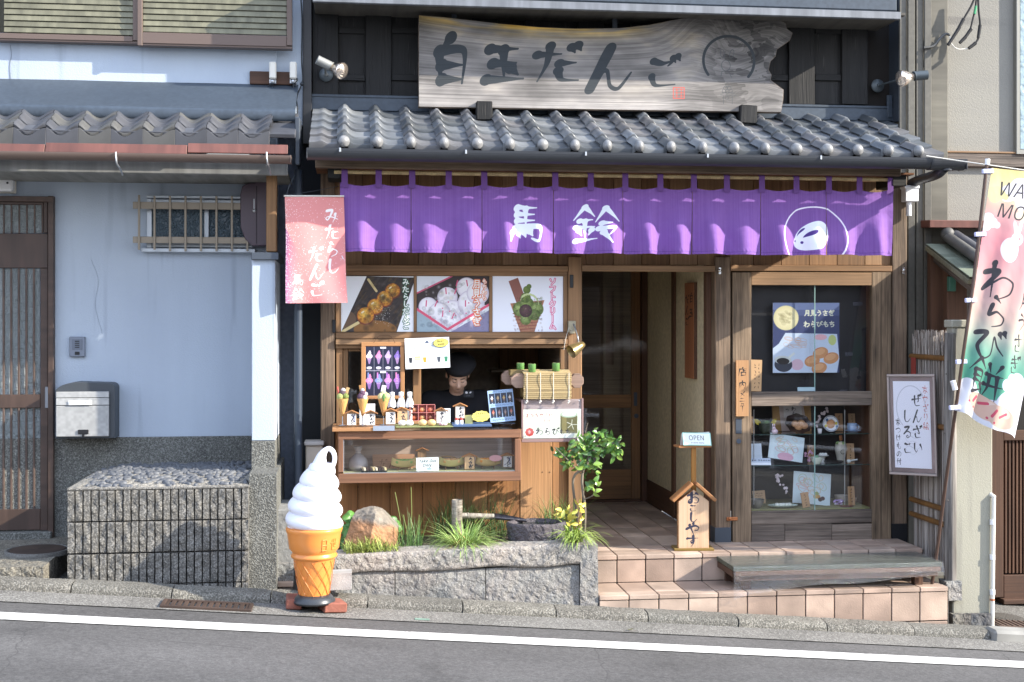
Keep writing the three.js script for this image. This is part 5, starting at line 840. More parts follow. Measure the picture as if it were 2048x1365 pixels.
  const bs = new THREE.Shape(), bq = R(866, 677, 897, 695, 0.06); bs.absellipse(0, 0, bq.w / 2, bq.h / 2, 0, 2 * PI); const bg = new THREE.ExtrudeGeometry(bs, { depth: 0.002, bevelEnabled: false, curveSegments: 24 }), bp = bg.attributes.position; for (let i = 0; i < bp.count; i++) bg.attributes.uv.setXY(i, bp.getX(i) / bq.w + 0.5, bp.getY(i) / bq.h + 0.5);
  const bubble = paint(160, 96, (g, w, h) => { g.fillStyle = '#e2d66a'; g.fillRect(0, 0, w, h); g.strokeStyle = '#3d3a2c'; g.lineWidth = 5; g.beginPath(); g.ellipse(80, 48, 77, 45, 0, 0, 7); g.stroke(); g.fillStyle = '#2c2a22'; g.font = 'bold 32px sans-serif'; g.textAlign = 'center'; g.fillText('Beer', 78, 42); g.fillText('¥600', 82, 76); });
  const bo = shade(new THREE.Mesh(bg, [bubble, m.paper])); bo.name = numbered('price_bubble'); bo.position.set(bq.x, bq.y, 0.06); bo.rotation.z = 0.1; scene.add(bo); tag(bo, 'yellow bubble card reading Beer on the corner of the take out sign', 'price card');
}
{ // little clip lamp on the middle post
  const t = thing('clip_lamp', 'small brass-coloured clip lamp on the post right of the serving window', 'lamp', at(1148, 706, 0.1)), br = M('#b09a68', { rough: 0.3, metal: 0.75 });
  part('clip', [fb(1137, 642, 1152, 666, 0.04, 0.04, 0.004), fb(1140, 660, 1150, 668, 0.05, 0.02, 0.003)], M('#a59d86', { rough: 0.5, metal: 0.5 }), t);
  part('arm', tube([at(1147, 648, 0.04), at(1152, 662, 0.08), at(1156, 676, 0.12), at(1157, 684, 0.12)], 0.005, 16, 8), m.zinc, t);
  const a = at(1168, 688, 0.12), b = at(1142, 704, 0.16), d = b.clone().sub(a), L = d.length();
  part('lamp_shade', lathe([[0.001, 0], [0.02, 0.004], [0.03, L * 0.3], [0.042, L * 0.7], [0.05, L], [0.047, L], [0.04, L * 0.7], [0.027, L * 0.3]], 24).applyQuaternion(new THREE.Quaternion().setFromUnitVectors(v3(0, 1, 0), d.normalize())).translate(a.x, a.y, a.z), br, t);
  part('cord', tube([at(1138, 655, 0.04), at(1131, 680, 0.03), at(1128, 700, 0.02)], 0.002, 10, 5), m.offwhite, t);
}
// ---------------------------------------------------------------- granite planter and what grows in it
const zP = 0.8;
{
  const pl = thing('stone_planter', 'rough granite planter before the serving window', 'planter', v3(X(930, zP), -0.2, 0.4));
  const L = X(668, zP), Rr = X(1160, zP), top0 = Y(668, 1112, zP), top1 = Y(1160, 1088, zP), tj0 = Y(668, 1148, zP), tj1 = Y(1160, 1131, zP);
  // upper course: a long stone with an uneven lower edge
  const long = (x0, x1, yt0, yt1, yb0, yb1, z1, d, mat, amp) => {
    const g = rough((x0 + x1) / 2, 0, z1 - d / 2, x1 - x0, 1, d, 26, 0, 1), p = g.attributes.position;
    for (let i = 0; i < p.count; i++) {
      const x = p.getX(i), t = (x - x0) / (x1 - x0), v = p.getY(i) + 0.5, z = p.getZ(i), q = (s) => fbm3(x * 17 + s, v * 4 + s, z * 17, 4) - 0.46;
      const yb = mix(yb0, yb1, t) + 0.008 * Math.sin(x * 9) + 0.01 * (n3(x * 7, 3, 1) - 0.5), yt = mix(yt0, yt1, t) + 0.006 * (n3(x * 4, 1, 9) - 0.5);
      p.setXYZ(i, x, mix(yb, yt, v) + q(5) * amp * 0.5, z + (z > z1 - 0.01 ? q(0) * amp * 2 - 0.012 * Math.pow(Math.abs(v * 2 - 1), 6) : 0));
    }
    const r = uvs(g, 0, rr(0, 4), rr(0, 4)); r.computeVertexNormals(); return toCreasedNormals(r, 1.0);
  };
  part('coping_stone', long(L, Rr, top0, top1, tj0, tj1, zP + 0.01, 0.22, m.granite, 0.008), m.granite, pl);
  const js = [668, 790, 972, 1160].map((p) => X(p, zP));
  for (let k = 0; k < 3; k++) { const a = js[k] + 0.003, b = js[k + 1] - 0.003, ta = mix(tj0, tj1, (a - L) / (Rr - L)) - 0.004, tb = mix(tj0, tj1, (b - L) / (Rr - L)) - 0.004; part('wall_stone', long(a, b, ta, tb, road(a) - 0.12, road(b) - 0.12, zP - 0.012, 0.2, m.granite2, 0.008), m.granite2, pl); }
  part('end_stone', rough(X(1178, zP), (Y(1178, 1090, zP) + road(X(1178)) - 0.12) / 2, 0.41, X(1196, zP) - X(1161, zP), Y(1178, 1090, zP) - road(X(1178)) + 0.12, 0.8, 26, 0.008, 16, 5, 1.2), m.granite2, pl);
  part('end_stone', rough(X(662, zP), (Y(662, 1112, zP) + road(X(662)) - 0.12) / 2, 0.6, 0.05, Y(662, 1112, zP) - road(X(662)) + 0.12, 0.3, 24, 0.012, 16, 9, 1.2), m.granite, pl);
  const soil = uvs(gridGeo(30, 12, (u, v) => v3(mix(X(645, 0.3), X(1160, zP) - 0.005, u), mix(top0, top1, u) - 0.04 + 0.03 * (n3(u * 14, v * 5, 1) - 0.4), mix(zP - 0.2, -0.02, v))), 0);
  part('soil', soil, M('#6d6357', { map: 'grit', bump: 'lumps', scale: 0.02, rough: 1 }), pl);
}
const soilY = (x) => { const a = X(668, zP), b = X(1160, zP), t = clamp((x - a) / (b - a)); return mix(Y(668, 1112, zP), Y(1160, 1088, zP), t) - 0.045; };
const leafMat = (h, o = {}) => new THREE.MeshPhysicalMaterial({ color: h, roughness: 0.45, side: THREE.DoubleSide, ...o });
// a leaf lying along +y from its stalk, folded along the midrib and arched
function leafGeo(l, w, fold = 0.25, arch = 0.25, nu = 4, nv = 6, shape = 0.8) {
  const g = gridGeo(nu, nv, (u, v) => { const s = (u - 0.5) * 2, ww = w * Math.pow(Math.sin(PI * Math.pow(v * 0.98 + 0.01, shape)), 0.8) * 0.5; return v3(s * ww, l * v, -arch * l * v * v + Math.abs(s) * ww * fold); });
  const r = g.toNonIndexed(); return flat(r);
}
// a bending ribbon
function blade(p, yaw, len, w, lean, droop, n = 6) {
  const P = [], N = []; const c = Math.cos(yaw), s = Math.sin(yaw); let q = p.clone(), a = lean;
  const pts = [q.clone()]; for (let i = 0; i < n; i++) { q = q.clone().add(v3(c * Math.sin(a), Math.cos(a), s * Math.sin(a)).multiplyScalar(len / n)); a += droop / n; pts.push(q); }
  const I = [], V = []; pts.forEach((k, i) => { const ww = w * (1 - Math.pow(i / n, 2.2)) * 0.5 + 0.0004; V.push(k.x - s * ww, k.y, k.z + c * ww, k.x + s * ww, k.y, k.z - c * ww); if (i) { const b = i * 2; I.push(b - 2, b - 1, b, b - 1, b + 1, b); } });
  const g = new THREE.BufferGeometry(); g.setAttribute('position', new THREE.Float32BufferAttribute(V, 3)); g.setIndex(I); g.computeVertexNormals(); return g;
}
const onSoil = (px, z) => { const x = X(px, z); return v3(x, soilY(x), z); };
{ // two-toned rock
  const c = at(744, 1062, 0.52), g = new THREE.IcosahedronGeometry(1, 24), p = g.attributes.position, a = v3();
  const cut = [[v3(-0.5, 0.35, 0.8), 0.62], [v3(0.55, 0.1, 0.85), 0.6], [v3(0.7, 0.6, 0.2), 0.72], [v3(-0.8, 0.3, -0.1), 0.75], [v3(-0.3, 0.9, 0.2), 0.78], [v3(0.3, 0.95, 0.1), 0.86], [v3(0.95, -0.1, 0.1), 0.8]].map(([n, d]) => [n.normalize(), d]);
  for (let i = 0; i < p.count; i++) { a.fromBufferAttribute(p, i); const dir = a.clone().normalize(); let r = 1; for (const [n, d] of cut) { const k = dir.dot(n); if (k > 0) r = Math.min(r, d / k); } r += 0.09 * (fbm3(dir.x * 3 + 4, dir.y * 3, dir.z * 3, 4) - 0.45) + 0.03 * (fbm3(dir.x * 12, dir.y * 12, dir.z * 12, 3) - 0.45); a.copy(dir).multiplyScalar(r); p.setXYZ(i, c.x + a.x * 0.205 - a.y * 0.01, c.y - 0.02 + a.y * 0.19, c.z + a.z * 0.16); }
  const r = uvs(g, 1), col = new Float32Array(r.attributes.position.count * 3), q = r.attributes.position;
  for (let i = 0; i < q.count; i++) { const x = q.getX(i), y = q.getY(i), z = q.getZ(i), k = sm(clamp((y - c.y - 0.055 + (x - c.x) * 0.25 + 0.08 * (fbm3(x * 9, y * 9, z * 9) - 0.5)) * 18 + 0.5)), n = 0.8 + 0.5 * (fbm3(x * 26, y * 26, z * 26) - 0.45), A = [0.42, 0.22, 0.11], B = [0.27, 0.235, 0.19]; for (let t = 0; t < 3; t++) col[i * 3 + t] = mix(A[t], B[t], k) * n; }
  r.computeVertexNormals(); const s = toCreasedNormals(r, 0.5); s.setAttribute('color', new THREE.BufferAttribute(col, 3));
  const rk = new THREE.Mesh(s, new THREE.MeshStandardMaterial({ vertexColors: true, roughness: 0.85, bumpMap: T.lumps, bumpScale: 0.008 })); shade(rk); rk.name = numbered('garden_rock'); s.translate(-c.x, -c.y + 0.2, -c.z); rk.position.set(c.x, c.y - 0.2, c.z); scene.add(rk);
  tag(rk, 'large orange and brown angular rock at the left end of the granite planter', 'rock');
}
{ // bamboo spout and stone basin
  const t = thing('water_spout', 'pale bamboo water spout with a side pipe reaching over the stone basin', 'water spout', onSoil(914, 0.36)), z = 0.36, a = at(914, 1046, z), top = at(914, 1000, z), r = 0.037;
  const bm = M('#c3bcae', { map: 'old', rough: 0.6 });
  part('upright', [lathe([[r, -0.12], [r, 0.1], [r * 1.05, 0.104], [r, 0.11], [r * 0.98, top.y - a.y], [r * 0.82, top.y - a.y], [r * 0.82, top.y - a.y - 0.04], [0.001, top.y - a.y - 0.045]], 24).translate(a.x, a.y, z)], bm, t);
  part('pipe', [rod(at(922, 1032, z), at(988, 1034, z), 0.02, 0.02, 16), rod(at(935, 1032, z), at(937, 1032, z), 0.022, 0.022, 16)], bm, t);
  const e = at(986, 1034, z), f = at(1053, 1041, z + 0.06); part('spout', [gridGeo(14, 10, (u, v) => { const c = e.clone().lerp(f, v), w = 0.022 * (1 - 0.25 * v * v), q = -PI * 0.1 - u * PI * (0.95 + 0.35 * (1 - v)); return v3(c.x, c.y + w * Math.sin(q) + 0.004, c.z + w * Math.cos(q)); })], M('#6c6a72', { map: 'old', rough: 0.5 }), t);
  const bz = 0.5, b = at(1073, 1095, bz), R0 = (X(1135, bz) - X(1011, bz)) / 2 * 0.97, H = at(1073, 1047, bz).y - b.y + 0.01;
  const bs = thing('stone_basin', 'dark round stone water basin under the bamboo spout', 'basin', b.clone().setY(b.y - 0.04));
  const bg = lathe([[0.001, -0.05], [R0 * 0.86, -0.05], [R0 * 0.92, H * 0.2], [R0 * 0.98, H * 0.7], [R0, H * 0.9], [R0 * 0.97, H], [R0 * 0.9, H + 0.002], [R0 * 0.82, H - 0.01], [R0 * 0.72, H - 0.05], [0.001, H - 0.08]], 64), bp = bg.attributes.position;
  for (let i = 0; i < bp.count; i++) { const x = bp.getX(i), y = bp.getY(i), zz = bp.getZ(i), k = 1 + 0.09 * (fbm3(x * 7, y * 7, zz * 7) - 0.45) + 0.03 * (fbm3(x * 30, y * 30, zz * 30) - 0.45); bp.setXYZ(i, x * k, y + 0.01 * (fbm3(x * 12, 1, zz * 12) - 0.45), zz * k * 0.72); }
  bg.computeVertexNormals(); part('basin', uvs(bg.translate(b.x, b.y, bz)), M('#68646a', { map: 'granite', bump: 'lumps', scale: 0.014, rough: 0.85 }), bs);
  part('water', new THREE.CircleGeometry(R0 * 0.8, 40).rotateX(-PI / 2).scale(1, 1, 0.72).translate(b.x, b.y + H - 0.02, bz), M('#2e332e', { rough: 0.05 }), bs);
  solo('pebble', ball(X(1003, 0.6), soilY(X(1003, 0.6)) + 0.012, 0.62, 0.022, 1.2, 0.8, 1), M('#8f93a2', { map: 'blotch', rough: 0.5 }), 'smooth bluish pebble lying between the grass clump and the stone basin', 'pebble');
}
{ // grass clump before the spout, finer grass behind it
  const t = thing('grass_clump', 'bright green arching grass clump in the middle of the granite planter', 'plant', onSoil(928, 0.6)), B = [], C = [];
  for (let i = 0; i < 420; i++) { const y = rr(0, 2 * PI), r = Math.sqrt(rnd()) * 0.07, o = onSoil(928, 0.58).add(v3(Math.cos(y) * r * 1.4, 0, Math.sin(y) * r * 0.9)); (i % 3 ? B : C).push(blade(o, y + rr(-0.5, 0.5), rr(0.16, 0.33), rr(0.004, 0.008), rr(0.15, 1.0), rr(0.9, 2.4), 7)); }
  part('blades', B, leafMat('#8fae58', { roughness: 0.5, transmission: 0.25, thickness: 0 }), t, 'stuff'); part('blades', C, leafMat('#b9cc84', { roughness: 0.5, transmission: 0.25, thickness: 0 }), t, 'stuff');
  const dead = []; for (let i = 0; i < 60; i++) { const y = rr(0, 6.28); dead.push(blade(onSoil(928, 0.58).add(v3(rr(-0.08, 0.08), 0, rr(-0.05, 0.06))), y, rr(0.12, 0.3), rr(0.004, 0.006), rr(0.5, 1.2), rr(0.6, 1.8), 5)); } part('dry_blades', dead, leafMat('#b09a66', { roughness: 0.8 }), t, 'stuff');
  const f = thing('fine_grass', 'fine dark green grass behind the bamboo spout', 'plant', onSoil(925, 0.12)), D = [];
  for (let i = 0; i < 420; i++) { const px = rr(868, 1010), o = onSoil(px, rr(0.06, 0.3)); D.push(blade(o, rr(0, 6.3), rr(0.16, 0.44), rr(0.002, 0.004), rr(0, 0.4), rr(0.2, 1.5), 6)); }
  part('blades', D, leafMat('#43592c', { roughness: 0.6 }), f, 'stuff');
  const h = thing('reed_grass', 'thin upright reeds right of the orange rock', 'plant', onSoil(820, 0.5)), E = [];
  for (let i = 0; i < 90; i++) { const o = onSoil(rr(800, 842), rr(0.4, 0.62)); E.push(blade(o, rr(0, 6.3), rr(0.1, 0.3), rr(0.003, 0.005), rr(0, 0.4), rr(0.1, 1.1), 5)); }
  part('blades', E, leafMat('#52733a', { roughness: 0.5 }), h, 'stuff');
  const stk = []; for (const [x0, y0, x1, y1] of [[805, 1100, 790, 985], [818, 1100, 822, 975], [826, 1095, 838, 1030], [814, 1095, 806, 1030]]) stk.push(tube([at(x0, y0, 0.5), at((x0 + x1) / 2 + 3, (y0 + y1) / 2, 0.5), at(x1, y1, 0.52)], 0.0025, 10, 5)); part('stem', stk, leafMat('#7d8a4e'), h, 'stuff');
  const s = thing('low_sedge', 'low yellow-green moss and sedge at the foot of the orange rock', 'plant', onSoil(745, 0.72)), S1 = [];
  for (let i = 0; i < 420; i++) { const c = pick([[712, 1.0], [745, 1.4], [770, 0.8], [730, 0.9]]), o = onSoil(c[0] + rr(-26, 26), rr(0.6, 0.78)).add(v3(0, 0.045, 0)); S1.push(blade(o, rr(0, 6.3), rr(0.04, 0.11) * c[1], rr(0.004, 0.008), rr(0.1, 0.9), rr(0.4, 1.5), 4)); }
  part('blades', S1, leafMat('#8d9a4c', { roughness: 0.6 }), s, 'stuff');
  const w = thing('hanging_grass', 'pale striped grass hanging over the right corner of the planter', 'plant', onSoil(1152, 0.7)), H1 = [];
  for (let i = 0; i < 110; i++) { const o = v3(X(1150, 0.72) + rr(-0.04, 0.04), soilY(X(1150)) + 0.05, rr(0.6, 0.78)); const yaw = pick([rr(0, 3.1), rr(0.9, 2.2), rr(0, 6.2)]); H1.push(blade(o, yaw, rr(0.14, 0.27), rr(0.006, 0.012), rr(0.4, 1.2), rr(1.2, 2.0), 6)); }
  part('blades', H1, leafMat('#9db35a', { roughness: 0.5 }), w, 'stuff');
  const dk = thing('dark_sedge', 'dark green grass between the basin and the middle post', 'plant', onSoil(1120, 0.2)), Q = [];
  for (let i = 0; i < 190; i++) { const o = onSoil(rr(1085, 1150), rr(0.1, 0.45)); Q.push(blade(o.add(v3(0, 0.03, 0)), rr(0, 6.3), rr(0.15, 0.36), rr(0.003, 0.006), rr(0, 0.7), rr(0.3, 1.6), 6)); }
  part('blades', Q, leafMat('#5f7a3a', { roughness: 0.55 }), dk, 'stuff');
}
{ // big round leaves behind the soft cream
  const t = thing('broad_leaf_plant', 'plant with large round green leaves left of the orange rock', 'plant', onSoil(705, 0.4)), mats = [leafMat('#4c7a35'), leafMat('#3f6b2f'), leafMat('#5a8740')];
  const g = gridGeo(20, 5, (u, v) => { const a = u * 2 * PI, r = 0.062 * v * (1 - 0.3 * Math.exp(-Math.pow((u - 0.5) * 9, 2))); return v3(r * Math.sin(a), -r * Math.cos(a) * 0.95, 0.012 * Math.sin(a * 3) * v - 0.02 * v * v); });
  for (const [px, py, z, rx, ry, s] of [[700, 1032, 0.34, -0.7, 0.2, 0.9], [716, 1048, 0.4, -0.4, 0.4, 1], [690, 1052, 0.42, -0.9, -0.2, 0.9], [708, 1068, 0.5, -0.3, 0.1, 1.15], [688, 1078, 0.45, -0.5, -0.4, 0.9], [726, 1030, 0.3, -1.1, 0.3, 0.7], [782, 1035, 0.25, -0.9, 0.2, 0.8], [796, 1050, 0.25, -0.7, 0.5, 0.8], [697, 1092, 0.55, -0.5, 0.2, 0.8]]) {
    const c = at(px, py, z), o = onSoil(px, z); piece('leaf', g, pick(mats), t, c, [rx, ry, rr(-0.8, 0.8)], s); part('stalk', tube([o, o.clone().lerp(c, 0.6).add(v3(0.01, 0.01, 0)), c.clone().add(v3(0, 0, -0.005))], 0.003, 8, 5), mats[2], t);
  }
}
{ // glossy shrub by the post
  const t = thing('leafy_shrub', 'glossy-leaved shrub with a forked pale stem beside the entrance', 'shrub', onSoil(1160, 0.34)), bark = M('#8f8372', { map: 'blotch', rough: 0.9 });
  const z = 0.34, mk = (l, r) => part('stem', tube(l.map(([x, y, d]) => at(x, y, z + d)), r, 20, 7), bark, t);
  mk([[1158, 1085, 0], [1152, 1020, 0], [1146, 965, 0], [1150, 950, 0.02], [1170, 935, 0.03], [1185, 905, 0]], 0.009);
  mk([[1168, 1085, 0], [1170, 1020, 0.03], [1164, 960, 0.02], [1170, 930, 0], [1195, 890, 0]], 0.01);
  mk([[1168, 1000, 0.03], [1185, 992, 0.06], [1192, 980, 0.08]], 0.004); mk([[1164, 950, 0.02], [1130, 915, 0.05], [1110, 895, 0.06]], 0.004); mk([[1180, 915, 0], [1220, 890, 0.05], [1240, 885, 0.08]], 0.004); mk([[1168, 890, 0], [1172, 860, 0.0], [1176, 846, 0]], 0.003);
  const gs = [leafGeo(0.064, 0.037, 0.3, 0.3), leafGeo(0.056, 0.034, 0.25, 0.5), leafGeo(0.068, 0.035, 0.35, 0.15)], ms = [leafMat('#44682c', { roughness: 0.3 }), leafMat('#557c38', { roughness: 0.3 }), leafMat('#375724', { roughness: 0.3 }), leafMat('#7c9a46', { roughness: 0.3 })];
  let n = 0; const put = (px, py, dz) => { const p = at(px, py, z + dz); piece('leaf', pick(gs), py > 925 && rnd() < 0.6 ? ms[3] : pick(ms), t, p, [rr(-1.1, 0.5), rr(-0.9, 0.9), (rnd() < 0.5 ? -1 : 1) * rr(0.7, 2.9)], rr(0.5, 1.0)); n++; };
  const cl = [[1190, 887, 44, 28, 110], [1158, 912, 46, 24, 80], [1216, 896, 28, 22, 40], [1175, 935, 22, 18, 24], [1186, 972, 12, 14, 18], [1118, 905, 16, 10, 10], [1135, 925, 10, 10, 8], [1236, 884, 10, 6, 7], [1180, 868, 14, 8, 8]];
  for (const [x, y, w, h, k] of cl) for (let i = 0; i < k && n < 299; i++) { const a = rr(0, 2 * PI), r = Math.sqrt(rnd()); put(x + Math.cos(a) * r * w, y + Math.sin(a) * r * h, rr(-0.1, 0.1)); }
  const s = thing('yellow_shrub', 'small yellow-leaved shrub at the right end of the planter', 'shrub', onSoil(1150, 0.5)), ym = [leafMat('#c3b64e'), leafMat('#b3a648'), leafMat('#9aa04a')];
  part('stem', [tube([onSoil(1150, 0.5), at(1152, 1060, 0.5), at(1160, 1012, 0.5)], 0.004, 10, 6), tube([onSoil(1146, 0.5), at(1140, 1055, 0.5), at(1132, 1030, 0.5)], 0.003, 10, 6)], bark, s);
  const yg = leafGeo(0.075, 0.034, 0.3, 0.3);
  for (let i = 0; i < 46; i++) { const [cx, cy, w, h] = pick([[1158, 1012, 12, 10], [1150, 1038, 16, 18], [1132, 1030, 12, 10], [1160, 1050, 8, 14]]), p = at(cx + rr(-w, w), cy + rr(-h, h), 0.5 + rr(-0.06, 0.06)); piece('leaf', yg, pick(ym), s, p, [rr(-0.8, 0.9), rr(-1, 1), rr(-2, 2)], rr(0.45, 0.95)); }
}
// ---------------------------------------------------------------- the big soft cream cone and its bricks
{
  const z = 1.12, c = at(628, 1200, z), yr = road(c.x), S = (DIST - z) / F, k = S * 1.0, yy = (py) => at(628, py, z).y;
  const t = thing('soft_cream_figure', 'tall white soft cream figure on an orange plastic cone at the kerb', 'display figure', v3(c.x, yy(1206), z));
  const or = new THREE.MeshPhysicalMaterial({ color: '#dd8a40', roughness: 0.32, clearcoat: 0.3, clearcoatRoughness: 0.4 }), wh = new THREE.MeshPhysicalMaterial({ color: '#e6e6ee', roughness: 0.35, clearcoat: 0.2 });
  const r = (px) => px * S;
  part('base', lathe([[0.001, yy(1190)], [r(30), yy(1188)], [r(36), yy(1193)], [r(42), yy(1201)], [r(40), yy(1206)], [0.001, yy(1206)]], 40).translate(c.x, 0, z), M('#35383c', { rough: 0.35 }), t);
  part('cone', lathe([[r(29), yy(1190)], [r(30), yy(1186)], [r(34), yy(1150)], [r(40), yy(1118)], [r(41), yy(1116)], [r(45), yy(1114)], [r(46), yy(1110)], [r(43), yy(1106)], [r(43), yy(1103)], [r(49), yy(1096)], [r(51), yy(1080)], [r(53), yy(1066)], [r(55), yy(1062)], [r(56), yy(1057)], [r(54), yy(1053)], [0.001, yy(1050)]], 56).translate(c.x, 0, z), or, t);
  const ribs = []; for (const d of [-1, 1]) for (let i = 0; i < 14; i++) { const pts = []; for (let j = 0; j <= 12; j++) { const v = j / 12, a = i / 12 * 2 * PI + d * v * 1.15, rad = mix(r(30.6), r(40.4), v); pts.push(v3(c.x + rad * Math.cos(a), mix(yy(1188), yy(1119), v), z + rad * Math.sin(a))); } ribs.push(tube(pts, d > 0 ? 0.002 : 0.001, 16, 5)); }
  part('waffle_ribs', ribs, or, t, 'stuff');
  // raised emblem on the cup
  const em = []; for (const [ch, a0] of [['日', 1.15], ['世', 0.72]]) for (const st of G[ch].split(';')) { const q = st.split(' ').map((s) => s.split(',').map(Number)).map(([a, b]) => { const an = a0 + 0.17 - a / 100 * 0.36, y = mix(yy(1071), yy(1098), b / 100), rad = mix(r(52.6), r(49.2), b / 100); return v3(c.x + rad * Math.cos(an), y, z + rad * Math.sin(an)); }); em.push(new THREE.TubeGeometry(new THREE.CatmullRomCurve3(q, false, 'catmullrom', 0.0), q.length * 4, 0.0036, 5)); }
  part('emblem', em, or, t, 'stuff');
  // cream: a screw of five swelling turns, its tip curled over
  const tiers = 4.55, y0 = yy(1056), y1 = yy(927), RR = (v) => mix(r(56.5), r(22), Math.pow(v, 2.2)), cream = gridGeo(96, 120, (u, v) => {
    const a = u * 2 * PI, ph = v * tiers - u * 1.0 + 0.28, f = Math.abs(Math.sin(PI * ph)), close = clamp(v * 14);
    const rad = RR(v) * (0.865 + 0.15 * Math.pow(f, 0.66)) * (v < 0.03 ? mix(0.96, 1, v / 0.03) : 1);
    const lean = r(15) * Math.pow(v, 2.0);
    return v3(c.x + lean + rad * Math.cos(a), mix(y0, y1, v), z + rad * Math.sin(a));
  });
  const tip = [[639, 938], [640, 926], [643, 913], [649, 903], [657, 898], [665, 903], [669, 915], [667, 929], [662, 939]].map(([a, b]) => at(a, b, z)), cur = new THREE.CatmullRomCurve3(tip), NT = 40, frames = cur.computeFrenetFrames(NT, false);
  const tipG = gridGeo(20, NT, (u, v) => { const k2 = Math.round(v * NT), p = cur.getPointAt(v), a = u * 2 * PI, rad = v < 0.45 ? mix(r(24), r(5.2), Math.pow(v / 0.45, 0.5)) : mix(r(5.2), r(4), (v - 0.45) / 0.55); return p.add(frames.normals[k2].clone().multiplyScalar(Math.cos(a) * rad)).add(frames.binormals[k2].clone().multiplyScalar(Math.sin(a) * rad)); });
  part('cream', [cream, tipG, ball(tip[8].x, tip[8].y, z, r(4.2)), ball(tip[0].x, tip[0].y - r(2), z, r(23), 1, 0.75, 1)], wh, t);
  const bm = M('#ba7460', { map: 'blotch', bump: 'lumps', scale: 0.003, rough: 0.9 });
  const br = (x0, y0p, x1, y1p, zz, d, yaw, label) => { const q = R(x0, y0p, x1, y1p, zz), h = 0.062, x = q.x; const g = cb(0, 0, 0, q.w, h, d, 0.008); spin(g, 0, yaw, TILT).translate(x, yr + h / 2 + 0.002 + (x - c.x) * SL, zz - d / 2); solo('brick', g, bm, label, 'brick', 'bricks under the soft cream figure'); };
  br(570, 1200, 602, 1223, 1.16, 0.2, 0.05, 'red brick under the left side of the soft cream figure'); br(640, 1200, 688, 1224, 1.2, 0.16, 0.28, 'red brick under the right side of the soft cream figure');
  const sq = R(652, 1168, 703, 1199, 1.0); solo('stone_block', rough(sq.x, yr + 0.1 + 0.045, 0.93, sq.w, 0.105, 0.13, 40, 0.006, 22), m.paint, 'pale rough stone block standing on the kerb right of the cone', 'stone');
  // alley corner behind it
  const cs = thing('corner_step', 'concrete corner block with tile edging in the alley left of the shop', 'step', at(567, 1195, 0.55));
  part('block', fb(548, 1020, 600, 1132, 0.5, 0.5, 0.006), M('#a9aaa8', { map: 'blotch', bump: 'lumps', scale: 0.004, rough: 0.9 }), cs);
  part('stone', rough((X(549, 0.56) + X(587, 0.56)) / 2, Y(567, 1150, 0.56), 0.4, X(587, 0.56) - X(549, 0.56), Y(567, 1130, 0.56) - Y(567, 1172, 0.56), 0.3, 30, 0.006, 18), m.granite2, cs);
  part('edging_tile', fb(546, 1166, 586, 1175, 0.6, 0.4, 0.003), m.tile[0], cs); part('edging_tile', fb(546, 1176, 584, 1200, 0.59, 0.4, 0.003), M('#8d8378', { map: 'grit' }), cs);
  const mb = thing('meter_box', 'beige meter box on the wall in the alley behind the soft cream figure', 'meter box', at(625, 965, 0.1));
  part('case', fb(611, 892, 645, 990, 0.06, 0.14, 0.006), M('#b5aa9c', { rough: 0.6 }), mb); part('lid', fb(608, 884, 648, 892, 0.08, 0.18, 0.006), M('#a8a4a0', { rough: 0.5 }), mb);
}
// ---------------------------------------------------------------- display case under the serving window
const zC = 0.36, yCase = Y(855, 860, zC);
{
  const t = thing('display_case', 'brown-framed glass display case projecting under the serving window', 'display case', at(858, 967, 0.1));
  const fr = m.casing[0], d = zC;
  part('frame', [fb(676, 862, 1042, 878, zC, 0.035, 0.003), fb(676, 946, 1042, 965, zC, 0.035, 0.003), fb(676, 878.4, 686, 945.6, zC, 0.035, 0.003), fb(1030, 878.4, 1042, 945.6, zC, 0.035, 0.003)], fr, t);
  const q = R(676, 862, 1042, 965, zC);
  part('side_panel', wb(q.l + 0.002, q.l + 0.02, q.b + 0.004, q.t - 0.002, -0.01, zC - 0.036, 0.003), fr, t); part('side_panel', wb(q.r - 0.02, q.r - 0.002, q.b + 0.004, q.t - 0.002, -0.01, zC - 0.036, 0.003), fr, t);
  part('bottom_board', wb(q.l + 0.021, q.r - 0.021, q.b + 0.004, q.b + 0.03, -0.01, zC - 0.036, 0.003), fr, t);
  part('counter_top', [wb(X(664, zC), X(780, zC), q.t + 0.002, q.t + 0.026, -0.012, zC + 0.03, 0.003)], m.cedar[0], t);
  part('glass_top', wb(X(780.5, zC), X(1043, zC), q.t + 0.008, q.t + 0.016, -0.012, zC + 0.03, 0.001), m.glass, t);
  part('back_panel', wb(q.l + 0.021, q.r - 0.021, q.b + 0.031, q.t - 0.002, 0.0, 0.012, 0.002), M('#d3bba8', { map: 'wood', rough: 0.7 }), t);
  part('mat', wb(q.l + 0.03, q.r - 0.03, q.b + 0.031, q.b + 0.062, 0.02, zC - 0.04, 0.003), M('#bfc69a', { map: 'weave', rough: 0.9 }), t);
  part('pane', fb(686.3, 878.3, 1029.7, 945.7, zC - 0.014, 0.004, 0.0005), m.glass, t);
  part('pane_trim', [fb(686.3, 878.4, 687.8, 945.6, zC - 0.008, 0.004, 0.0005), fb(688, 944, 1029.7, 945.6, zC - 0.008, 0.004, 0.0005)], m.zinc, t);
}
const tan = M('#c79d70', { map: 'wood', rough: 0.7 });
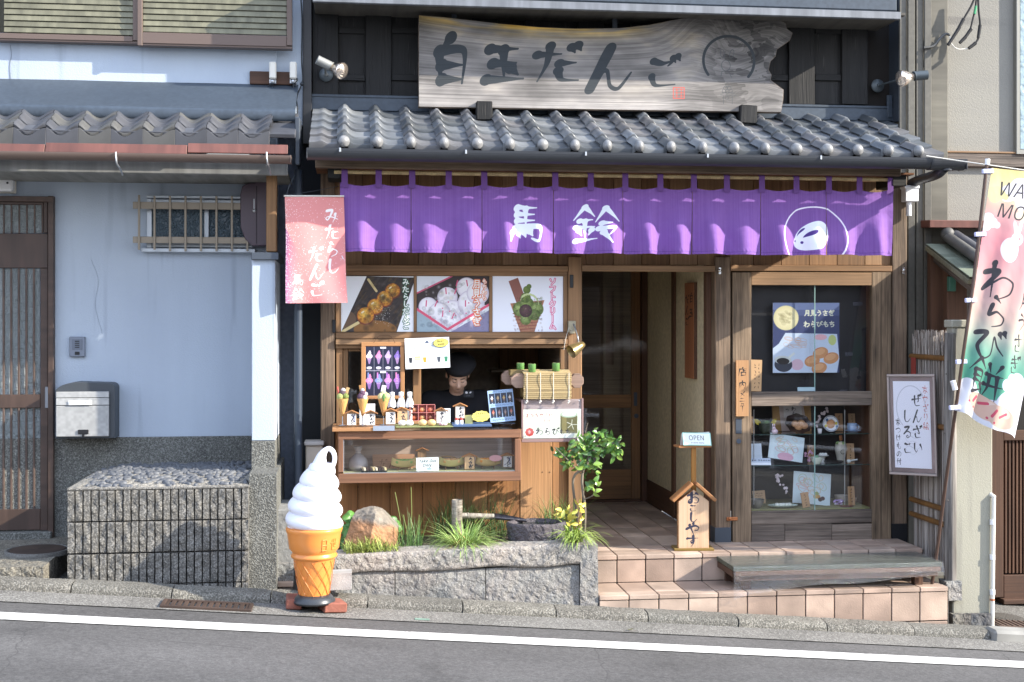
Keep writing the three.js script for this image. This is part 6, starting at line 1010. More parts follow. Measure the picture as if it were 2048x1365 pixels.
// small roofed wooden price tag with a written card
let cardN = 0;
const cardFaces = [0, 1, 2, 3, 4, 5].map((k) => paint(96, 160, (g, w, h) => { g.fillStyle = k === 4 ? '#c9a67c' : '#d9d6d0'; g.fillRect(0, 0, w, h); g.fillStyle = '#1e2434'; vtext(g, ['わらび', 'だんご', 'きのこ', 'みたら', 'うさぎ', 'もち'][k], 62, 8, 50, { w: 0.2, step: 0.98 }); if (k % 2) scrawl(g, 6, 110, 30, 2, 30, '#446', k); g.fillStyle = '#3a4a7a'; if (k === 1) g.fillRect(70, 20, 10, 100); }));
function houseTag(px, py, z, h, face, label, bodyMat = tan, turn = 0) {
  const b = at(px, py, z), w = h * 0.62, t = thing('price_tag', label, 'price tag', b, 'small roofed wooden price tags');
  part('body', wb(b.x - w / 2, b.x + w / 2, b.y, b.y + h * 0.78, z - 0.012, z, 0.0015), bodyMat, t);
  const tri = new THREE.Shape(); tri.moveTo(-w / 2, 0); tri.lineTo(w / 2, 0); tri.lineTo(0, h * 0.16); part('gable', uvs(new THREE.ExtrudeGeometry(tri, { depth: 0.011, bevelEnabled: false }).translate(b.x, b.y + h * 0.781, z - 0.0115)), bodyMat, t);
  const L = w * 0.86; for (const s of [-1, 1]) part('roof_board', spin(cb(b.x + s * w * 0.36, b.y + h * 0.88, z - 0.002, L, h * 0.07, 0.034, 0.0015), 0, 0, -s * 0.42, v3(b.x + s * w * 0.36, b.y + h * 0.88, z)), m.cedar[1], t);
  if (face) board('card', v3(b.x, b.y + h * 0.4, z + 0.002), w * 0.9, h * 0.72, 0.002, face, m.paper, [0, 0, 0], t);
  t.rotation.y = turn; return t;
}
const balls = (pts, r, mat, name, label, cat, group) => solo(name, pts.map(([x, y, z, s = 1]) => ball(x, y, z, r * s, 1.08, 0.86, 1, 14, 10)), mat, label, cat, group);
{ // on the counter
  const cy = yCase + 0.028, on = (px, z) => v3(X(px, z), cy, z), gold = M('#c99a5c', { rough: 0.6, bump: 'lumps', scale: 0.002 });
  const cone = (px, z, h, label, tops) => {
    const b = on(px, z), t = thing('cone_sample', label, 'food sample', b, 'cone samples on the counter');
    part('stand', [lathe([[0.001, 0], [0.028, 0], [0.028, 0.004], [0.003, 0.008], [0.003, h * 0.34], [0.001, h * 0.34]], 20).translate(b.x, b.y, z), new THREE.TorusGeometry(0.014, 0.0018, 6, 20).rotateX(PI / 2).translate(b.x, b.y + h * 0.42, z)], m.zinc, t);
    part('cone', lathe([[0.001, h * 0.24], [0.008, h * 0.26], [0.04, h * 0.7], [0.037, h * 0.705], [0.001, h * 0.66]], 22).translate(b.x, b.y, z), gold, t);
    for (const [dx, dy, dz, r, c, sx = 1, sy = 1] of tops) part('topping', ball(b.x + dx, b.y + h * 0.7 + dy, z + dz, r, sx, sy, 1, 12, 10), M(c, { rough: 0.5, bump: 'lumps', scale: 0.003 }), t);
    return [b, t];
  };
  const h = 0.262;
  const [a1, t1] = cone(685, 0.3, h, 'cone sample with green cream, red stick and dark beans, leftmost on the counter', [[-0.016, 0.014, 0.01, 0.025, '#aab06a'], [0.018, 0.016, 0.008, 0.024, '#7d8a45'], [0, 0.036, 0, 0.025, '#5c4a50'], [0.004, 0.058, 0, 0.016, '#d8d2cf']]);
  part('stick', [rod(a1.clone().add(v3(-0.02, 0.19, 0)), a1.clone().add(v3(-0.036, 0.265, 0)), 0.006)], M('#c0584e'), t1); part('wafer', [spin(cb(a1.x + 0.03, a1.y + 0.235, 0.29, 0.022, 0.05, 0.006, 0.001), 0, 0, -0.3, v3(a1.x + 0.03, a1.y + 0.235, 0.29))], M('#b99a6a'), t1);
  const [a2, t2] = cone(725, 0.3, h, 'cone sample with purple bean paste and white dumplings, second on the counter', [[-0.014, 0.012, 0.012, 0.024, '#5b3f58'], [0.014, 0.006, 0.02, 0.018, '#e2dbcf'], [0.0, 0.036, 0, 0.022, '#684a63'], [0.02, 0.03, 0, 0.016, '#d9cfd8'], [0, 0.058, 0, 0.013, '#e6e2e4']]);
  part('wafer', [spin(cb(a2.x - 0.012, a2.y + 0.25, 0.29, 0.02, 0.05, 0.006, 0.001), 0, 0, 0.15, v3(a2.x - 0.012, a2.y + 0.25, 0.29))], M('#a27848'), t2);
  const [a3, t3] = cone(767, 0.3, h, 'cone sample with pale yellow cream and a white wafer, third on the counter', [[-0.016, 0.012, 0.01, 0.026, '#d8d39a'], [0.018, 0.014, 0.01, 0.026, '#cfd08c'], [0, 0.004, 0.026, 0.016, '#5e8a4a', 0.8, 1.8], [0, 0.032, 0, 0.022, '#dad6a6']]);
  part('wafer', [spin(cb(a3.x + 0.0, a3.y + 0.25, 0.29, 0.03, 0.045, 0.006, 0.001), 0, 0, -0.2, v3(a3.x, a3.y + 0.25, 0.29))], m.white, t3);
  // bottles with cloth caps
  [[784, 'dark bottle with white cloth cap and narrow label, leftmost of three on the counter'], [802, 'dark bottle with white cloth cap, red band and label, middle of three on the counter'], [819, 'dark bottle with white cloth cap and tied neck, rightmost of three on the counter']].forEach(([px, l], i) => {
    const z = 0.16, b = on(px, z), t = thing('bottle', l, 'bottle', b, 'bottles on the counter');
    part('glass_body', lathe([[0.001, 0], [0.026, 0], [0.027, 0.006], [0.027, 0.105], [0.02, 0.13], [0.012, 0.15], [0.011, 0.205], [0.001, 0.206]], 22).translate(b.x, b.y, z), M('#241a18', { rough: 0.1 }), t);
    const cg = lathe([[0.03, 0.115], [0.027, 0.14], [0.019, 0.165], [0.013, 0.18], [0.0135, 0.186], [0.017, 0.195], [0.017, 0.214], [0.001, 0.217]], 26), p = cg.attributes.position; for (let k = 0; k < p.count; k++) { const a = Math.atan2(p.getZ(k), p.getX(k)), f = 1 + 0.07 * Math.sin(a * 7 + i) * clamp((0.19 - p.getY(k)) * 20); p.setXYZ(k, p.getX(k) * f, p.getY(k) + 0.004 * Math.sin(a * 4 + i), p.getZ(k) * f); } cg.computeVertexNormals();
    part('cloth_cap', cg.translate(b.x, b.y, z), m.white, t); part('band', new THREE.TorusGeometry(0.0135, 0.0022, 6, 20).rotateX(PI / 2).translate(b.x, b.y + 0.184, z), M(['#d8d2c6', '#b9473f', '#8b8a88'][i]), t);
    part('label', gridGeo(8, 1, (u, v) => v3(b.x + 0.0275 * Math.sin((u - 0.5) * 1.4), b.y + 0.02 + 0.075 * v, z + 0.0275 * Math.cos((u - 0.5) * 1.4))), cardFaces[i % 4], t);
  });
  // gift box with six cells
  const z = 0.2, q = R(820, 810, 870, 842, z), bx = thing('sweets_box', 'pink box with six compartments of dumplings, propped up on the counter', 'sweets box', v3(q.x, cy, z)), pk = M('#c47c78', { rough: 0.6 });
  part('tray', [wb(q.l, q.r, q.b, q.t, z - 0.05, z - 0.044, 0.001), ...[0, 0.5, 1].map((k) => cb(q.x, mix(q.b, q.t, k), z - 0.022, q.w + 0.004, 0.004, 0.044, 0.001)), ...[0, 1 / 3, 2 / 3, 1].map((k) => cb(mix(q.l, q.r, k), q.y, z - 0.022, 0.0041, q.h - 0.005, 0.0436, 0.001))], pk, bx);
  const cs = ['#c98a63', '#d09468', '#bd6f58', '#b5603f', '#c79a68', '#8a5a48']; for (let k = 0; k < 6; k++) part('dumpling', ball(mix(q.l, q.r, (k % 3 + 0.5) / 3), mix(q.t, q.b, (Math.floor(k / 3) + 0.5) / 2) - 0.006, z - 0.024, 0.02, 1, 0.85, 0.7, 12, 10), M(cs[k], { rough: 0.35 }), bx); bx.rotation.x = -0.12;
  part('rest', cb(q.x, (q.b + cy) / 2 - 0.001, z - 0.025, q.w * 0.8, Math.max(0.01, q.b - cy), 0.05, 0.002), m.cedar[2], bx);
  solo('counter_mat', wb(X(790, 0.3), X(905, 0.3), cy - 0.011, cy - 0.004, 0.1, zC + 0.02, 0.002), M('#98a06a', { map: 'weave', rough: 0.9 }), 'green woven mat under the dumplings on the counter', 'mat');
  const mt = cy - 0.003;
  const dm = (px, zz, c, l, s = 1) => { const b = v3(X(px, zz), mt + 0.02 * s, zz); solo('dumpling', ball(b.x, b.y, zz, 0.025 * s, 1.1, 0.85, 1), M(c, { rough: 0.55 }), l, 'dumpling', 'dumplings on the counter mat'); };
  dm(804, 0.34, '#e6dcd8', 'white dumpling on the counter mat, left one of the white pair'); dm(819, 0.34, '#ebe6e4', 'white dumpling on the counter mat, right one of the white pair'); dm(845, 0.35, '#e0bd86', 'yellowish dumpling before the pink box, left one of the pair', 1.1); dm(863, 0.35, '#dab47c', 'yellowish dumpling before the pink box, right one of the pair', 1.1);
  { const b = v3(X(886, 0.34), mt, 0.34); const f = thing('flower_sweet', 'pale pink flower-shaped sweet on the counter mat below the white card', 'sweet', b); for (let k = 0; k < 6; k++) part('petal', ball(b.x + 0.016 * Math.cos(k * 1.05), mt + 0.012, 0.34 + 0.016 * Math.sin(k * 1.05), 0.014, 1, 0.8, 1, 10, 8), M('#d9b6c4', { rough: 0.6 }), f); }
  houseTag(703, 852, 0.34, 0.105, cardFaces[1], 'white roofed price tag between the first two cone samples'); houseTag(741, 852, 0.34, 0.105, cardFaces[0], 'white roofed price tag below the second cone sample');
  houseTag(781, 850, 0.34, 0.112, cardFaces[3], 'white roofed price tag before the leftmost bottle'); houseTag(804, 848, 0.31, 0.115, cardFaces[4], 'bare wood roofed price tag before the middle bottle');
  houseTag(882, 848, 0.3, 0.11, cardFaces[2], 'white roofed price tag right of the pink sweets box'); houseTag(920, 838, 0.24, 0.11, cardFaces[0], 'roofed price tag before the person in black');
  const wc = R(719, 808, 750, 852, 0.18); board('menu_card', v3(wc.x, wc.y, 0.18), wc.w, wc.h, 0.004, paint(64, 96, (g) => { g.fillStyle = '#eceef0'; g.fillRect(0, 0, 64, 96); g.fillStyle = '#c9ccd2'; g.fillRect(8, 70, 48, 3); }), m.paper, [-0.06, 0, 0], null, 'plain white card standing behind the second cone sample', 'card');
  const bc = R(879, 818, 896, 846, 0.2); board('menu_card', v3(bc.x + 0.012, bc.y + 0.006, 0.26), bc.w, bc.h, 0.003, paint(64, 96, (g) => { g.fillStyle = '#dfe7f0'; g.fillRect(0, 0, 64, 96); scrawl(g, 12, 20, 40, 4, 14, '#7688a8', 2); scrawl(g, 12, 50, 40, 4, 14, '#7688a8', 3); }), m.paper, [-0.06, 0.1, 0], null, 'pale blue card behind the price tag beside the pink box', 'card');
  const strip = R(746, 849, 789, 859, zC + 0.035); board('label_strip', v3(strip.x, cy - 0.012, zC + 0.034), strip.w, 0.034, 0.004, paint(220, 44, (g) => { g.fillStyle = '#8d97a6'; g.fillRect(0, 0, 220, 44); htext(g, 'メニュークリーム', 10, 9, 22, { w: 0.12, soft: false }); }), m.steelDark, [0, 0, 0], null, 'grey label strip on the front edge of the counter', 'label');
  const j = thing('spice_jars', 'two tiny red-capped white jars on the counter before the person', 'jars', v3(X(918, 0.33), cy, 0.33)); for (const k of [-1, 1]) { const x = X(918, 0.33) + k * 0.016; part('jar', lathe([[0.001, 0], [0.013, 0], [0.013, 0.032], [0.001, 0.034]], 16).translate(x, cy, 0.33), m.white, j); part('lid', lathe([[0.012, 0.034], [0.012, 0.048], [0.001, 0.05]], 16).translate(x, cy, 0.33), M('#b33d36', { rough: 0.4 }), j); }
  const cu = thing('tea_packet', 'pale yellow-green packet beside the yellow cloud sign', 'packet', v3(X(938, 0.3), cy, 0.3)); part('packet', spin(rough(X(938, 0.3), cy + 0.032, 0.29, 0.05, 0.06, 0.035, 90, 0.004, 20), 0, -0.2, 0.04, v3(X(938, 0.3), cy + 0.03, 0.29)), M('#bdbb7a', { rough: 0.7 }), cu);
  // cloud-shaped yellow sign
  const cl = new THREE.Shape(), cq = R(943, 823, 981, 846, 0.33), N = 11; for (let i = 0; i <= N * 8; i++) { const a = i / (N * 8) * 2 * PI, k = 1 - 0.1 * Math.abs(Math.cos(a * N / 2)), x = Math.cos(a) * cq.w / 2 * k, y = Math.sin(a) * cq.h / 2 * k; i ? cl.lineTo(x, y) : cl.moveTo(x, y); }
  const cg = new THREE.ExtrudeGeometry(cl, { depth: 0.003, bevelEnabled: false }), cp = cg.attributes.position; for (let i = 0; i < cp.count; i++) cg.attributes.uv.setXY(i, cp.getX(i) / cq.w + 0.5, cp.getY(i) / cq.h + 0.5);
  const cm = shade(new THREE.Mesh(cg, [paint(192, 112, (g) => { g.fillStyle = '#d8cf6c'; g.fillRect(0, 0, 192, 112); scrawl(g, 40, 20, 110, 5, 22, '#4a4526', 2); scrawl(g, 30, 48, 60, 4, 16, '#5a5530', 3); scrawl(g, 28, 74, 136, 9, 16, '#5a5530', 6); }), m.paper])); cm.name = numbered('cloud_sign'); cm.position.set(cq.x, cq.y + 0.004, 0.32); cm.rotation.z = 0.06; scene.add(cm); tag(cm, 'yellow cloud-shaped handwritten sign on the counter', 'sign');
  solo('blue_tray', [wb(X(905, 0.34), X(982, 0.34), cy - 0.011, cy + 0.006, 0.26, zC + 0.02, 0.003), wb(X(905, 0.34), X(982, 0.34), cy + 0.006, cy + 0.012, 0.262, 0.27, 0.002)], M('#4a6184', { rough: 0.5 }), 'flat blue tray on the front edge of the counter', 'tray');
  solo('black_dish', lathe([[0.001, 0.002], [0.03, 0.002], [0.055, 0.014], [0.054, 0.018], [0.028, 0.007], [0.001, 0.007]], 32).scale(1, 1, 0.8).translate(X(1015, 0.32), cy - 0.01, 0.32), M('#15171b', { rough: 0.2 }), 'shallow black dish below the blue cone menu', 'dish');
  const s = R(975, 779, 1031, 845, 0.22), cfn = globalCone[0];
  const ms = thing('blue_menu', 'slanted blue-edged menu stand with eight dark cone pictures on the counter', 'menu stand', v3(s.x, cy, 0.22));
  board('sheet', v3(s.x, s.y, 0.22), s.w * 0.93, s.h * 0.97, 0.004, paint(336, 400, (g, w, h) => { g.fillStyle = '#8fa9c8'; g.fillRect(0, 0, w, h); for (let r = 0; r < 2; r++) for (let k = 0; k < 4; k++) { g.fillStyle = '#1d2436'; g.fillRect(14 + k * 79, 40 + r * 175, 72, 128); const c = r ? ['#b35a44', '#8f6a6a', '#6f5a5a', '#a5523e'][k] : ['#d3d0d4', '#a88a5a', '#a5823f', '#bfb3a6'][k]; cfn(g, 50 + k * 79, 105 + r * 175, 40, c, '#8a6a54'); g.fillStyle = '#c9ced8'; g.beginPath(); g.arc(50 + k * 79, 160 + r * 175, 5, 0, 7); g.fill(); } scrawl(g, 60, 10, 200, 12, 20, '#32486a', 3); scrawl(g, 30, 180, 280, 18, 20, '#32486a', 4); scrawl(g, 30, 360, 280, 18, 24, '#32486a', 5); }, { rough: 0.3 }), m.steel, [-0.14, 0.12, 0.09], ms);
  part('foot', wb(s.x - 0.05, s.x + 0.05, cy - 0.01, cy + 0.05, 0.17, 0.19, 0.002), m.steelDark, ms);
}
{ // inside the case
  const q = R(676, 862, 1042, 965, zC), y = q.b + 0.0625, on = (px, z) => v3(X(px, z), y, z), z = 0.17;
  const boat = (px, cols, c, l) => {
    const b = on(px, z), t = thing('boat_dish', l, 'dish', b, 'boat-shaped dishes of dumplings in the case');
    const w = 0.09, g = gridGeo(24, 8, (u, v) => { const s = u * 2 - 1, e = v * 2 - 1, hl = w * (1 - 0.08 * e * e), d = 0.034 * Math.sqrt(Math.max(0, 1 - s * s * 0.96)); return v3(b.x + s * hl, y + 0.018 + 0.05 * Math.pow(Math.abs(e), 1.6) + 0.022 * Math.pow(Math.abs(s), 2.5), b.z + e * d); });
    part('dish', g, M(c, { rough: 0.5 }), t); part('foot', [wb(b.x - 0.045, b.x - 0.039, y, y + 0.02, b.z - 0.025, b.z + 0.025, 0.001), wb(b.x + 0.039, b.x + 0.045, y, y + 0.02, b.z - 0.025, b.z + 0.025, 0.001)], M('#6a5440'), t);
    cols.forEach((k, i) => part('dumpling', ball(b.x - 0.046 + i * 0.023, y + 0.062, b.z + 0.008, 0.0185, 1, 1, 1, 12, 10), M(k, { rough: 0.3 }), t));
    part('skewer', rod(v3(b.x - 0.05, y + 0.054, b.z + 0.004), v3(b.x + 0.085, y + 0.075, b.z + 0.006), 0.0018), m.bamboo, t);
  };
  boat(808, ['#7fa05c', '#86a862', '#7a9a58', '#84a45f', '#8caa66'], '#c4b07a', 'boat-shaped dish of green dumplings in the display case');
  boat(903, ['#cfa06a', '#d3a672', '#c9985f', '#d0a36c', '#d6ab78'], '#beb27c', 'boat-shaped dish of tan dumplings in the middle of the display case');
  boat(976, ['#d9913f', '#d4893a', '#dd9a48', '#c87d34', '#d68f42'], '#c9ab74', 'boat-shaped dish of orange glazed dumplings at the right of the display case');
  const bg = thing('plastic_bag', 'clear tied plastic bag of sweets at the left end of the display case', 'bag', on(716, 0.16)), b = on(716, 0.16), g = lathe([[0.001, 0], [0.058, 0.004], [0.07, 0.035], [0.06, 0.08], [0.028, 0.112], [0.014, 0.124], [0.022, 0.14], [0.03, 0.168]], 36), p = g.attributes.position;
  for (let i = 0; i < p.count; i++) { const x = p.getX(i), yy = p.getY(i), zz = p.getZ(i), k = 1 + 0.22 * (fbm3(x * 26, yy * 26, zz * 26) - 0.45); p.setXYZ(i, x * k, yy, zz * k * 0.8); } g.computeVertexNormals();
  part('bag', g.translate(b.x, b.y, b.z), new THREE.MeshPhysicalMaterial({ color: '#c4bfbf', roughness: 0.22, transmission: 0.45, thickness: 0, side: THREE.DoubleSide }), bg); part('tie', new THREE.TorusGeometry(0.016, 0.003, 6, 18).rotateX(PI / 2).translate(b.x, b.y + 0.124, b.z), M('#b9b2a8'), bg);
  for (let k = 0; k < 6; k++) part('sweet', ball(b.x + rr(-0.035, 0.035), b.y + 0.025 + 0.03 * (k % 2), b.z + rr(-0.025, 0.025), 0.02, 1, 0.8, 1, 10, 8), M(['#8b6a5c', '#c9b7a8', '#a35a4c'][k % 3]), bg);
  const tr = thing('snack_tray', 'black tray of sliced sweets in the display case', 'tray', on(748, 0.26)), tb = on(748, 0.25); part('tray', [wb(tb.x - 0.085, tb.x + 0.085, y, y + 0.008, 0.2, 0.3, 0.003), wb(tb.x - 0.09, tb.x + 0.09, y + 0.008, y + 0.014, 0.3, 0.305, 0.002), wb(tb.x - 0.09, tb.x + 0.09, y + 0.008, y + 0.014, 0.195, 0.2, 0.002)], M('#1a2326', { rough: 0.25 }), tr);
  for (let k = 0; k < 8; k++) part('slice', spin(cb(tb.x - 0.07 + k * 0.02, y + 0.022, 0.25, 0.016, 0.024, 0.07, 0.003), 0, 0.2, 0.3, v3(tb.x - 0.07 + k * 0.02, y + 0.022, 0.25)), M(['#ddd3b8', '#3a2a26', '#3d2d28', '#c9b98a'][k % 4], { rough: 0.6 }), tr);
  const wd = R(745, 912, 829, 943, 0.06); board('wood_sign', v3(wd.x, wd.y, 0.06), wd.w, wd.h + 0.02, 0.012, paint(280, 120, (g) => { g.fillStyle = '#ab8160'; g.fillRect(0, 0, 280, 120); g.globalAlpha = 0.25; for (let k = 0; k < 40; k++) { g.fillStyle = k % 2 ? '#7a5638' : '#c79a70'; g.fillRect(0, 120 * hash(k, 1, 1), 280, 1 + 2 * hash(k, 2, 1)); } g.globalAlpha = 0.5; htext(g, 'だんご', 40, 30, 60, { w: 0.1 }); }), tan, [-0.05, 0, 0], null, 'brown wooden sign board leaning at the back of the display case', 'sign');
  const cr = on(855, 0.29); board('takeout_card', cr.clone().add(v3(0, 0.052, 0)), 0.155, 0.092, 0.003, paint(300, 180, (g) => { g.fillStyle = '#d9e4e2'; g.fillRect(0, 0, 300, 180); g.fillStyle = '#2b3a40'; g.font = 'italic bold 54px sans-serif'; g.textAlign = 'center'; g.fillText('Take Out', 150, 66); g.fillText('Only', 140, 122); g.fillStyle = '#9bb5b8'; g.beginPath(); g.ellipse(170, 152, 34, 16, 0, 0, 7); g.fill(); }), m.paper, [-0.1, 0.04, 0.02], null, 'handwritten Take Out Only card in the display case', 'card');
  houseTag(844, 924, 0.06, 0.1, null, 'small bare roofed tag at the back of the display case behind the white card'); houseTag(939, 940, 0.22, 0.115, cardFaces[4], 'bare wood roofed price tag between the tan and orange dumplings'); houseTag(1015, 936, 0.19, 0.105, cardFaces[1], 'white roofed price tag at the right end of the display case');
  const pb = at(991, 917, 0.22); solo('pink_bubble', spin(lathe([[0.001, 0], [0.044, 0], [0.044, 0.002], [0.001, 0.002]], 28).scale(1, 1, 0.5), PI / 2, 0, 0.05).translate(pb.x, pb.y, pb.z), paint(64, 64, (g) => { g.fillStyle = '#cf9a9c'; g.fillRect(0, 0, 64, 64); }), 'pink oval card above the orange dumplings in the display case', 'card');
  const hb = thing('handle_basket', 'thin dark basket handle arching behind the tan dumplings', 'basket', on(893, 0.08)); part('handle', [tube([on(866, 0.07), at(872, 920, 0.07), at(893, 913, 0.07), at(914, 918, 0.07), on(922, 0.07)], 0.003, 24, 6), tube([on(866, 0.1), at(872, 921, 0.1), at(893, 914, 0.1), at(914, 919, 0.1), on(922, 0.1)], 0.003, 24, 6)], M('#6a5230'), hb); part('basket', lathe([[0.001, 0.002], [0.06, 0.002], [0.075, 0.03], [0.072, 0.03], [0.058, 0.006]], 24).scale(1, 1, 0.5).translate(X(893, 0.085), y, 0.085), M('#5e4a2e', { map: 'weave' }), hb);
}
// ---------------------------------------------------------------- bamboo-mat covered steamer with its poster
{
  const z = 0.3, base = at(1103, 800, 0.2), t = thing('steamer_stand', 'steamer wrapped in a bamboo mat with green bamboo cups, right of the counter', 'steamer', base);
  const q = R(1047, 748, 1143, 799, z);
  for (let k = 0; k < 13; k++) part('mat_slat', cb(q.x + rr(-0.002, 0.002), q.b + (k + 0.5) * q.h / 13, z + 0.004 * Math.sin(k * 0.5), q.w + rr(-0.004, 0.004), q.h / 13 - 0.002, 0.006, 0.002), m.bamboo, t);
  for (let k = 0; k < 8; k++) part('mat_slat', cb(q.x, q.t + 0.002 + k * 0.003, z - 0.008 - k * 0.016, q.w, 0.006, 0.014, 0.002), m.bamboo, t);
  const box = part('box', wb(q.l + 0.006, q.r - 0.006, q.b + 0.004, q.t - 0.004, 0.06, z - 0.004, 0.006), m.bamboo2, t);
  for (const px of [1054, 1081, 1107, 1138]) part('string', [rod(at(px, 746, z + 0.008), at(px, 800, z + 0.008), 0.0022), ball(at(px, 802, z + 0.008).x, at(px, 803, z).y, z + 0.008, 0.008), ball(at(px - 2, 803, z).x, at(px, 806, z).y, z + 0.008, 0.006)], m.offwhite, t);
  for (const [px, py, zz, w] of [[1018, 756, 0.12, 15], [1038, 762, 0.24, 16], [1154, 762, 0.24, 13]]) { const s = new THREE.Shape(), k = S => S * 0.0031; for (let i = 0; i < 8; i++) { const a = i / 8 * 2 * PI + PI / 8, x = Math.cos(a) * w * 0.0036, y = Math.sin(a) * 0.052; i ? s.lineTo(x, y) : s.moveTo(x, y); } const c = at(px, py, zz); part('handle_block', uvs(new THREE.ExtrudeGeometry(s, { depth: 0.05, bevelEnabled: true, bevelSize: 0.002, bevelThickness: 0.002, bevelSegments: 1 }).translate(c.x, c.y, zz - 0.04)), M('#b99a86', { map: 'wood', rough: 0.6 }), t); }
  part('handle_bar', [wb(X(1018, 0.15), X(1047, 0.2), at(1030, 752, 0.2).y, at(1030, 740, 0.2).y, 0.1, 0.22, 0.003), wb(X(1142, 0.2), X(1154, 0.2), at(1150, 770, 0.2).y, at(1150, 752, 0.2).y, 0.18, 0.22, 0.003)], m.bamboo2, t);
  for (const [px, py, zz] of [[1041, 734, 0.16], [1064, 736, 0.25], [1112, 734, 0.23]]) { const c = at(px, py, zz), h = 0.05; const cup = part('bamboo_cup', lathe([[0.001, -0.03], [0.026, -0.03], [0.027, h * 0.5], [0.026, h * 0.52], [0.019, h * 0.52], [0.018, 0.005], [0.001, 0]], 24).translate(c.x, c.y, zz), m.greenbamboo, t); part('rim', new THREE.RingGeometry(0.0185, 0.026, 24).rotateX(-PI / 2).translate(c.x, c.y + h * 0.52 + 0.0012, zz), M('#c9bd8a'), cup); }
  // ground: it stands on a shelf fixed to the post
  part('shelf', wb(q.l - 0.02, q.r + 0.01, q.b - 0.022, q.b - 0.004, 0.01, z - 0.03, 0.003), m.darkwood[1], t);
  part('strut', [wb(q.l + 0.03, q.l + 0.05, q.b - 0.2, q.b - 0.023, -0.01, 0.02, 0.002)], m.darkwood[1], t); part('strut', wb(q.r - 0.05, q.r - 0.03, q.b - 0.2, q.b - 0.023, 0.0, 0.02, 0.002), m.darkwood[1], t);
  const zp = 0.28, p = R(1043, 797, 1167, 884, zp), pt = thing('dumpling_poster', 'framed acrylic poster of steamed sweets in a bamboo cup, below the steamer', 'poster', v3(p.x, p.b, zp));
  part('frame', [fb(1043, 878, 1167, 885, zp, 0.02, 0.003), fb(1043, 800, 1047, 877.6, zp, 0.014, 0.002), fb(1163, 797, 1167, 877.6, zp, 0.014, 0.002)], M('#8f7672', { rough: 0.4 }), pt);
  part('backing', fb(1047.3, 799, 1162.7, 877.6, zp - 0.008, 0.006, 0.001), M('#a59693', { rough: 0.3 }), pt);
  const s = R(1046, 819, 1162, 877, zp); board('sheet', v3(s.x, s.y, zp - 0.003), s.w, s.h, 0.003, paint(512, 262, (g, w, h) => {
    g.fillStyle = '#dfe3d4'; g.fillRect(0, 0, w, h); for (let i = 0; i < 26; i++) { g.fillStyle = ['rgba(190,205,175,.35)', 'rgba(240,240,235,.5)', 'rgba(205,215,205,.4)'][i % 3]; g.beginPath(); g.ellipse(hash(i, 1, 3) * w, hash(i, 2, 3) * h, 30 + 50 * hash(i, 3, 3), 20 + 30 * hash(i, 4, 3), 0, 0, 7); g.fill(); }
    g.fillStyle = '#6d6a48'; g.fillRect(330, 50, 150, 170); g.fillStyle = '#8a8256'; g.fillRect(345, 60, 40, 160); g.fillStyle = '#aebfa8'; g.beginPath(); g.ellipse(405, 50, 76, 28, 0, 0, 7); g.fill(); g.fillStyle = '#e3e9dd'; g.beginPath(); g.ellipse(405, 46, 62, 20, 0, 0, 7); g.fill(); g.strokeStyle = '#d9dccb'; g.lineWidth = 5; for (let k = 0; k < 5; k++) { g.beginPath(); g.moveTo(430, 140); g.lineTo(430 + 45 * Math.cos(k * 1.2), 140 + 45 * Math.sin(k * 1.2)); g.stroke(); }
    g.fillStyle = '#b06a62'; htext(g, 'おたたかーい', 26, 36, 38, { w: 0.1 }); htext(g, 'とろーり', 90, 92, 38, { w: 0.1 }); g.fillStyle = '#c0504a'; for (let k = 0; k < 8; k++) { g.beginPath(); g.arc(58 + 24 * Math.cos(k * 0.785), 206 + 24 * Math.sin(k * 0.785), 15, 0, 7); g.fill(); } g.beginPath(); g.arc(58, 206, 30, 0, 7); g.fill(); g.fillStyle = '#ecdcd8'; glyph(g, '店', 42, 190, 32, 0.12);
    g.fillStyle = '#343436'; htext(g, 'わらび', 112, 168, 68, { w: 0.13 }); htext(g, 'もち', 318, 180, 52, { w: 0.12 });
  }, { rough: 0.4 }), m.paper, [0, 0, 0], pt);
  part('cover', fb(1047.3, 799, 1162.7, 877.6, zp + 0.004, 0.003, 0.0005), m.glass, pt);
  part('screw', [[1051, 804], [1158, 802], [1051, 872], [1158, 872]].map(([x, y]) => ball(X(x, zp), Y(x, y, zp), zp + 0.007, 0.005)), m.zinc, pt);
  // steam drifting from the cup towards the entrance
  const puffs = []; for (let k = 0; k < 46; k++) { const f = k / 45, c = at(1114 + 165 * f, 727 - 42 * Math.pow(f, 0.6) + rr(-7, 7) * (0.4 + f), 0.24 + 0.1 * f); puffs.push(ball(c.x, c.y, c.z, rr(0.012, 0.03) * (0.8 + 1.4 * f), rr(1, 1.6), rr(0.7, 1), 1, 10, 8)); }
  solo('steam', puffs, new THREE.MeshStandardMaterial({ color: '#f4f4f4', roughness: 1, transparent: true, opacity: 0.0018, depthWrite: false }), 'faint wisp of steam drifting from the steamer towards the entrance', 'steam', null, 'stuff');
}
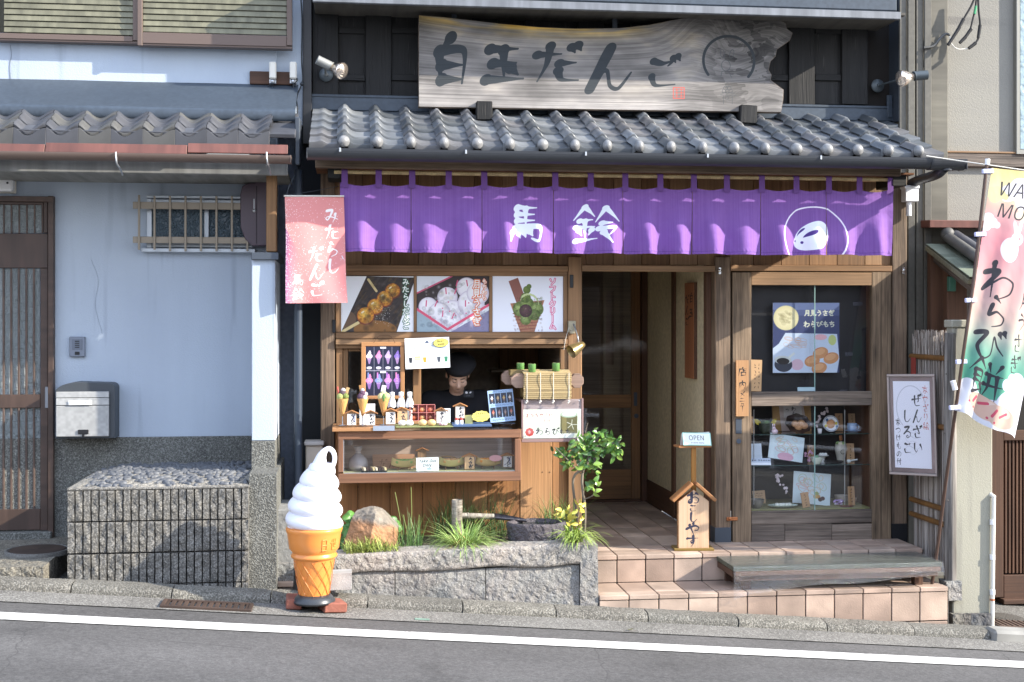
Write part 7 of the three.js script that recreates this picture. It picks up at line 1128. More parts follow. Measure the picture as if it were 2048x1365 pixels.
// ---------------------------------------------------------------- the person at the serving window
{
  const zc = -0.43, k = at(915, 752, zc + 0.05), x = k.x;
  // distance fields in metres round the floor point under the chest
  const cap = (p, a, b, r0, r1) => { const d = b.clone().sub(a), q = p.clone().sub(a), t = clamp(q.dot(d) / d.lengthSq()); return q.sub(d.multiplyScalar(t)).length() - mix(r0, r1, t); };
  const smin = (a, b, s) => { const h = clamp(0.5 + 0.5 * (b - a) / s); return mix(b, a, h) - s * h * (1 - h); };
  function meshField(c, half, res, f) {
    const mc = new MarchingCubes(res, new THREE.MeshStandardMaterial(), false, false, 90000); mc.isolation = 0; const p = v3(); const F2 = mc.field;
    for (let i = 0; i < res; i++) for (let j = 0; j < res; j++) for (let l = 0; l < res; l++) { p.set((i - res / 2) / (res / 2) * half + c.x, (j - res / 2) / (res / 2) * half + c.y, (l - res / 2) / (res / 2) * half + c.z); F2[i + j * res + l * res * res] = -f(p); }
    mc.update(); const n = mc.count, P = new Float32Array(mc.positionArray.slice(0, n * 3)), N = new Float32Array(mc.normalArray.slice(0, n * 3));
    for (let i = 0; i < n; i++) { P[i * 3] = P[i * 3] * half + c.x; P[i * 3 + 1] = P[i * 3 + 1] * half + c.y; P[i * 3 + 2] = P[i * 3 + 2] * half + c.z; const l = Math.hypot(N[i * 3], N[i * 3 + 1], N[i * 3 + 2]) || 1; N[i * 3] /= l; N[i * 3 + 1] /= l; N[i * 3 + 2] /= l; }
    const g = new THREE.BufferGeometry(); g.setAttribute('position', new THREE.BufferAttribute(P, 3)); g.setAttribute('normal', new THREE.BufferAttribute(N, 3)); return flat(g);
  }
  const H = v3(x, k.y, zc + 0.06), W = (a, b, c) => v3(x + a, b, zc + c);     // head centre; points about the body
  const neck0 = W(0.0, k.y - 0.18, -0.09), chest = W(0.005, k.y - 0.33, -0.09), hip = W(0.01, 0.82, -0.2);
  const J = { lS: W(-0.185, k.y - 0.2, -0.09), rS: W(0.19, k.y - 0.2, -0.09), lE: W(-0.25, k.y - 0.5, 0.0), rE: W(0.25, k.y - 0.5, 0.0), lW: W(-0.1, k.y - 0.53, 0.2), rW: W(0.12, k.y - 0.5, 0.21) };
  const ell = (q, c, r) => { const a = (q.x - c[0]) / r[0], b = (q.y - c[1]) / r[1], d = (q.z - c[2]) / r[2], l = Math.hypot(a, b, d); return (l - 1) * Math.min(...r); };
  // head in its own frame: x across, y up, z towards the face, then bowed forward
  const bow = 0.62, cb2 = Math.cos(bow), sb2 = Math.sin(bow);
  const HS = (p) => { const y = p.y - H.y, z = p.z - H.z, q = v3(p.x - H.x, y * cb2 - z * sb2 * -1, -y * sb2 * 1 + z * cb2); return q; };
  const headField = (p) => {
    const q = HS(p); let d = ell(q, [0, 0.045, -0.02], [0.078, 0.088, 0.098]);
    d = smin(d, ell(q, [0, -0.03, 0.02], [0.063, 0.075, 0.068]), 0.03); d = smin(d, ell(q, [0, -0.085, 0.05], [0.026, 0.022, 0.024]), 0.03);
    for (const s of [-1, 1]) { d = smin(d, ell(q, [s * 0.04, -0.025, 0.06], [0.024, 0.022, 0.02]), 0.02); d = -smin(-d, ell(q, [s * 0.03, 0.012, 0.092], [0.016, 0.009, 0.012]), 0.012); d = smin(d, ell(q, [s * 0.03, 0.009, 0.074], [0.012, 0.0075, 0.009]), 0.004); d = smin(d, ell(q, [s * 0.08, 0.0, -0.012], [0.009, 0.03, 0.018]), 0.008); }
    d = smin(d, cap(q, v3(0, 0.012, 0.078), v3(0, -0.024, 0.1), 0.008, 0.0125), 0.012); for (const s of [-1, 1]) d = smin(d, ell(q, [s * 0.012, -0.027, 0.09], [0.008, 0.007, 0.009]), 0.006);
    d = smin(d, ell(q, [0, -0.052, 0.079], [0.024, 0.0055, 0.009]), 0.006); d = smin(d, ell(q, [0, -0.062, 0.077], [0.02, 0.006, 0.009]), 0.006);
    return smin(d, cap(p, neck0, H.clone().add(v3(0, -0.03, -0.03)), 0.058, 0.05), 0.03);
  };
  const torso = (p, e) => { let d = cap(p, chest, hip, 0.15 + e, 0.15 + e); d = smin(d, cap(p, J.lS, J.rS, 0.066 + e, 0.066 + e), 0.12); d = smin(d, cap(p, neck0.clone().add(v3(0, -0.03, 0)), chest, 0.06 + e, 0.13 + e), 0.08); return d; };
  const arms = (p, e, cut) => { let d = 9; for (const s of ['l', 'r']) { d = Math.min(d, cap(p, J[s + 'S'], J[s + 'E'], 0.062 + e, 0.05 + e)); if (!cut) d = smin(d, cap(p, J[s + 'E'], J[s + 'W'], 0.044, 0.028), 0.02); } return d; };
  const legs = (p, e) => { let d = 9; for (const s of [-1, 1]) { d = Math.min(d, cap(p, W(s * 0.09, 0.8, -0.2), W(s * 0.1, 0.4, -0.19), 0.09 + e, 0.06 + e)); d = smin(d, cap(p, W(s * 0.1, 0.4, -0.19), W(s * 0.1, 0.05, -0.21), 0.06 + e, 0.045 + e), 0.03); } return d; };
  const t = thing('person', 'person in black cap and black shirt looking down behind the serving counter', 'person', v3(x, -0.03, zc));
  const skin = new THREE.MeshPhysicalMaterial({ color: '#eec3a8', roughness: 0.5, side: THREE.DoubleSide }), cloth = M('#242428', { rough: 0.9 });
  const hands = (p) => { let d = 9; for (const s of [-1, 1]) { const w = s < 0 ? J.lW : J.rW, palm = w.clone().add(v3(-s * 0.03, -0.01, 0.05)); d = Math.min(d, cap(p, w, palm, 0.026, 0.032)); for (let f = 0; f < 4; f++) { const a = palm.clone().add(v3(s * (0.026 - f * 0.018), 0, 0.018)), b = a.clone().add(v3(-s * 0.008, -0.014, 0.035 + (f === 1 || f === 2 ? 0.006 : 0))), c = b.clone().add(v3(-s * 0.004, -0.028, 0.012)); d = Math.min(d, cap(p, a, b, 0.009, 0.0085), cap(p, b, c, 0.0085, 0.007)); } const th = w.clone().add(v3(-s * 0.05, 0.0, 0.03)); d = Math.min(d, cap(p, w.clone().add(v3(-s * 0.02, 0, 0.02)), th, 0.012, 0.01), cap(p, th, th.clone().add(v3(-s * 0.012, -0.02, 0.03)), 0.01, 0.008)); } return d; };
  const body = part('body', [meshField(v3(x, 0.85, zc - 0.05), 0.98, 96, (p) => { let d = smin(torso(p, -0.012), arms(p, -0.008, false), 0.03); d = smin(d, legs(p, -0.01), 0.03); return smin(d, cap(p, neck0, H.clone().add(v3(0, -0.05, -0.03)), 0.055, 0.046), 0.03); }), meshField(H.clone().add(v3(0, -0.02, 0)), 0.2, 88, headField), meshField(v3(x + 0.01, k.y - 0.53, zc + 0.27), 0.24, 80, hands)], skin, t);
  part('shirt', meshField(v3(x, k.y - 0.5, zc - 0.05), 0.5, 84, (p) => { let d = smin(torso(p, 0.012), arms(p, 0.012, true), 0.05); d += 0.006 * (fbm3(p.x * 12, p.y * 8, p.z * 12, 3) - 0.45); return Math.max(d, p.y - (k.y - 0.1 - 0.3 * Math.max(0, p.z - zc - 0.02)), 0.78 - p.y); }), cloth, t);
  part('trousers', meshField(v3(x, 0.45, zc - 0.15), 0.5, 60, (p) => Math.max(smin(legs(p, 0.012), cap(p, W(0, 0.8, -0.2), W(0, 0.9, -0.18), 0.16, 0.16), 0.05), 0.03 - p.y)), M('#22242a', { rough: 0.9 }), t);
  for (const s of [-1, 1]) part('shoe', ball(x + s * 0.1, 0.015, zc - 0.17, 0.05, 1, 0.9, 2.3), m.blackp, t);
  const inv = (a, b, c) => { const q = v3(a, b, c); return v3(H.x + q.x, H.y + q.y * cb2 - q.z * sb2, H.z + q.y * sb2 + q.z * cb2); };
  // soft black cap, hair under it
  part('cap', meshField(H.clone().add(v3(0, 0.07, -0.02)), 0.2, 60, (p) => { const q = HS(p); let d = ell(q, [0, 0.075, -0.02], [0.098, 0.062, 0.112]); d = smin(d, ell(q, [0.03, 0.092, -0.04], [0.1, 0.045, 0.098]), 0.04); d = Math.max(d, 0.046 - q.y + 0.25 * Math.max(0, -q.z - 0.02) * -1); return d + 0.007 * (fbm3(p.x * 22, p.y * 22, p.z * 22, 3) - 0.45); }), cloth, t);
  part('hair', meshField(H.clone().add(v3(0, 0.0, -0.02)), 0.18, 60, (p) => { const q = HS(p), d = ell(q, [0, 0.03, -0.03], [0.086, 0.098, 0.1]); return Math.max(d, q.z - 0.035 - 0.3 * Math.max(0, q.y), -(q.y + 0.075)); }), M('#17130f', { rough: 0.6 }), t);
  const fe = M('#2a1d17', { rough: 0.7 });
  for (const s of [-1, 1]) { part('eyebrow', tube([inv(s * 0.014, 0.03, 0.086), inv(s * 0.03, 0.035, 0.084), inv(s * 0.046, 0.029, 0.072)], 0.0028, 10, 6), fe, t); part('eyelash', tube([inv(s * 0.017, 0.004, 0.083), inv(s * 0.03, 0.0, 0.0835), inv(s * 0.043, 0.004, 0.074)], 0.0016, 10, 6), fe, t); }
  part('mouth', tube([inv(-0.02, -0.057, 0.083), inv(0, -0.0575, 0.0885), inv(0.02, -0.057, 0.083)], 0.0022, 10, 6), M('#7d4a42', { rough: 0.6 }), t);
  const c = at(938, 789, zc + 0.12); board('print', v3(c.x, c.y, zc + 0.082), 0.075, 0.05, 0.002, paint(96, 64, (g) => { g.fillStyle = '#16161a'; g.fillRect(0, 0, 96, 64); g.fillStyle = '#e8e8e8'; g.beginPath(); g.ellipse(28, 20, 13, 11, 0, 0, 7); g.fill(); g.beginPath(); g.ellipse(66, 18, 12, 8, -0.6, 0, 7); g.fill(); scrawl(g, 24, 46, 40, 3, 8, '#99a', 2); }), cloth, [-0.2, 0.1, 0], t);
}
// ---------------------------------------------------------------- signs at the entrance, bench, fence, flag, neighbour on the right
{ // roofed welcome board
  const z = 0.3, q = R(1358, 985, 1417, 1101, z), b = v3(q.x, 0, z), t = thing('welcome_board', 'roofed wooden board brushed with dark lettering standing on the landing', 'sign', b);
  const h = q.h - (q.b - 0), face = paint(256, 512, (g, w, hh) => { g.fillStyle = '#c3a384'; g.fillRect(0, 0, w, hh); g.globalAlpha = 0.22; for (let k = 0; k < 70; k++) { g.fillStyle = k % 2 ? '#96704e' : '#d8bea0'; g.fillRect(256 * hash(k, 1, 4), 0, 1 + 3 * hash(k, 2, 4), hh); } g.globalAlpha = 1; g.strokeStyle = 'rgba(120,86,60,.4)'; g.lineWidth = 2; for (let k = 0; k < 5; k++) { g.beginPath(); g.ellipse(150, 470, 12 + k * 9, 60 + k * 34, 0.05, 0, 7); g.stroke(); } g.fillStyle = '#26283c'; [['お', 66, 10, 118, 0.15], ['こ', 84, 122, 76, 0.13], ['し', 74, 196, 96, 0.15], ['や', 60, 286, 124, 0.14], ['す', 66, 398, 106, 0.15]].forEach(([c, x, y, s, w2]) => glyph(g, c, x, y, s, w2)); });
  part('base', [spin(wb(q.x - 0.14, q.x + 0.14, 0.0, 0.016, z - 0.13, z + 0.03, 0.002), 0, -0.06, 0, b)], M('#8a7038', { map: 'weave', rough: 0.9 }), t);
  const bw = q.w, top = q.t - 0.03, g = new THREE.Shape(); g.moveTo(-bw / 2, 0.017); g.lineTo(bw / 2, 0.017); g.lineTo(bw / 2, top - 0.035); g.lineTo(0, top + 0.045); g.lineTo(-bw / 2, top - 0.035);
  const eg = new THREE.ExtrudeGeometry(g, { depth: 0.05, bevelEnabled: true, bevelSize: 0.002, bevelThickness: 0.002, bevelSegments: 1 }).translate(0, 0, -0.05), p = eg.attributes.position; for (let i = 0; i < p.count; i++) eg.attributes.uv.setXY(i, p.getX(i) / bw + 0.5, (p.getY(i) - 0.017) / (top + 0.03));
  const o = shade(new THREE.Mesh(eg, [face, m.cedar[2]])); o.name = 'board'; o.position.set(0, 0, 0); t.add(o);
  for (const s of [-1, 1]) part('roof_board', spin(cb(q.x + s * bw * 0.36, top + 0.035, z - 0.02, bw * 0.88, 0.024, 0.1, 0.004), 0, 0, -s * 0.72, v3(q.x + s * bw * 0.36, top + 0.025, z)), m.cedar[1], t);
  t.rotation.y = -0.05;
  // the open sign on its stick behind it
  const zo = 0.2, s = thing('open_sign', 'tented white OPEN sign on a thin orange wooden stick', 'sign', v3(X(1388, zo), 0, zo));
  part('stick', fb(1383, 896, 1393, 1098, zo, 0.016, 0.002), M('#c78a3c', { map: 'wood', rough: 0.5 }), s); part('foot', wb(X(1370, zo), X(1406, zo), 0.0, 0.014, zo - 0.1, zo - 0.017, 0.003), m.cedar[3], s);
  part('ledge', spin(fb(1357, 892, 1424, 896, zo + 0.02, 0.12, 0.002), 0, 0.1, 0, at(1390, 894, zo)), m.cedar[1], s);
  const c = R(1364, 866, 1422, 891, zo), of = paint(360, 156, (g, w, h) => { g.fillStyle = '#dfe6e2'; g.fillRect(0, 0, w, h); g.strokeStyle = '#7fbdae'; g.lineWidth = 16; g.strokeRect(0, 0, w, h); g.fillStyle = '#3a3c40'; g.font = '78px sans-serif'; g.textAlign = 'center'; g.fillText('OPEN', 176, 92); g.font = '27px sans-serif'; g.fillText('in store menu', 184, 132); });
  board('sign_face', v3(c.x, c.y, zo + 0.012), c.w, c.h + 0.006, 0.003, of, m.paper, [-0.36, 0.1, 0], s); board('sign_face', v3(c.x - 0.004, c.y, zo - 0.034), c.w, c.h + 0.006, 0.003, m.paper, m.blackp, [0.36, 0.1, 0], s);
}
{ // plank with brushed name on the passage wall, two boards at the show window
  const zz = -0.62, q = at(1391, 620, zz), t0 = Y(1391, 566, zz), b0 = Y(1391, 757, zz);
  board('name_plank', v3(XE1 - 0.014, (t0 + b0) / 2, -0.62), 0.28, t0 - b0, 0.024, paint(160, 720, (g, w, h) => { g.fillStyle = '#96603f'; g.fillRect(0, 0, w, h); g.globalAlpha = 0.3; for (let k = 0; k < 60; k++) { g.fillStyle = k % 2 ? '#6f4028' : '#b57a52'; g.fillRect(160 * hash(k, 1, 6), 0, 1 + 3 * hash(k, 2, 6), h); } g.globalAlpha = 1; g.strokeStyle = 'rgba(90,50,30,.5)'; g.lineWidth = 3; for (let k = 0; k < 5; k++) { g.beginPath(); g.ellipse(80, 560, 8 + k * 10, 60 + k * 30, 0, 0, 7); g.stroke(); } g.fillStyle = '#241712'; glyph(g, '白', 78, 80, 72, 0.16); glyph(g, '玉', 78, 190, 72, 0.16); vtext(g, 'だんご', 44, 90, 72, { w: 0.13, step: 1.15 }); }), m.darkwood[0], [0, -PI / 2, 0], null, 'reddish wooden name plank hanging on the passage wall', 'sign');
  const z = 0.03, a = R(1472, 721, 1497, 833, z); board('menu_plank', v3(a.x, a.y, z), a.w, a.h, 0.016, paint(112, 512, (g, w, h) => { g.fillStyle = '#ab8056'; g.fillRect(0, 0, w, h); g.globalAlpha = 0.22; for (let k = 0; k < 40; k++) { g.fillStyle = k % 2 ? '#8a6038' : '#c99c70'; g.fillRect(112 * hash(k, 1, 7), 0, 1 + 3 * hash(k, 2, 7), h); } g.globalAlpha = 1; g.fillStyle = '#231e1c'; glyph(g, '店', 18, 66, 82, 0.12); glyph(g, '内', 20, 186, 72, 0.12); glyph(g, 'メ', 32, 284, 52, 0.13); glyph(g, 'ニ', 30, 334, 52, 0.13); glyph(g, 'ュ', 36, 378, 46, 0.13); glyph(g, 'ー', 30, 418, 56, 0.1); }), m.cedar[1], [0, 0, 0], null, 'narrow wooden menu board with large brushed lettering on the show window frame', 'sign');
  const c = R(1501, 720, 1523, 783, -0.004), fc = paint(96, 260, (g, w, h) => { g.fillStyle = '#b39067'; g.fillRect(0, 0, w, h); g.globalAlpha = 0.85; for (const x of [62, 30]) for (let k = 0; k < 7; k++) scrawl(g, x, 30 + k * 30, 18, 1, 24, '#2c2320', k + x); }); board('note_plank', v3(c.x, c.y, 0.002), c.w, c.h, 0.006, fc, m.cedar[1], [0, 0, -0.03], null, 'smaller tilted wooden board with fine writing inside the show window corner', 'sign');
}
{ // low bench under plastic sheeting
  const yt = -0.02, z0 = 0.43, z1 = 0.84, x0 = X(1468, z1), x1 = X(1885, z1), t = thing('bench', 'low dark wooden bench wrapped in clear plastic sheet below the show window', 'bench', v3((x0 + x1) / 2, -0.19, (z0 + z1) / 2));
  for (let k = 0; k < 3; k++) part('seat_plank', wb(x0, x1, yt - 0.03, yt, z0 + k * 0.137, z0 + (k + 1) * 0.137 - 0.004, 0.004), M(['#4f584a', '#555e50', '#4a5346'][k], { map: 'streak', rough: 0.5 }), t);
  part('apron', wb(x0 + 0.01, x1 - 0.01, yt - 0.062, yt - 0.031, z1 - 0.04, z1 - 0.002, 0.003), m.darkwood[0], t); part('apron', wb(x0 + 0.02, x1 - 0.02, yt - 0.1, yt - 0.064, z1 - 0.06, z1 - 0.024, 0.003), m.darkwood[1], t); part('apron', wb(x0 + 0.002, x0 + 0.03, yt - 0.075, yt - 0.031, z0 + 0.01, z1 - 0.042, 0.003), m.darkwood[1], t);
  for (const [x, z] of [[x0 + 0.12, z0 + 0.08], [x1 - 0.12, z0 + 0.08], [x0 + 0.12, z1 - 0.13], [x1 - 0.12, z1 - 0.13]]) part('leg', wb(x - 0.03, x + 0.03, -0.19, yt - 0.031, z - 0.03, z + 0.03, 0.003), m.darkwood[1], t);
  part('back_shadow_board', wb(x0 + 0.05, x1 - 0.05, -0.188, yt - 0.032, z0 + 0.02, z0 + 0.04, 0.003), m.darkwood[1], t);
  const prof = (v) => { if (v < 0.5) { const k = v / 0.5; return [yt + 0.004, mix(z0 + 0.01, z1 + 0.002, k)]; } const k = (v - 0.5) / 0.5; return [mix(yt, yt - 0.17, k), z1 + 0.008 + 0.03 * k]; };
  const film = gridGeo(160, 44, (u, v) => { const [y, z] = prof(v), x = mix(x0 - 0.006, x1 + 0.004, u), k = Math.max(0, v - 0.5) * 2; const hang = 1 - 0.55 * sm(clamp((u - 0.02) * 2.2)) * 0.55 - 0.22 * sm(clamp((u - 0.5) * 2)); const yy = k > 0 ? mix(yt, yt - 0.17 * hang - (u < 0.08 ? (0.08 - u) * 0.5 : 0), k) : y + 0.004 * fbm3(x * 8, v * 6, 1); return v3(x, yy, z + k * (0.035 * (fbm3(x * 7 + v * 3, v * 5 - x * 2, 2, 4) - 0.42) + 0.012 * Math.sin(x * 9 + v * 5 * (1 + n3(x * 2, 1, 1)))) ); });
  part('plastic_sheet', film, new THREE.MeshPhysicalMaterial({ color: '#ffffff', transmission: 0.96, roughness: 0.1, thickness: 0, ior: 1.5, bumpMap: T.coarse, bumpScale: 0.003, side: THREE.DoubleSide }), t);
}
// brushwood fence standing out from the front, its post and its bamboo rails
{
  const xf = X(1818, 0) + 0.05, zA = 0.02, zB = 0.56, yb = -0.16, ytop = Y(1850, 668, 0.3), t = thing('brushwood_fence', 'grey brushwood fence panel with bamboo rails between the shop and the concrete pillar', 'fence', v3(xf, yb, 0.3));
  const tw = [], tw2 = []; for (let i = 0; i < 800; i++) { const z = rr(zA, zB), h = ytop + rr(-0.12, 0.03), x = xf + rr(-0.02, 0.03); const pts = [v3(x, yb, z), v3(x + rr(-0.006, 0.006), mix(yb, h, 0.5), z + rr(-0.012, 0.012)), v3(x + rr(-0.02, 0.02), h, z + rr(-0.035, 0.035))]; (i % 2 ? tw : tw2).push(tube(pts, rr(0.0018, 0.0034), 5, 4)); }
  part('twigs', tw, M('#b0a79e', { rough: 0.85 }), t, 'stuff'); part('twigs', tw2, M('#857a70', { rough: 0.9 }), t, 'stuff');
  part('core', wb(xf + 0.02, xf + 0.04, yb, ytop - 0.16, zA, zB, 0.004), M('#3c342e', { rough: 1 }), t);
  for (const py of [715, 850, 1010, 1040]) { const y = Y(1850, py, 0.3); part('rail', rod(v3(xf - 0.03, y, zA - 0.02), v3(xf - 0.03, y, zB + 0.03), 0.02), M('#8f6536', { map: 'wood', rough: 0.5 }), t); part('rail_end', rod(v3(xf + 0.02, y - 0.01, zB), v3(xf + 0.06, y - 0.01, zB + 0.05), 0.026), M('#a5825c', { map: 'wood' }), t); }
  part('red_tag', wb(xf - 0.052, xf - 0.047, Y(1850, 750, 0.1), Y(1850, 716, 0.1), 0.04, 0.12, 0.002), M('#8f3a30'), t);
  const pz = 0.7, wp = thing('fence_post', 'weathered silver-grey log post at the outer end of the brushwood fence', 'post', at(1898, 1200, pz).setY(-0.45)); const p0 = at(1898, 1165, pz), p1 = at(1898, 666, pz); p0.x += 0.01;
  const lg = lathe([[0.001, 0], [0.04, 0], [0.041, (p1.y - p0.y) * 0.5], [0.037, p1.y - p0.y - 0.008], [0.033, p1.y - p0.y], [0.001, p1.y - p0.y]], 24), lp = lg.attributes.position; for (let i = 0; i < lp.count; i++) { const a = Math.atan2(lp.getZ(i), lp.getX(i)), k = 1 + 0.06 * Math.sin(a * 2 + 1) + 0.02 * Math.sin(a * 5); lp.setX(i, lp.getX(i) * k); lp.setZ(i, lp.getZ(i) * k); } lg.computeVertexNormals();
  part('log', uvs(lg.translate(p0.x, p0.y, pz), 1), M('#a6a4a0', { map: 'old', bump: 'old', scale: 0.003, rough: 0.8 }), wp); part('footing', rough(p0.x, p0.y - 0.05, pz, 0.11, 0.13, 0.12, 50, 0.008, 20), m.granite2, wp);
  for (const [px, py] of [[1896, 722], [1893, 748], [1890, 866], [1896, 1000]]) part('knot', ball(X(px, pz + 0.036), Y(px, py, pz), pz + 0.037, 0.006, 1, 1, 0.4, 8, 6), M('#5a544e'), wp);
  // framed paper sign leaning on the fence
  const c = at(1828, 850, 0.36), W = 0.36, H = 0.72, fs = thing('framed_sign', 'silver-framed white paper sign with brushed black and red lettering leaning on the brushwood fence', 'sign', c.clone().setY(c.y - H / 2)), cc = c;
  const fm = M('#a59a96', { rough: 0.4, metal: 0.4 });
  const add = (n, g, mt) => part(n, g.translate(cc.x, cc.y, cc.z), mt, fs);
  add('frame', join([cb(0, H / 2 - 0.008, 0, W, 0.018, 0.025, 0.003), cb(0, -H / 2 + 0.008, 0, W, 0.018, 0.025, 0.003), cb(-W / 2 + 0.008, 0, 0, 0.016, H - 0.037, 0.025, 0.003), cb(W / 2 - 0.008, 0, 0, 0.016, H - 0.037, 0.025, 0.003)]), fm);
  add('mount', cb(0, 0, -0.006, W - 0.033, H - 0.037, 0.008, 0.001), M('#a68f8c', { map: 'blotch', rough: 0.7 }));
  board('sheet', cc.clone().add(v3(0.0, 0, 0.001)), W - 0.085, H - 0.1, 0.002, paint(420, 760, (g, w, h) => {
    g.fillStyle = '#dfe0ea'; g.fillRect(0, 0, w, h); g.strokeStyle = 'rgba(150,154,166,.5)'; g.lineWidth = 9; g.beginPath(); g.ellipse(200, 230, 165, 190, 0, PI * 0.7, PI * 2.1); g.stroke(); g.lineWidth = 5; g.strokeStyle = 'rgba(160,164,176,.35)'; for (let k = 0; k < 5; k++) { g.beginPath(); g.ellipse(190 + 40 * (k % 2), 420 + k * 46, 60, 30, 0.3, 0, 5); g.stroke(); }
    g.fillStyle = '#2b2c34'; vtext(g, 'ぜんざい', 268, 110, 120, { w: 0.11, step: 1.14 }); vtext(g, 'しるこ', 150, 250, 118, { w: 0.11, step: 1.16 }); vtext(g, '京つけもの付', 48, 330, 62, { w: 0.1, step: 1.12 }); g.fillStyle = '#b35a54'; vtext(g, '京かざり絵', 368, 40, 72, { w: 0.08, step: 1.1 });
  }, { rough: 0.7 }), m.paper, [0, 0, 0], fs);
  add('cover', cb(0, 0, 0.008, W - 0.033, H - 0.037, 0.003, 0.0005), m.glass);
  fs.rotation.set(0, -0.85, 0.03);
}
// the neighbour on the right: rough rendered wall, timber, window, small gate roof, pillar
{
  const zw = -0.3, t = thing('neighbour_house', 'beige rough-rendered house with timber beams right of the shop', 'house', v3(X(2000, zw), -0.8, zw)), xr = X(2120, zw) + 1.0;
  part('wall', [fb(1862, -120, 2400, 1260, zw, 3, 0.004)], m.beige, t);
  part('timber', fb(1862, -120, 1889, 700, zw + 0.05, 0.08, 0.006, 1), m.grey[2], t); part('timber', fb(1889, 309, 2300, 336, zw + 0.045, 0.06, 0.006, 0), m.grey[1], t); part('timber_trim', fb(1889, 305, 2300, 308.5, zw + 0.05, 0.06, 0.002, 0), m.frame[2], t);
  const wn = part('window', [fb(2034, -100, 2041, 300, zw + 0.05, 0.06, 0.003), fb(2034, 300.5, 2200, 310, zw + 0.06, 0.08, 0.003)], M('#8e8c84', { rough: 0.4, metal: 0.5 }), t); part('pane', fb(2041.5, -100, 2200, 300, zw + 0.02, 0.006, 0.001), M('#8fa3ab', { rough: 0.3, bump: 'lumps', scale: 0.004 }), wn);
  part('eave_above', [fb(1866, -330, 2500, -270, 0.25, 0.6, 0.01)], m.steel, t);
  part('flashing', [spin(fb(1860, 443, 2400, 458, 0.02, 0.34, 0.004), 0.06, 0, 0, at(1950, 450, 0.02))], m.red, t);
  // gate roof sloping towards the street
  const gp = Math.atan(0.404), gx0 = X(1857, 0), gx1 = X(2300, 0), gy = Y(1857, 488, 0), L = 0.72, rf = part('gate_roof', spin(wb(0, gx1 - gx0, -0.05, -0.012, 0, L, 0.004), gp, 0, 0).translate(gx0, gy, -0.04), M('#8d8a72', { map: 'wood' }), t);
  const cu = [0, 1, 2].map((i) => M(['#8f9a88', '#848f7e', '#9ca593'][i], { map: 'streak', rough: 0.6 })), cw = 0.22; for (let r = 0; r < 6; r++) for (let i = 0; i < 8; i++) { const a = i * cw + (r % 2) * 0.11 - 0.11, l = Math.max(a, 0), rg = Math.min(a + cw, gx1 - gx0); if (rg - l > 0.02) part('copper_sheet', spin(wb(l + 0.001, rg - 0.001, 0.0, 0.008, r * L / 6, (r + 1) * L / 6 + 0.012, 0.002), gp - 0.012, 0, 0).translate(gx0, gy - 0.004 + 0.0, -0.04), pick(cu), rf); }
  const rt = [[1905, 452, 1962, 482]]; const e0 = at(1912, 472, 0.16); 
  const up = part('tile_roof', [spin(wb(0.0, 1.6, -0.03, 0, 0, 0.62, 0.004), 0.36, 0, 0).translate(X(1908, 0.0), Y(1908, 470, 0.0), -0.08)], m.kawaraOld[0], t);
  part('ridge_end', [rod(v3(X(1908, 0.1), Y(1908, 472, 0.1), 0.0), v3(X(1908, 0.1), Y(1908, 472, 0.1) - 0.2, 0.52), 0.04, 0.04, 14), ball(X(1908, 0.1), Y(1908, 466, 0.1), 0.0, 0.05)], m.kawaraOld[2], up);
  for (let k = 0; k < 6; k++) part('roof_tile', rod(v3(X(1925, 0.1) + k * 0.22, Y(1908, 470, 0.1) + 0.012, -0.06), v3(X(1925, 0.1) + k * 0.22, Y(1908, 470, 0.1) - 0.2, 0.5), 0.05, 0.05, 14), m.kawaraOld[k % 3], up);
  const zz = -0.02; part('gate_wall', [fb(1862, 500, 1886, 1100, zz, 0.06, 0.003, 1), fb(1895, 520, 1935, 1100, zz + 0.1, 0.08, 0.003, 1)], m.darkwood[0], t); part('gate_board', fb(1880, 515, 1898, 1100, zz - 0.04, 0.03, 0.003, 1), M('#2c2622'), t);
  for (const a of [0.05, 0.75]) part('gate_rafter', spin(wb(a, a + 0.04, -0.12, -0.052, 0, L - 0.03, 0.004), gp, 0, 0).translate(gx0, gy, -0.04), m.grey[1], t); part('gate_beam', wb(gx0 + 0.14, gx1, gy - 0.36, gy - 0.3, 0.47, 0.53, 0.004), m.grey[0], t);
  part('lantern_box', fb(1900, 553, 1913, 583, 0.12, 0.05, 0.004), M('#3d6a58', { rough: 0.4 }), t);
  // lattice gate below
  const zg = -0.12, gd = part('lattice_gate', [fb(1983, 760, 2008, 1196, zg + 0.1, 0.12, 0.004, 1), fb(2008.5, 860, 2300, 880, zg + 0.06, 0.05, 0.003), fb(2008.5, 1148, 2300, 1196, zg + 0.06, 0.05, 0.004), fb(2008.5, 1196.5, 2300, 1206, zg + 0.12, 0.14, 0.004)], m.darkwood[1], t);
  for (let k = 0; k < 39; k++) part("lattice_bar", fb(2011 + k * 7.4, 880.5, 2015 + k * 7.4, 1147.5, zg + 0.04, 0.02, 0.002, 1), m.darkwood[0], gd); part('backing', fb(2000, 700, 2300, 1196, zg - 0.02, 0.02, 0.002), M('#15110e'), t);
  // pillar in front
  const zp = 0.72, pl = thing('concrete_pillar', 'pale rendered pillar with a stone foot at the kerb, beside the lattice gate', 'pillar', at(1945, 1255, zp)); part('shaft', fb(1906, 655, 1986, 1232, zp, 0.1, 0.008, 0), m.render, pl);
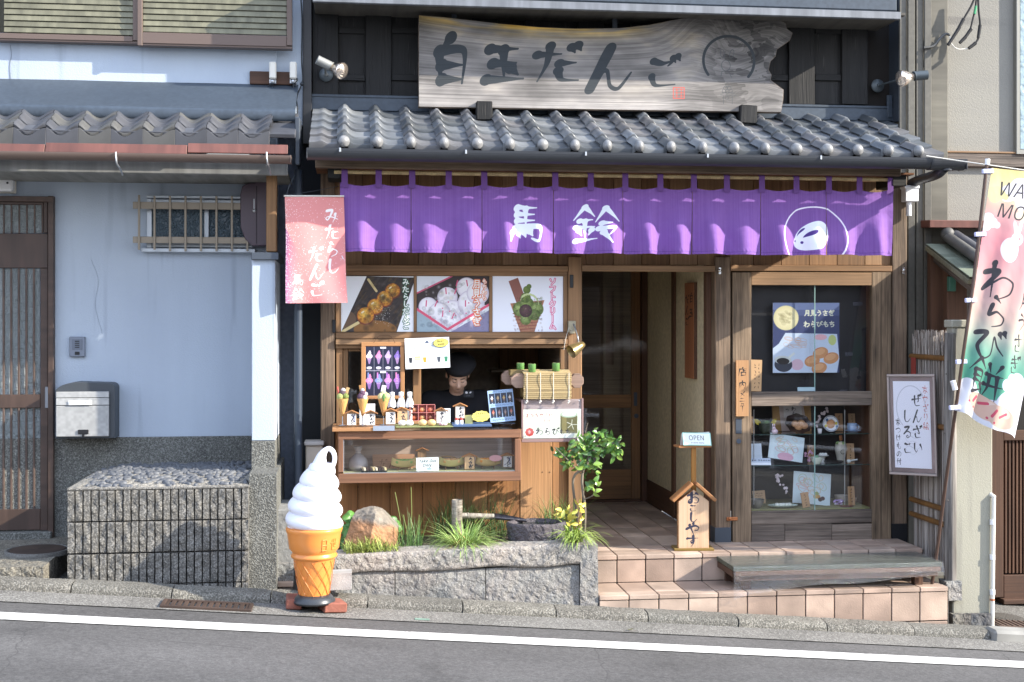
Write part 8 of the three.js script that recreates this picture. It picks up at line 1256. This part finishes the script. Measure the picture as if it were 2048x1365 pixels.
  part('cap_shadow', fb(1904, 640, 1988, 655.5, zp + 0.01, 0.12, 0.006), m.render, pl); for (const [a, b, c] of [[1904, 1926, '#8f8c84'], [1926.5, 1940, '#7d7b76'], [1940.5, 1980, '#6f7072']]) { const q = R(a, 1228, b, 1262, zp + 0.02); part('foot_stone', rough(q.x, q.y, zp - 0.02, q.w, q.h, 0.12, 40, 0.006, 20), M(c, { map: 'granite', bump: 'lumps', scale: 0.01, rough: 0.9 }), pl); }
  const dp = thing('drainpipe', 'thin white drainpipe at the right edge of the pale pillar', 'pipe', at(1986, 1250, zp)), d0 = at(1985, 1252, zp + 0.02), d1 = at(1988, 994, zp + 0.02); part('pipe', [rod(d0, d1, 0.014), rod(d1, d1.clone().add(v3(-0.02, 0.03, -0.06)), 0.014), ball(d1.x, d1.y, d1.z, 0.015)], m.offwhite, dp); for (const py of [1040, 1180, 1110]) part('clamp', [rod(at(1985.5, py, zp + 0.02), at(1985.5, py + 10, zp + 0.02), 0.018)], m.white, dp);
  part('rust_band', [rod(at(1985.2, 1198, zp + 0.02), at(1985.2, 1202, zp + 0.02), 0.0155)], M('#a5603c'), dp);
  // ground in front of the gate
  const gx = X(1990, 0.6); tag(part('gate_apron', [uvs(gridGeo(10, 4, (u, v) => { const x = mix(X(1900, 0.6), 9, u); return v3(x, road(x) + 0.04 + 0.03 * (1 - v) * 0, mix(0.86, -0.3, v)); }))], m.concrete, scene), null, null, null, 'structure');
  const mh = at(2012, 1222, 0.45), yy = road(mh.x) + 0.042, mc = thing('manhole_cover', 'round patterned iron cover before the lattice gate at the right edge', 'manhole cover', v3(mh.x, yy, 0.45)); part('cover', lathe([[0.001, 0.008], [0.13, 0.008], [0.14, 0.002], [0.14, -0.01]], 40).translate(mh.x, yy, 0.45), M('#77726a', { map: 'blotch', rough: 0.7, metal: 0.3 }), mc); const nb = []; for (let i = -5; i <= 5; i++) for (let j = -5; j <= 5; j++) if (i * i + j * j < 30) nb.push(cb(mh.x + i * 0.021, yy + 0.009, 0.45 + j * 0.021, 0.012, 0.006, 0.012, 0.002)); part('studs', nb, M('#6a655e', { rough: 0.7, metal: 0.3 }), mc, 'stuff'); mc.rotation.z = TILT;
  const dg = at(2040, 1250, 0.68), y2 = road(dg.x) + 0.044, dc = thing('drain_grating', 'rust-brown drain grating in the concrete at the right edge', 'drain cover', v3(dg.x, y2, 0.68)); part('plate', wb(dg.x - 0.2, dg.x + 0.5, y2 - 0.01, y2 + 0.006, 0.58, 0.78, 0.003), M('#6f5a4c', { map: 'blotch', rough: 0.8 }), dc); for (let k = 0; k < 16; k++) part('bar', wb(dg.x - 0.18 + k * 0.042, dg.x - 0.16 + k * 0.042, y2 + 0.0061, y2 + 0.012, 0.59, 0.77, 0.002), M('#5d4a3e', { rough: 0.8 }), dc); dc.rotation.z = TILT;
}
{ // tall printed flag on its leaning pole
  const z = 0.95, P = (x, y, d = 0) => at(x, y, z + d), t = thing('tall_flag', 'tall printed shop flag in yellow, pink and green on a leaning brown pole', 'flag', at(1872, 1150, 0.72).setY(road(X(1872, 0.72)) + 0.1)), pm = M('#4a362b', { rough: 0.4 });
  const pt = P(1975, 322), pm1 = P(1920, 760), pb = at(1872, 1120, 0.74); part('pole', tube([pt, P(1950, 545), pm1, P(1893, 960, -0.12), pb, pb.clone().add(v3(-0.03, -0.25, -0.02))], 0.012, 30, 8), pm, t); part('pole_cap', [rod(P(1976, 318), P(1975, 330), 0.016)], m.white, t);
  const TL = P(1984, 336), BL = P(1912, 822), TR = P(2135, 352), BR = P(2036, 874); // the far upper corner hangs outside the picture
  const face = paint(620, 1900, (g, w, h) => {
    const gr = g.createLinearGradient(0, 0, 0, h); [[0, '#e2d088'], [0.07, '#e3d6a6'], [0.2, '#e0a6a8'], [0.3, '#dc8f98'], [0.45, '#dbaaa8'], [0.58, '#d6b8ac'], [0.66, '#bcc0b0'], [0.74, '#74b09a'], [0.82, '#4fa085'], [0.92, '#5aa58c'], [1, '#e4e6f0']].forEach(([k, c]) => gr.addColorStop(k, c)); g.fillStyle = gr; g.fillRect(0, 0, w, h);
    const cloud = (x, y, s, c) => { g.fillStyle = c; for (const [a, b, r] of [[-1.3, 0.1, 0.5], [-0.6, -0.2, 0.7], [0.2, -0.3, 0.8], [0.9, 0, 0.6], [1.5, 0.2, 0.4], [0, 0.3, 0.8]]) { g.beginPath(); g.arc(x + a * s, y + b * s, r * s, 0, 7); g.fill(); } };
    cloud(330, 170, 130, '#e6e5ee'); cloud(60, 200, 60, '#e6dba0'); cloud(20, 420, 66, '#e3e2e6'); cloud(330, 330, 46, '#e8dcc0');
    g.fillStyle = '#34343c'; g.font = '150px sans-serif'; g.textAlign = 'left'; g.save(); g.transform(1, 0, -0.18, 1, 60, 0); g.fillText('WARABI', 50, 205); g.fillText('MOCHI', 95, 370); g.restore();
    g.fillStyle = '#ecebef'; for (const [x, y, s] of [[250, 600, 1], [540, 620, 1]]) { g.beginPath(); g.ellipse(x, y, 78 * s, 92 * s, 0, 0, 7); g.fill(); g.beginPath(); g.ellipse(x + 50 * s, y - 92 * s, 54 * s, 50 * s, 0, 0, 7); g.fill(); for (const [a, b, q] of [[20, -165, -0.35], [58, -172, 0.1]]) { g.beginPath(); g.ellipse(x + a * s, y + b * s, 16 * s, 62 * s, q, 0, 7); g.fill(); } g.fillStyle = '#c0455a'; g.beginPath(); g.arc(x + 72 * s, y - 98 * s, 7, 0, 7); g.fill(); g.fillStyle = '#ecebef'; }
    cloud(520, 1560, 90, '#d9dcee'); cloud(60, 1760, 120, '#e6e8f2'); cloud(560, 1770, 180, '#e4e5f2'); g.fillStyle = '#e6e8f2'; g.fillRect(0, 1800, w, 100);
    g.fillStyle = '#2f2f38'; glyph(g, 'わ', 60, 700, 300, 0.11); glyph(g, 'ら', 90, 950, 260, 0.1); glyph(g, 'び', 60, 1190, 290, 0.1); glyph(g, '餅', 70, 1440, 300, 0.085); vtext(g, '月うさぎ', 470, 880, 140, { w: 0.1, step: 1.1 });
    for (const [x, y, a, b] of [[250, 1780, 150, 80], [410, 1805, 150, 82]]) { g.fillStyle = '#dcb9a6'; g.beginPath(); g.ellipse(x, y, a, b, 0.1, 0, 7); g.fill(); g.fillStyle = '#e6cdbd'; g.beginPath(); g.ellipse(x + 60, y - 30, 40, 30, 0.4, 0, 7); g.fill(); }
    g.strokeStyle = '#cc4e66'; g.lineWidth = 20; for (const [a, b, c, d] of [[180, 1735, 150, 1780], [280, 1740, 210, 1770], [350, 1765, 320, 1815], [470, 1775, 390, 1807]]) { g.beginPath(); g.moveTo(a, b); g.lineTo(c, d); g.stroke(); } g.fillStyle = '#cc4e66'; for (const [a, b] of [[110, 1795], [165, 1820], [290, 1840], [345, 1855]]) { g.beginPath(); g.arc(a, b, 9, 0, 7); g.fill(); }
  }, { rough: 0.75 });
  face.color.set('#d9d9d9');
  part('cloth', gridGeo(40, 90, (u, v) => { const a = TL.clone().lerp(BL, v), b = TR.clone().lerp(BR, v), p = a.lerp(b, u); p.z += 0.05 * Math.sin(u * 7 - v * 3) * (0.25 + 0.75 * v) * u + 0.02 * Math.sin(u * 17 + v * 5) * v + 0.012 * (fbm3(u * 7, v * 12, 1, 3) - 0.45); p.y += 0.012 * Math.sin(u * 9) * v - 0.02 * u * v * v; return p; }, (u, v) => [u, 1 - v]), face, t);
  const tm = M('#cfd2ee', { rough: 0.7 }); for (const [x, y] of [[1973, 343], [1958, 469], [1939, 601], [1920, 724], [1907, 816]]) part('loop', [spin(cb(P(x + 3, y).x, P(x, y).y, z + 0.0, 0.075, 0.03, 0.028, 0.004), 0, 0, 0.05, P(x, y))], tm, t); part('clip', [rod(P(1906, 762), P(1911, 780), 0.018)], m.white, t);
  const rp = thing('thin_rope', 'thin pale rope from the shop gutter past the flag pole', 'rope', at(1935, 330, 0.8)); part('rope', tube([at(1853, 312, 0.75), at(1920, 322, 0.8), at(1976, 330, 0.9), at(2060, 342, 0.9)], 0.004, 20, 6), m.offwhite, rp);
  const w = 0.1, wp = (l, z2) => l.map(([x, y]) => at(x, y, z2)); const cb3 = thing('power_cable', 'black taped power cables hanging in loops against the beige wall', 'cable', at(1915, 95, -0.1)), bk = M('#17181a', { rough: 0.7 });
  part('conduit', tube(wp([[1848, 96], [1868, 92], [1882, 76], [1893, 68], [1900, 70]], -0.1), 0.011, 24, 8), M('#4a4a48', { rough: 0.5 }), cb3);
  part('cable', tube(wp([[1955, -20], [1945, 8], [1928, 38], [1918, 56], [1897, 90]], -0.05), 0.008, 24, 7), bk, cb3); part('cable', tube(wp([[1956, -20], [1952, 10], [1946, 40], [1938, 66], [1920, 86]], -0.05), 0.007, 24, 7), bk, cb3); part('cable', tube(wp([[1957, -20], [1958, 20], [1961, 52], [1956, 80], [1938, 97]], -0.05), 0.008, 24, 7), bk, cb3);
  part('bare_wire', tube(wp([[1900, 72], [1904, 88], [1916, 98], [1938, 97]], -0.06), 0.004, 20, 6), m.offwhite, cb3); part('green_wire', tube(wp([[1953, 12], [1950, 28]], -0.04), 0.009, 4, 7), M('#4a9a6a'), cb3);
  for (const l of [[[1928, 38], [1917, 58]], [[1920, 54], [1897, 90]], [[1943, 58], [1930, 76]], [[1932, 74], [1920, 86]], [[1961, 50], [1957, 76]], [[1952, 86], [1938, 97]]]) part('tape', rod(at(...l[0], -0.05), at(...l[1], -0.05), 0.014, 0.012, 8), bk, cb3);
}
// ---------------------------------------------------------------- what stands in the show window
{
  const [y1, y2, y0] = globalShelf, zt = -0.14;
  { const z = -0.07, q = R(1546, 606, 1679, 746, z); board('moon_poster', v3(q.x, q.y, z), q.w, q.h, 0.004, paint(560, 600, (g, w, h) => {
    g.fillStyle = '#333e66'; g.fillRect(0, 0, w, h); g.fillStyle = '#5a6a92'; g.fillRect(0, 0, w, 60); g.fillStyle = '#46527c'; g.fillRect(0, 60, w, 50);
    const k = g.createRadialGradient(110, 130, 60, 110, 130, 110); k.addColorStop(0, '#d9d2a8'); k.addColorStop(0.85, '#cfc898'); k.addColorStop(1, 'rgba(150,150,130,0)'); g.fillStyle = k; g.beginPath(); g.arc(110, 130, 110, 0, 7); g.fill(); for (let i = 0; i < 26; i++) { g.fillStyle = 'rgba(140,130,90,.22)'; g.beginPath(); g.ellipse(60 + 100 * hash(i, 1, 2), 80 + 100 * hash(i, 2, 2), 8 + 22 * hash(i, 3, 2), 6 + 14 * hash(i, 4, 2), 0.5, 0, 7); g.fill(); }
    g.fillStyle = '#c9cdb8'; htext(g, '月見うさぎ', 262, 62, 52, { w: 0.15, soft: false, step: 0.98 }); htext(g, 'わらびもち', 258, 156, 54, { w: 0.14, soft: false, step: 0.98 });
    g.fillStyle = '#bccbdc'; g.beginPath(); g.moveTo(105, 258); g.lineTo(540, 268); g.lineTo(560, 480); g.lineTo(540, 600); g.lineTo(0, 600); g.lineTo(0, 390); g.lineTo(50, 350); g.closePath(); g.fill();
    g.strokeStyle = '#c9a48c'; g.lineWidth = 3; for (let i = 0; i < 12; i++) { g.beginPath(); g.ellipse(110 + 140 * hash(i, 1, 8), 300 + 80 * hash(i, 2, 8), 20 + 30 * hash(i, 3, 8), 8 + 18 * hash(i, 4, 8), 0.2, 0, 6); g.stroke(); } g.fillStyle = '#d9a9b0'; g.beginPath(); g.ellipse(400, 295, 55, 25, 0, 0, 7); g.fill(); g.fillStyle = '#b6c37a'; g.beginPath(); g.ellipse(500, 320, 34, 45, 0, 0, 7); g.fill(); g.fillStyle = '#c7aab8'; g.beginPath(); g.ellipse(205, 530, 52, 48, 0, 0, 7); g.fill();
    g.fillStyle = '#2d3340'; g.beginPath(); g.ellipse(88, 530, 75, 62, 0.1, 0, 7); g.fill(); g.fillStyle = '#c3c9c4'; g.beginPath(); g.ellipse(85, 490, 72, 36, 0.05, 0, 7); g.fill(); g.fillStyle = '#1b1715'; g.beginPath(); g.ellipse(85, 500, 54, 28, 0.05, 0, 7); g.fill(); g.fillStyle = '#cdd2cc'; g.save(); g.translate(158, 450); g.rotate(-0.7); g.fillRect(-30, -10, 60, 20); g.restore();
    for (const [x, y] of [[330, 500], [400, 430], [490, 475], [390, 560]]) { g.fillStyle = '#c08a5c'; g.beginPath(); g.ellipse(x, y, 66, 48, -0.3, 0, 7); g.fill(); g.fillStyle = '#cf9e70'; g.beginPath(); g.ellipse(x - 6, y - 10, 46, 28, -0.3, 0, 7); g.fill(); g.strokeStyle = '#b85a4c'; g.lineWidth = 4; g.beginPath(); g.arc(x - 10, y, 40, 3.6, 4.8); g.stroke(); }
  }, { rough: 0.45 }), m.paper, [0, 0, 0], null, 'dark blue poster with a full moon and sweets in the upper show window', 'poster'); }
  const px = (p, z) => X(p, z), tagF = [0, 1, 2].map((k) => paint(64, 128, (g, w, h) => { g.fillStyle = ['#ab8760', '#a07c56', '#b5936c'][k]; g.fillRect(0, 0, w, h); for (let i = 0; i < 5; i++) scrawl(g, 22, 12 + i * 21, 22, 1, 17, '#2c221c', i + k * 9); }));
  const tagb = (x0, x1, yTop, y, z, k, label, rz = 0) => { const w = px(x1, z) - px(x0, z), h = Y((x0 + x1) / 2, yTop, z) - y; board('wood_tag', v3(px((x0 + x1) / 2, z), y + h / 2 + 0.002, z), w, h, 0.006, tagF[k % 3], tan, [-0.12, 0.1, rz], null, label, 'price tag', 'small wooden price tags in the show window'); };
  const bowl = (name, x, y, z, r, h, mat, label, cat, fill) => { const c = v3(px(x, z), y, z), t = thing(name, label, cat, c); part('bowl', lathe([[0.001, 0], [r * 0.5, 0], [r * 0.52, h * 0.08], [r * 0.85, h * 0.45], [r, h], [r * 0.94, h], [r * 0.78, h * 0.5], [0.001, h * 0.2]], 32).translate(c.x, y, z), mat, t); fill?.(t, c); return t; };
  const cer = (c) => M(c, { rough: 0.25 });
  // top shelf
  tagb(1502, 1509, 834, y1, -0.14, 0, 'wooden tag at the left end of the top shelf in the show window');
  bowl('tea_bowl', 1530, y1, -0.18, 0.06, 0.075, cer('#3a4438'), 'dark bowl of green sweets with yellow leaves, left on the top shelf', 'bowl', (t, c) => { for (let k = 0; k < 5; k++) part('sweet', ball(c.x + 0.024 * Math.cos(k * 1.26), y1 + 0.075, c.z + 0.024 * Math.sin(k * 1.26), 0.02, 1, 0.9, 1, 10, 8), M(['#4a6e3a', '#55803f', '#3d6233'][k % 3]), t); for (const s of [-1, 1]) piece('leaf', leafGeo(0.06, 0.035, 0.2, 0.3), M('#c2b23a'), t, v3(c.x + s * 0.04, y1 + 0.065, c.z + 0.02), [0.3, 0, -s * 0.9]); });
  const rb = (x, y, z, s, c, label) => { const b = v3(px(x, z), y, z), t = thing('rabbit_ornament', label, 'ornament', b); const mt = cer(c); part('body', join([ball(b.x, y + 0.02 * s, z, 0.022 * s, 1.2, 1, 1), ball(b.x - 0.01 * s, y + 0.045 * s, z + 0.008, 0.015 * s)]), mt, t); for (const k of [-1, 1]) part('ear', ball(b.x - 0.01 * s + k * 0.007, y + 0.07 * s, z, 0.005 * s, 1, 2.8, 1, 8, 8), mt, t); };
  rb(1550, y1, -0.09, 0.9, '#d9c2cc', 'small pale pink rabbit ornament on the top shelf');
  const mq = R(1545, 812, 1622, 868, -0.3); board('picture_menu', v3(mq.x, y1 + mq.h / 2 + 0.002, -0.3), mq.w, mq.h, 0.012, paint(360, 260, (g, w, h) => { g.fillStyle = '#b0884e'; g.fillRect(0, 0, w, h); g.fillStyle = '#d3c3bb'; g.beginPath(); g.moveTo(60, 0); g.lineTo(285, 0); g.lineTo(310, 150); g.lineTo(200, 260); g.lineTo(80, 260); g.fill(); g.fillStyle = '#e4e0dc'; g.fillRect(105, 30, 170, 110); g.fillStyle = '#222'; vtext(g, 'わらび', 200, 36, 44, { w: 0.12 }); vtext(g, 'つアイス', 140, 52, 30, { w: 0.12 }); }, { rough: 0.6 }), tan, [-0.1, 0, 0], null, 'tan picture menu with a white card behind the dark dish on the top shelf', 'menu');
  { const z = -0.2, b = v3(px(1594, z), y1, z), t = thing('dark_dish', 'dark scalloped dish with tan dumplings propped on the top shelf', 'dish', b), g = gridGeo(40, 6, (u, v) => { const a = u * 2 * PI, r = 0.1 * v * (1 + 0.05 * Math.cos(a * 8) * v); return v3(b.x + r * Math.cos(a), y1 + 0.068 + r * Math.sin(a) * 0.7, z + 0.035 * v * v - 0.05 * Math.sin(a) * v); }); part('dish', g, M('#2f211c', { rough: 0.3 }), t); for (const [a, b2, c] of [[-0.025, 0.055, '#c2946a'], [0.022, 0.06, '#c99c72'], [0.0, 0.03, '#bf8f62'], [0.045, 0.04, '#b98a60']]) part('dumpling', ball(b.x + a, y1 + b2 + 0.01, z + 0.035, 0.03, 1, 0.85, 0.8, 12, 10), M(c, { rough: 0.6 }), t); }
  const sprig = (pts, z, col, label, fl = 0.009, n = 14) => { const w = pts.map(([x, y], i) => at(x, y, z + 0.01 * Math.sin(i))), t = thing('flower_sprig', label, 'flowers', w[0]); part('twig', tube(w, 0.0018, 20, 5), m.darkwood[1], t); const cv = new THREE.CatmullRomCurve3(w), g = join([0, 1, 2, 3, 4].map((k) => ball(Math.cos(k * 1.26) * fl * 0.7, Math.sin(k * 1.26) * fl * 0.7, 0, fl * 0.62, 1, 1, 0.5, 8, 6))); for (let i = 0; i < n; i++) { const p = cv.getPoint(0.25 + 0.75 * i / (n - 1)); piece('blossom', g, M(col, { rough: 0.7 }), t, p.add(v3(rr(-0.014, 0.014), rr(-0.012, 0.012), rr(0, 0.02))), [rr(-0.5, 0.5), rr(-0.5, 0.5), rr(0, 3)], rr(0.7, 1.2)); } };
  sprig([[1630, 866], [1634, 845], [1645, 826], [1655, 820]], -0.22, '#d8ccd0', 'white blossom sprig beside the standing plate on the top shelf');
  solo('white_cup', lathe([[0.001, 0], [0.014, 0], [0.017, 0.03], [0.015, 0.03], [0.012, 0.004]], 20).translate(px(1640, -0.12), y1 + 0.001, -0.12), cer('#e2e2e6'), 'tiny white cup between the blossom sprig and the standing plate', 'cup');
  { const z = -0.16, c = v3(px(1661, z), y1 + 0.064, z), t = thing('standing_plate', 'white plate with a tan cake standing upright on the top shelf', 'plate', v3(c.x, y1, z)); const g = (l, s) => lathe(l, 36).rotateX(PI / 2 - 0.2).translate(c.x, c.y, c.z + s); part('plate', g([[0.001, 0], [0.035, 0.0], [0.062, 0.012], [0.06, 0.015], [0.034, 0.005], [0.001, 0.005]], 0), cer('#dfe3e6'), t); part('rim', g([[0.054, 0.0135], [0.058, 0.0148], [0.0555, 0.0165]], 0.001), M('#4a6488'), t); part('cake', ball(c.x, c.y, z + 0.012, 0.034, 1, 1, 0.4), M('#c28f62', { rough: 0.7 }), t); for (const [a, b, k] of [[-0.04, -0.014, '#cbbd42'], [0.04, 0.004, '#cbbd42'], [0.045, -0.02, '#4a6a8a'], [-0.03, 0.03, '#4a6a8a']]) part('dab', ball(c.x + a, c.y + b, z + 0.016, 0.01, 1, 1.2, 0.5, 8, 6), M(k), t); }
  tagb(1671, 1686, 828, y1, -0.24, 1, 'tall wooden tag right of the standing plate on the top shelf'); tagb(1697, 1711, 828, y1 + 0.0, -0.32, 2, 'wooden tag behind the blue cup on the top shelf');
  { const z = -0.16, b = v3(px(1706, z), y1, z), t = thing('blue_cup', 'pale blue coffee cup on its saucer at the right of the top shelf', 'cup', b), mt = cer('#8fa8c8'); part('saucer', lathe([[0.001, 0.001], [0.03, 0.001], [0.06, 0.012], [0.058, 0.015], [0.028, 0.005], [0.001, 0.005]], 32).translate(b.x, y1, z), mt, t); part('cup', lathe([[0.001, 0.006], [0.026, 0.006], [0.034, 0.02], [0.036, 0.066], [0.033, 0.066], [0.03, 0.02], [0.001, 0.012]], 28).translate(b.x - 0.005, y1, z), mt, t); part('cup_handle', new THREE.TorusGeometry(0.017, 0.004, 8, 18, PI).rotateZ(-PI / 2).translate(b.x + 0.03, y1 + 0.036, z), mt, t); }
  // middle shelf
  const pc = (x0, y0p, x1, y1p, z, fn, label, rz = 0, rx = -0.15, name = 'picture_card') => { const q = R(x0, y0p, x1, y1p, z); board(name, v3(q.x, q.y, z), q.w, q.h, 0.004, paint(300, 260, fn), m.paper, [rx, 0.05, rz], null, label, 'card'); };
  pc(1500, 888, 1524, 922, -0.14, (g) => { g.fillStyle = '#c9d6e0'; g.fillRect(0, 0, 300, 260); }, 'plain pale blue card at the left end of the middle shelf', 0.03);
  pc(1502, 917, 1542, 931, -0.07, (g) => { g.fillStyle = '#b3c1d3'; g.fillRect(0, 0, 300, 260); g.fillStyle = '#22304c'; g.font = 'bold 76px sans-serif'; g.fillText('In Store', 8, 105); g.fillStyle = '#dfe6ee'; g.fillRect(0, 150, 300, 110); g.fillStyle = '#5a6f8f'; g.fillRect(0, 160, 300, 6); }, 'low In Store card on the front edge of the middle shelf', 0, -0.3);
  const art = (sd) => (g, w, h) => { g.fillStyle = '#c3d4d8'; g.fillRect(0, 0, 300, 260); g.lineWidth = 4; for (let i = 0; i < 16; i++) { g.strokeStyle = ['#bda284', '#cfb795', '#c79a98', '#a9bba0'][i % 4]; g.beginPath(); g.ellipse(60 + 180 * hash(i, 1, sd), 30 + 140 * hash(i, 2, sd), 14 + 34 * hash(i, 3, sd), 10 + 26 * hash(i, 4, sd), hash(i, 5, sd) * 3, 0, 6.2); g.stroke(); } if (sd === 3) { g.fillStyle = '#c9a0b0'; g.beginPath(); g.ellipse(150, 226, 70, 44, 0, 0, 7); g.fill(); } else { for (const [x, y, c] of [[190, 170, '#8f9a5c'], [205, 195, '#b38a4c'], [220, 215, '#3a2622'], [180, 195, '#c09a5a'], [240, 205, '#4a302a']]) { g.fillStyle = c; g.beginPath(); g.arc(x, y, 17, 0, 7); g.fill(); } } };
  pc(1538, 871, 1608, 921, -0.12, art(3), 'large pale picture card with swirling line art on the middle shelf', -0.16);
  tagb(1615, 1629, 892, y2, -0.26, 1, 'wooden tag behind the pink coral ornament on the middle shelf');
  sprig([[1620, 929], [1617, 918], [1613, 908], [1622, 905]], -0.11, '#b98fa8', 'pinkish sprig ornament on the middle shelf', 0.008, 10);
  bowl('soup_bowl', 1634, y2, -0.11, 0.045, 0.05, cer('#cfd8c8'), 'pale green bowl with a green sweet on the middle shelf', 'bowl', (t, c) => part('sweet', ball(c.x, c.y + 0.05, c.z, 0.014), M('#7fae8a'), t));
  { const b = v3(px(1646, -0.2), y2, -0.2), t = thing('sweets_dish', 'small white dish of round white sweets behind the green bowl', 'dish', b); part('dish', lathe([[0.001, 0.04], [0.02, 0.04], [0.045, 0.052], [0.043, 0.055], [0.001, 0.045]], 28).translate(b.x, b.y, b.z), cer('#d9dcd8'), t); part('foot', lathe([[0.02, 0], [0.014, 0.02], [0.02, 0.04]], 20).translate(b.x, b.y, b.z), cer('#d9dcd8'), t); for (const k of [-1, 0, 1]) part('sweet', ball(b.x + k * 0.02, b.y + 0.06, b.z + 0.006 * k * k, 0.013), cer('#e4e6e2'), t); }
  solo('lacquer_tray', lathe([[0.001, 0.002], [0.06, 0.002], [0.078, 0.016], [0.075, 0.019], [0.056, 0.007], [0.001, 0.007]], 36).scale(1, 1, 0.7).translate(px(1668, -0.13), y2, -0.13), M('#1c1410', { rough: 0.15 }), 'dark lacquer tray in front of the tall parfait cup', 'tray');
  { const z = -0.21, b = v3(px(1682, z), y2, z), t = thing('parfait_cup', 'tall grey cup with an emblem and green topping on the middle shelf', 'cup', b); part('cup', lathe([[0.001, 0], [0.024, 0], [0.03, 0.02], [0.044, 0.1], [0.041, 0.135], [0.037, 0.135], [0.001, 0.1]], 30).translate(b.x, y2, z), M('#a5a296', { rough: 0.5 }), t); for (let k = 0; k < 6; k++) part('topping', ball(b.x + 0.024 * Math.cos(k * 1.05), y2 + 0.14, z + 0.024 * Math.sin(k * 1.05), 0.016, 1, 0.9, 1, 10, 8), M(['#7f9a62', '#8faa70', '#d3cdb4'][k % 3]), t); part('wafer', spin(cb(b.x, y2 + 0.18, z, 0.026, 0.04, 0.008, 0.002), 0, 0.2, 0.1, v3(b.x, y2 + 0.18, z)), M('#8f5a34'), t); part('emblem', new THREE.TorusGeometry(0.016, 0.002, 6, 20).translate(b.x, y2 + 0.08, z + 0.042), M('#2c2c2c'), t); }
  tagb(1693, 1709, 888, y2, -0.24, 2, 'tall wooden tag right of the parfait cup on the middle shelf');
  solo('white_spoon', [ball(px(1698, -0.12), y2 + 0.016, -0.12, 0.02, 0.8, 0.7, 1), rod(v3(px(1700, -0.12), y2 + 0.018, -0.12), v3(px(1716, -0.12), y2 + 0.026, -0.13), 0.006)], cer('#c9d0cc'), 'small white china spoon at the right of the middle shelf', 'spoon');
  // case floor
  pc(1506, 982, 1531, 1008, -0.28, (g) => { g.fillStyle = '#b0906a'; g.fillRect(0, 0, 300, 260); for (let k = 0; k < 4; k++) scrawl(g, 40, 40 + k * 50, 200, 6, 34, '#3a2c22', k); }, 'wooden written board behind the grey tea bowl on the case floor', 0.05);
  bowl('grey_bowl', 1514, y0, -0.13, 0.055, 0.065, M('#8f8b80', { rough: 0.5, map: 'blotch' }), 'rough grey tea bowl at the left of the case floor', 'bowl');
  { const z = -0.12, b = v3(px(1566, z), y0, z), t = thing('oval_plate', 'oval pale green glass plate of white dumplings on the case floor', 'plate', b); part('plate', lathe([[0.001, 0.002], [0.06, 0.002], [0.115, 0.018], [0.112, 0.022], [0.058, 0.008], [0.001, 0.008]], 44).scale(1, 1, 0.55).translate(b.x, y0, z), cer('#b5c3b4'), t); for (let k = 0; k < 5; k++) part('dumpling', ball(b.x - 0.045 + k * 0.024, y0 + 0.022, z + 0.01 * (k % 2), 0.019, 1, 0.8, 1, 10, 8), cer('#d3d6c8'), t); }
  sprig([[1588, 1000], [1575, 985], [1562, 968], [1552, 955], [1563, 950]], -0.25, '#d9cdd2', 'long white cherry blossom sprig over the oval plate', 0.009, 16);
  pc(1586, 946, 1662, 1009, -0.2, art(11), 'large pale picture card with dumplings printed on it, on the case floor', -0.1);
  tagb(1603, 1619, 986, y0, -0.1, 0, 'wooden tag leaning before the large picture card on the case floor', 0.14);
  { const z = -0.14, b = v3(px(1677, z), y0, z), t = thing('purple_flowers', 'small purple and white flower ornament on the case floor', 'flowers', b); for (let k = 0; k < 12; k++) part('petal', ball(b.x + rr(-0.035, 0.035), y0 + 0.016 + rr(0, 0.03), z + rr(-0.015, 0.015), 0.012, 1, 0.8, 0.8, 8, 6), M(['#8f78a8', '#cfc9dc', '#a88fbc'][k % 3], { rough: 0.7 }), t); }
  solo('red_cloth', lathe([[0.001, 0.001], [0.05, 0.001], [0.056, 0.004], [0.001, 0.005]], 24).scale(1, 1, 0.6).translate(px(1694, -0.12), y0, -0.12), M('#6e2f2c', { rough: 0.9 }), 'dark red cloth before the pale bowl on the case floor', 'cloth');
  bowl('pale_bowl', 1684, y0, -0.3, 0.056, 0.06, M('#a89f94', { rough: 0.4 }), 'pale wide bowl behind the red cloth on the case floor', 'bowl');
  bowl('brown_bowl', 1706, y0, -0.22, 0.03, 0.05, M('#8a7a68', { rough: 0.4 }), 'small brown cup behind the wooden tag at the right of the case floor', 'cup');
  tagb(1696, 1710, 974, y0, -0.17, 1, 'wooden tag before the brown cup at the right of the case floor');
}
// ---------------------------------------------------------------- the far side of the street, seen only in the panes
{
  const t = thing('boundary_wall', 'dark timber garden wall with tile coping across the street, behind the viewer', 'wall', v3(-2, -1, 13));
  for (let k = 0; k < 14; k++) part('panel', wb(-14 + k * 2, -12.01 + k * 2, -2, 2.5, 13, 13.12, 0.01), M(['#5a5148', '#524a42'][k % 2], { map: 'old' }), t); part('coping', wb(-14.1, 14.1, 2.5, 2.62, 12.85, 13.3, 0.03), m.kawaraOld[0], t);
  const r = thing('guard_rail', 'white pipe guard rail along the far kerb, behind the viewer', 'guard rail', v3(0, -0.4, 10.6)); for (const y of [0.35, 0.7]) part('rail', rod(v3(-9, road(-9) + y, 10.6), v3(9, road(9) + y, 10.6), 0.03), m.white, r); for (let k = -4; k <= 4; k++) part('rail_post', rod(v3(k * 2.2, road(k * 2.2) - 0.05, 10.6), v3(k * 2.2, road(k * 2.2) + 0.75, 10.6), 0.035), m.white, r);
}
renderer.render(scene, camera);
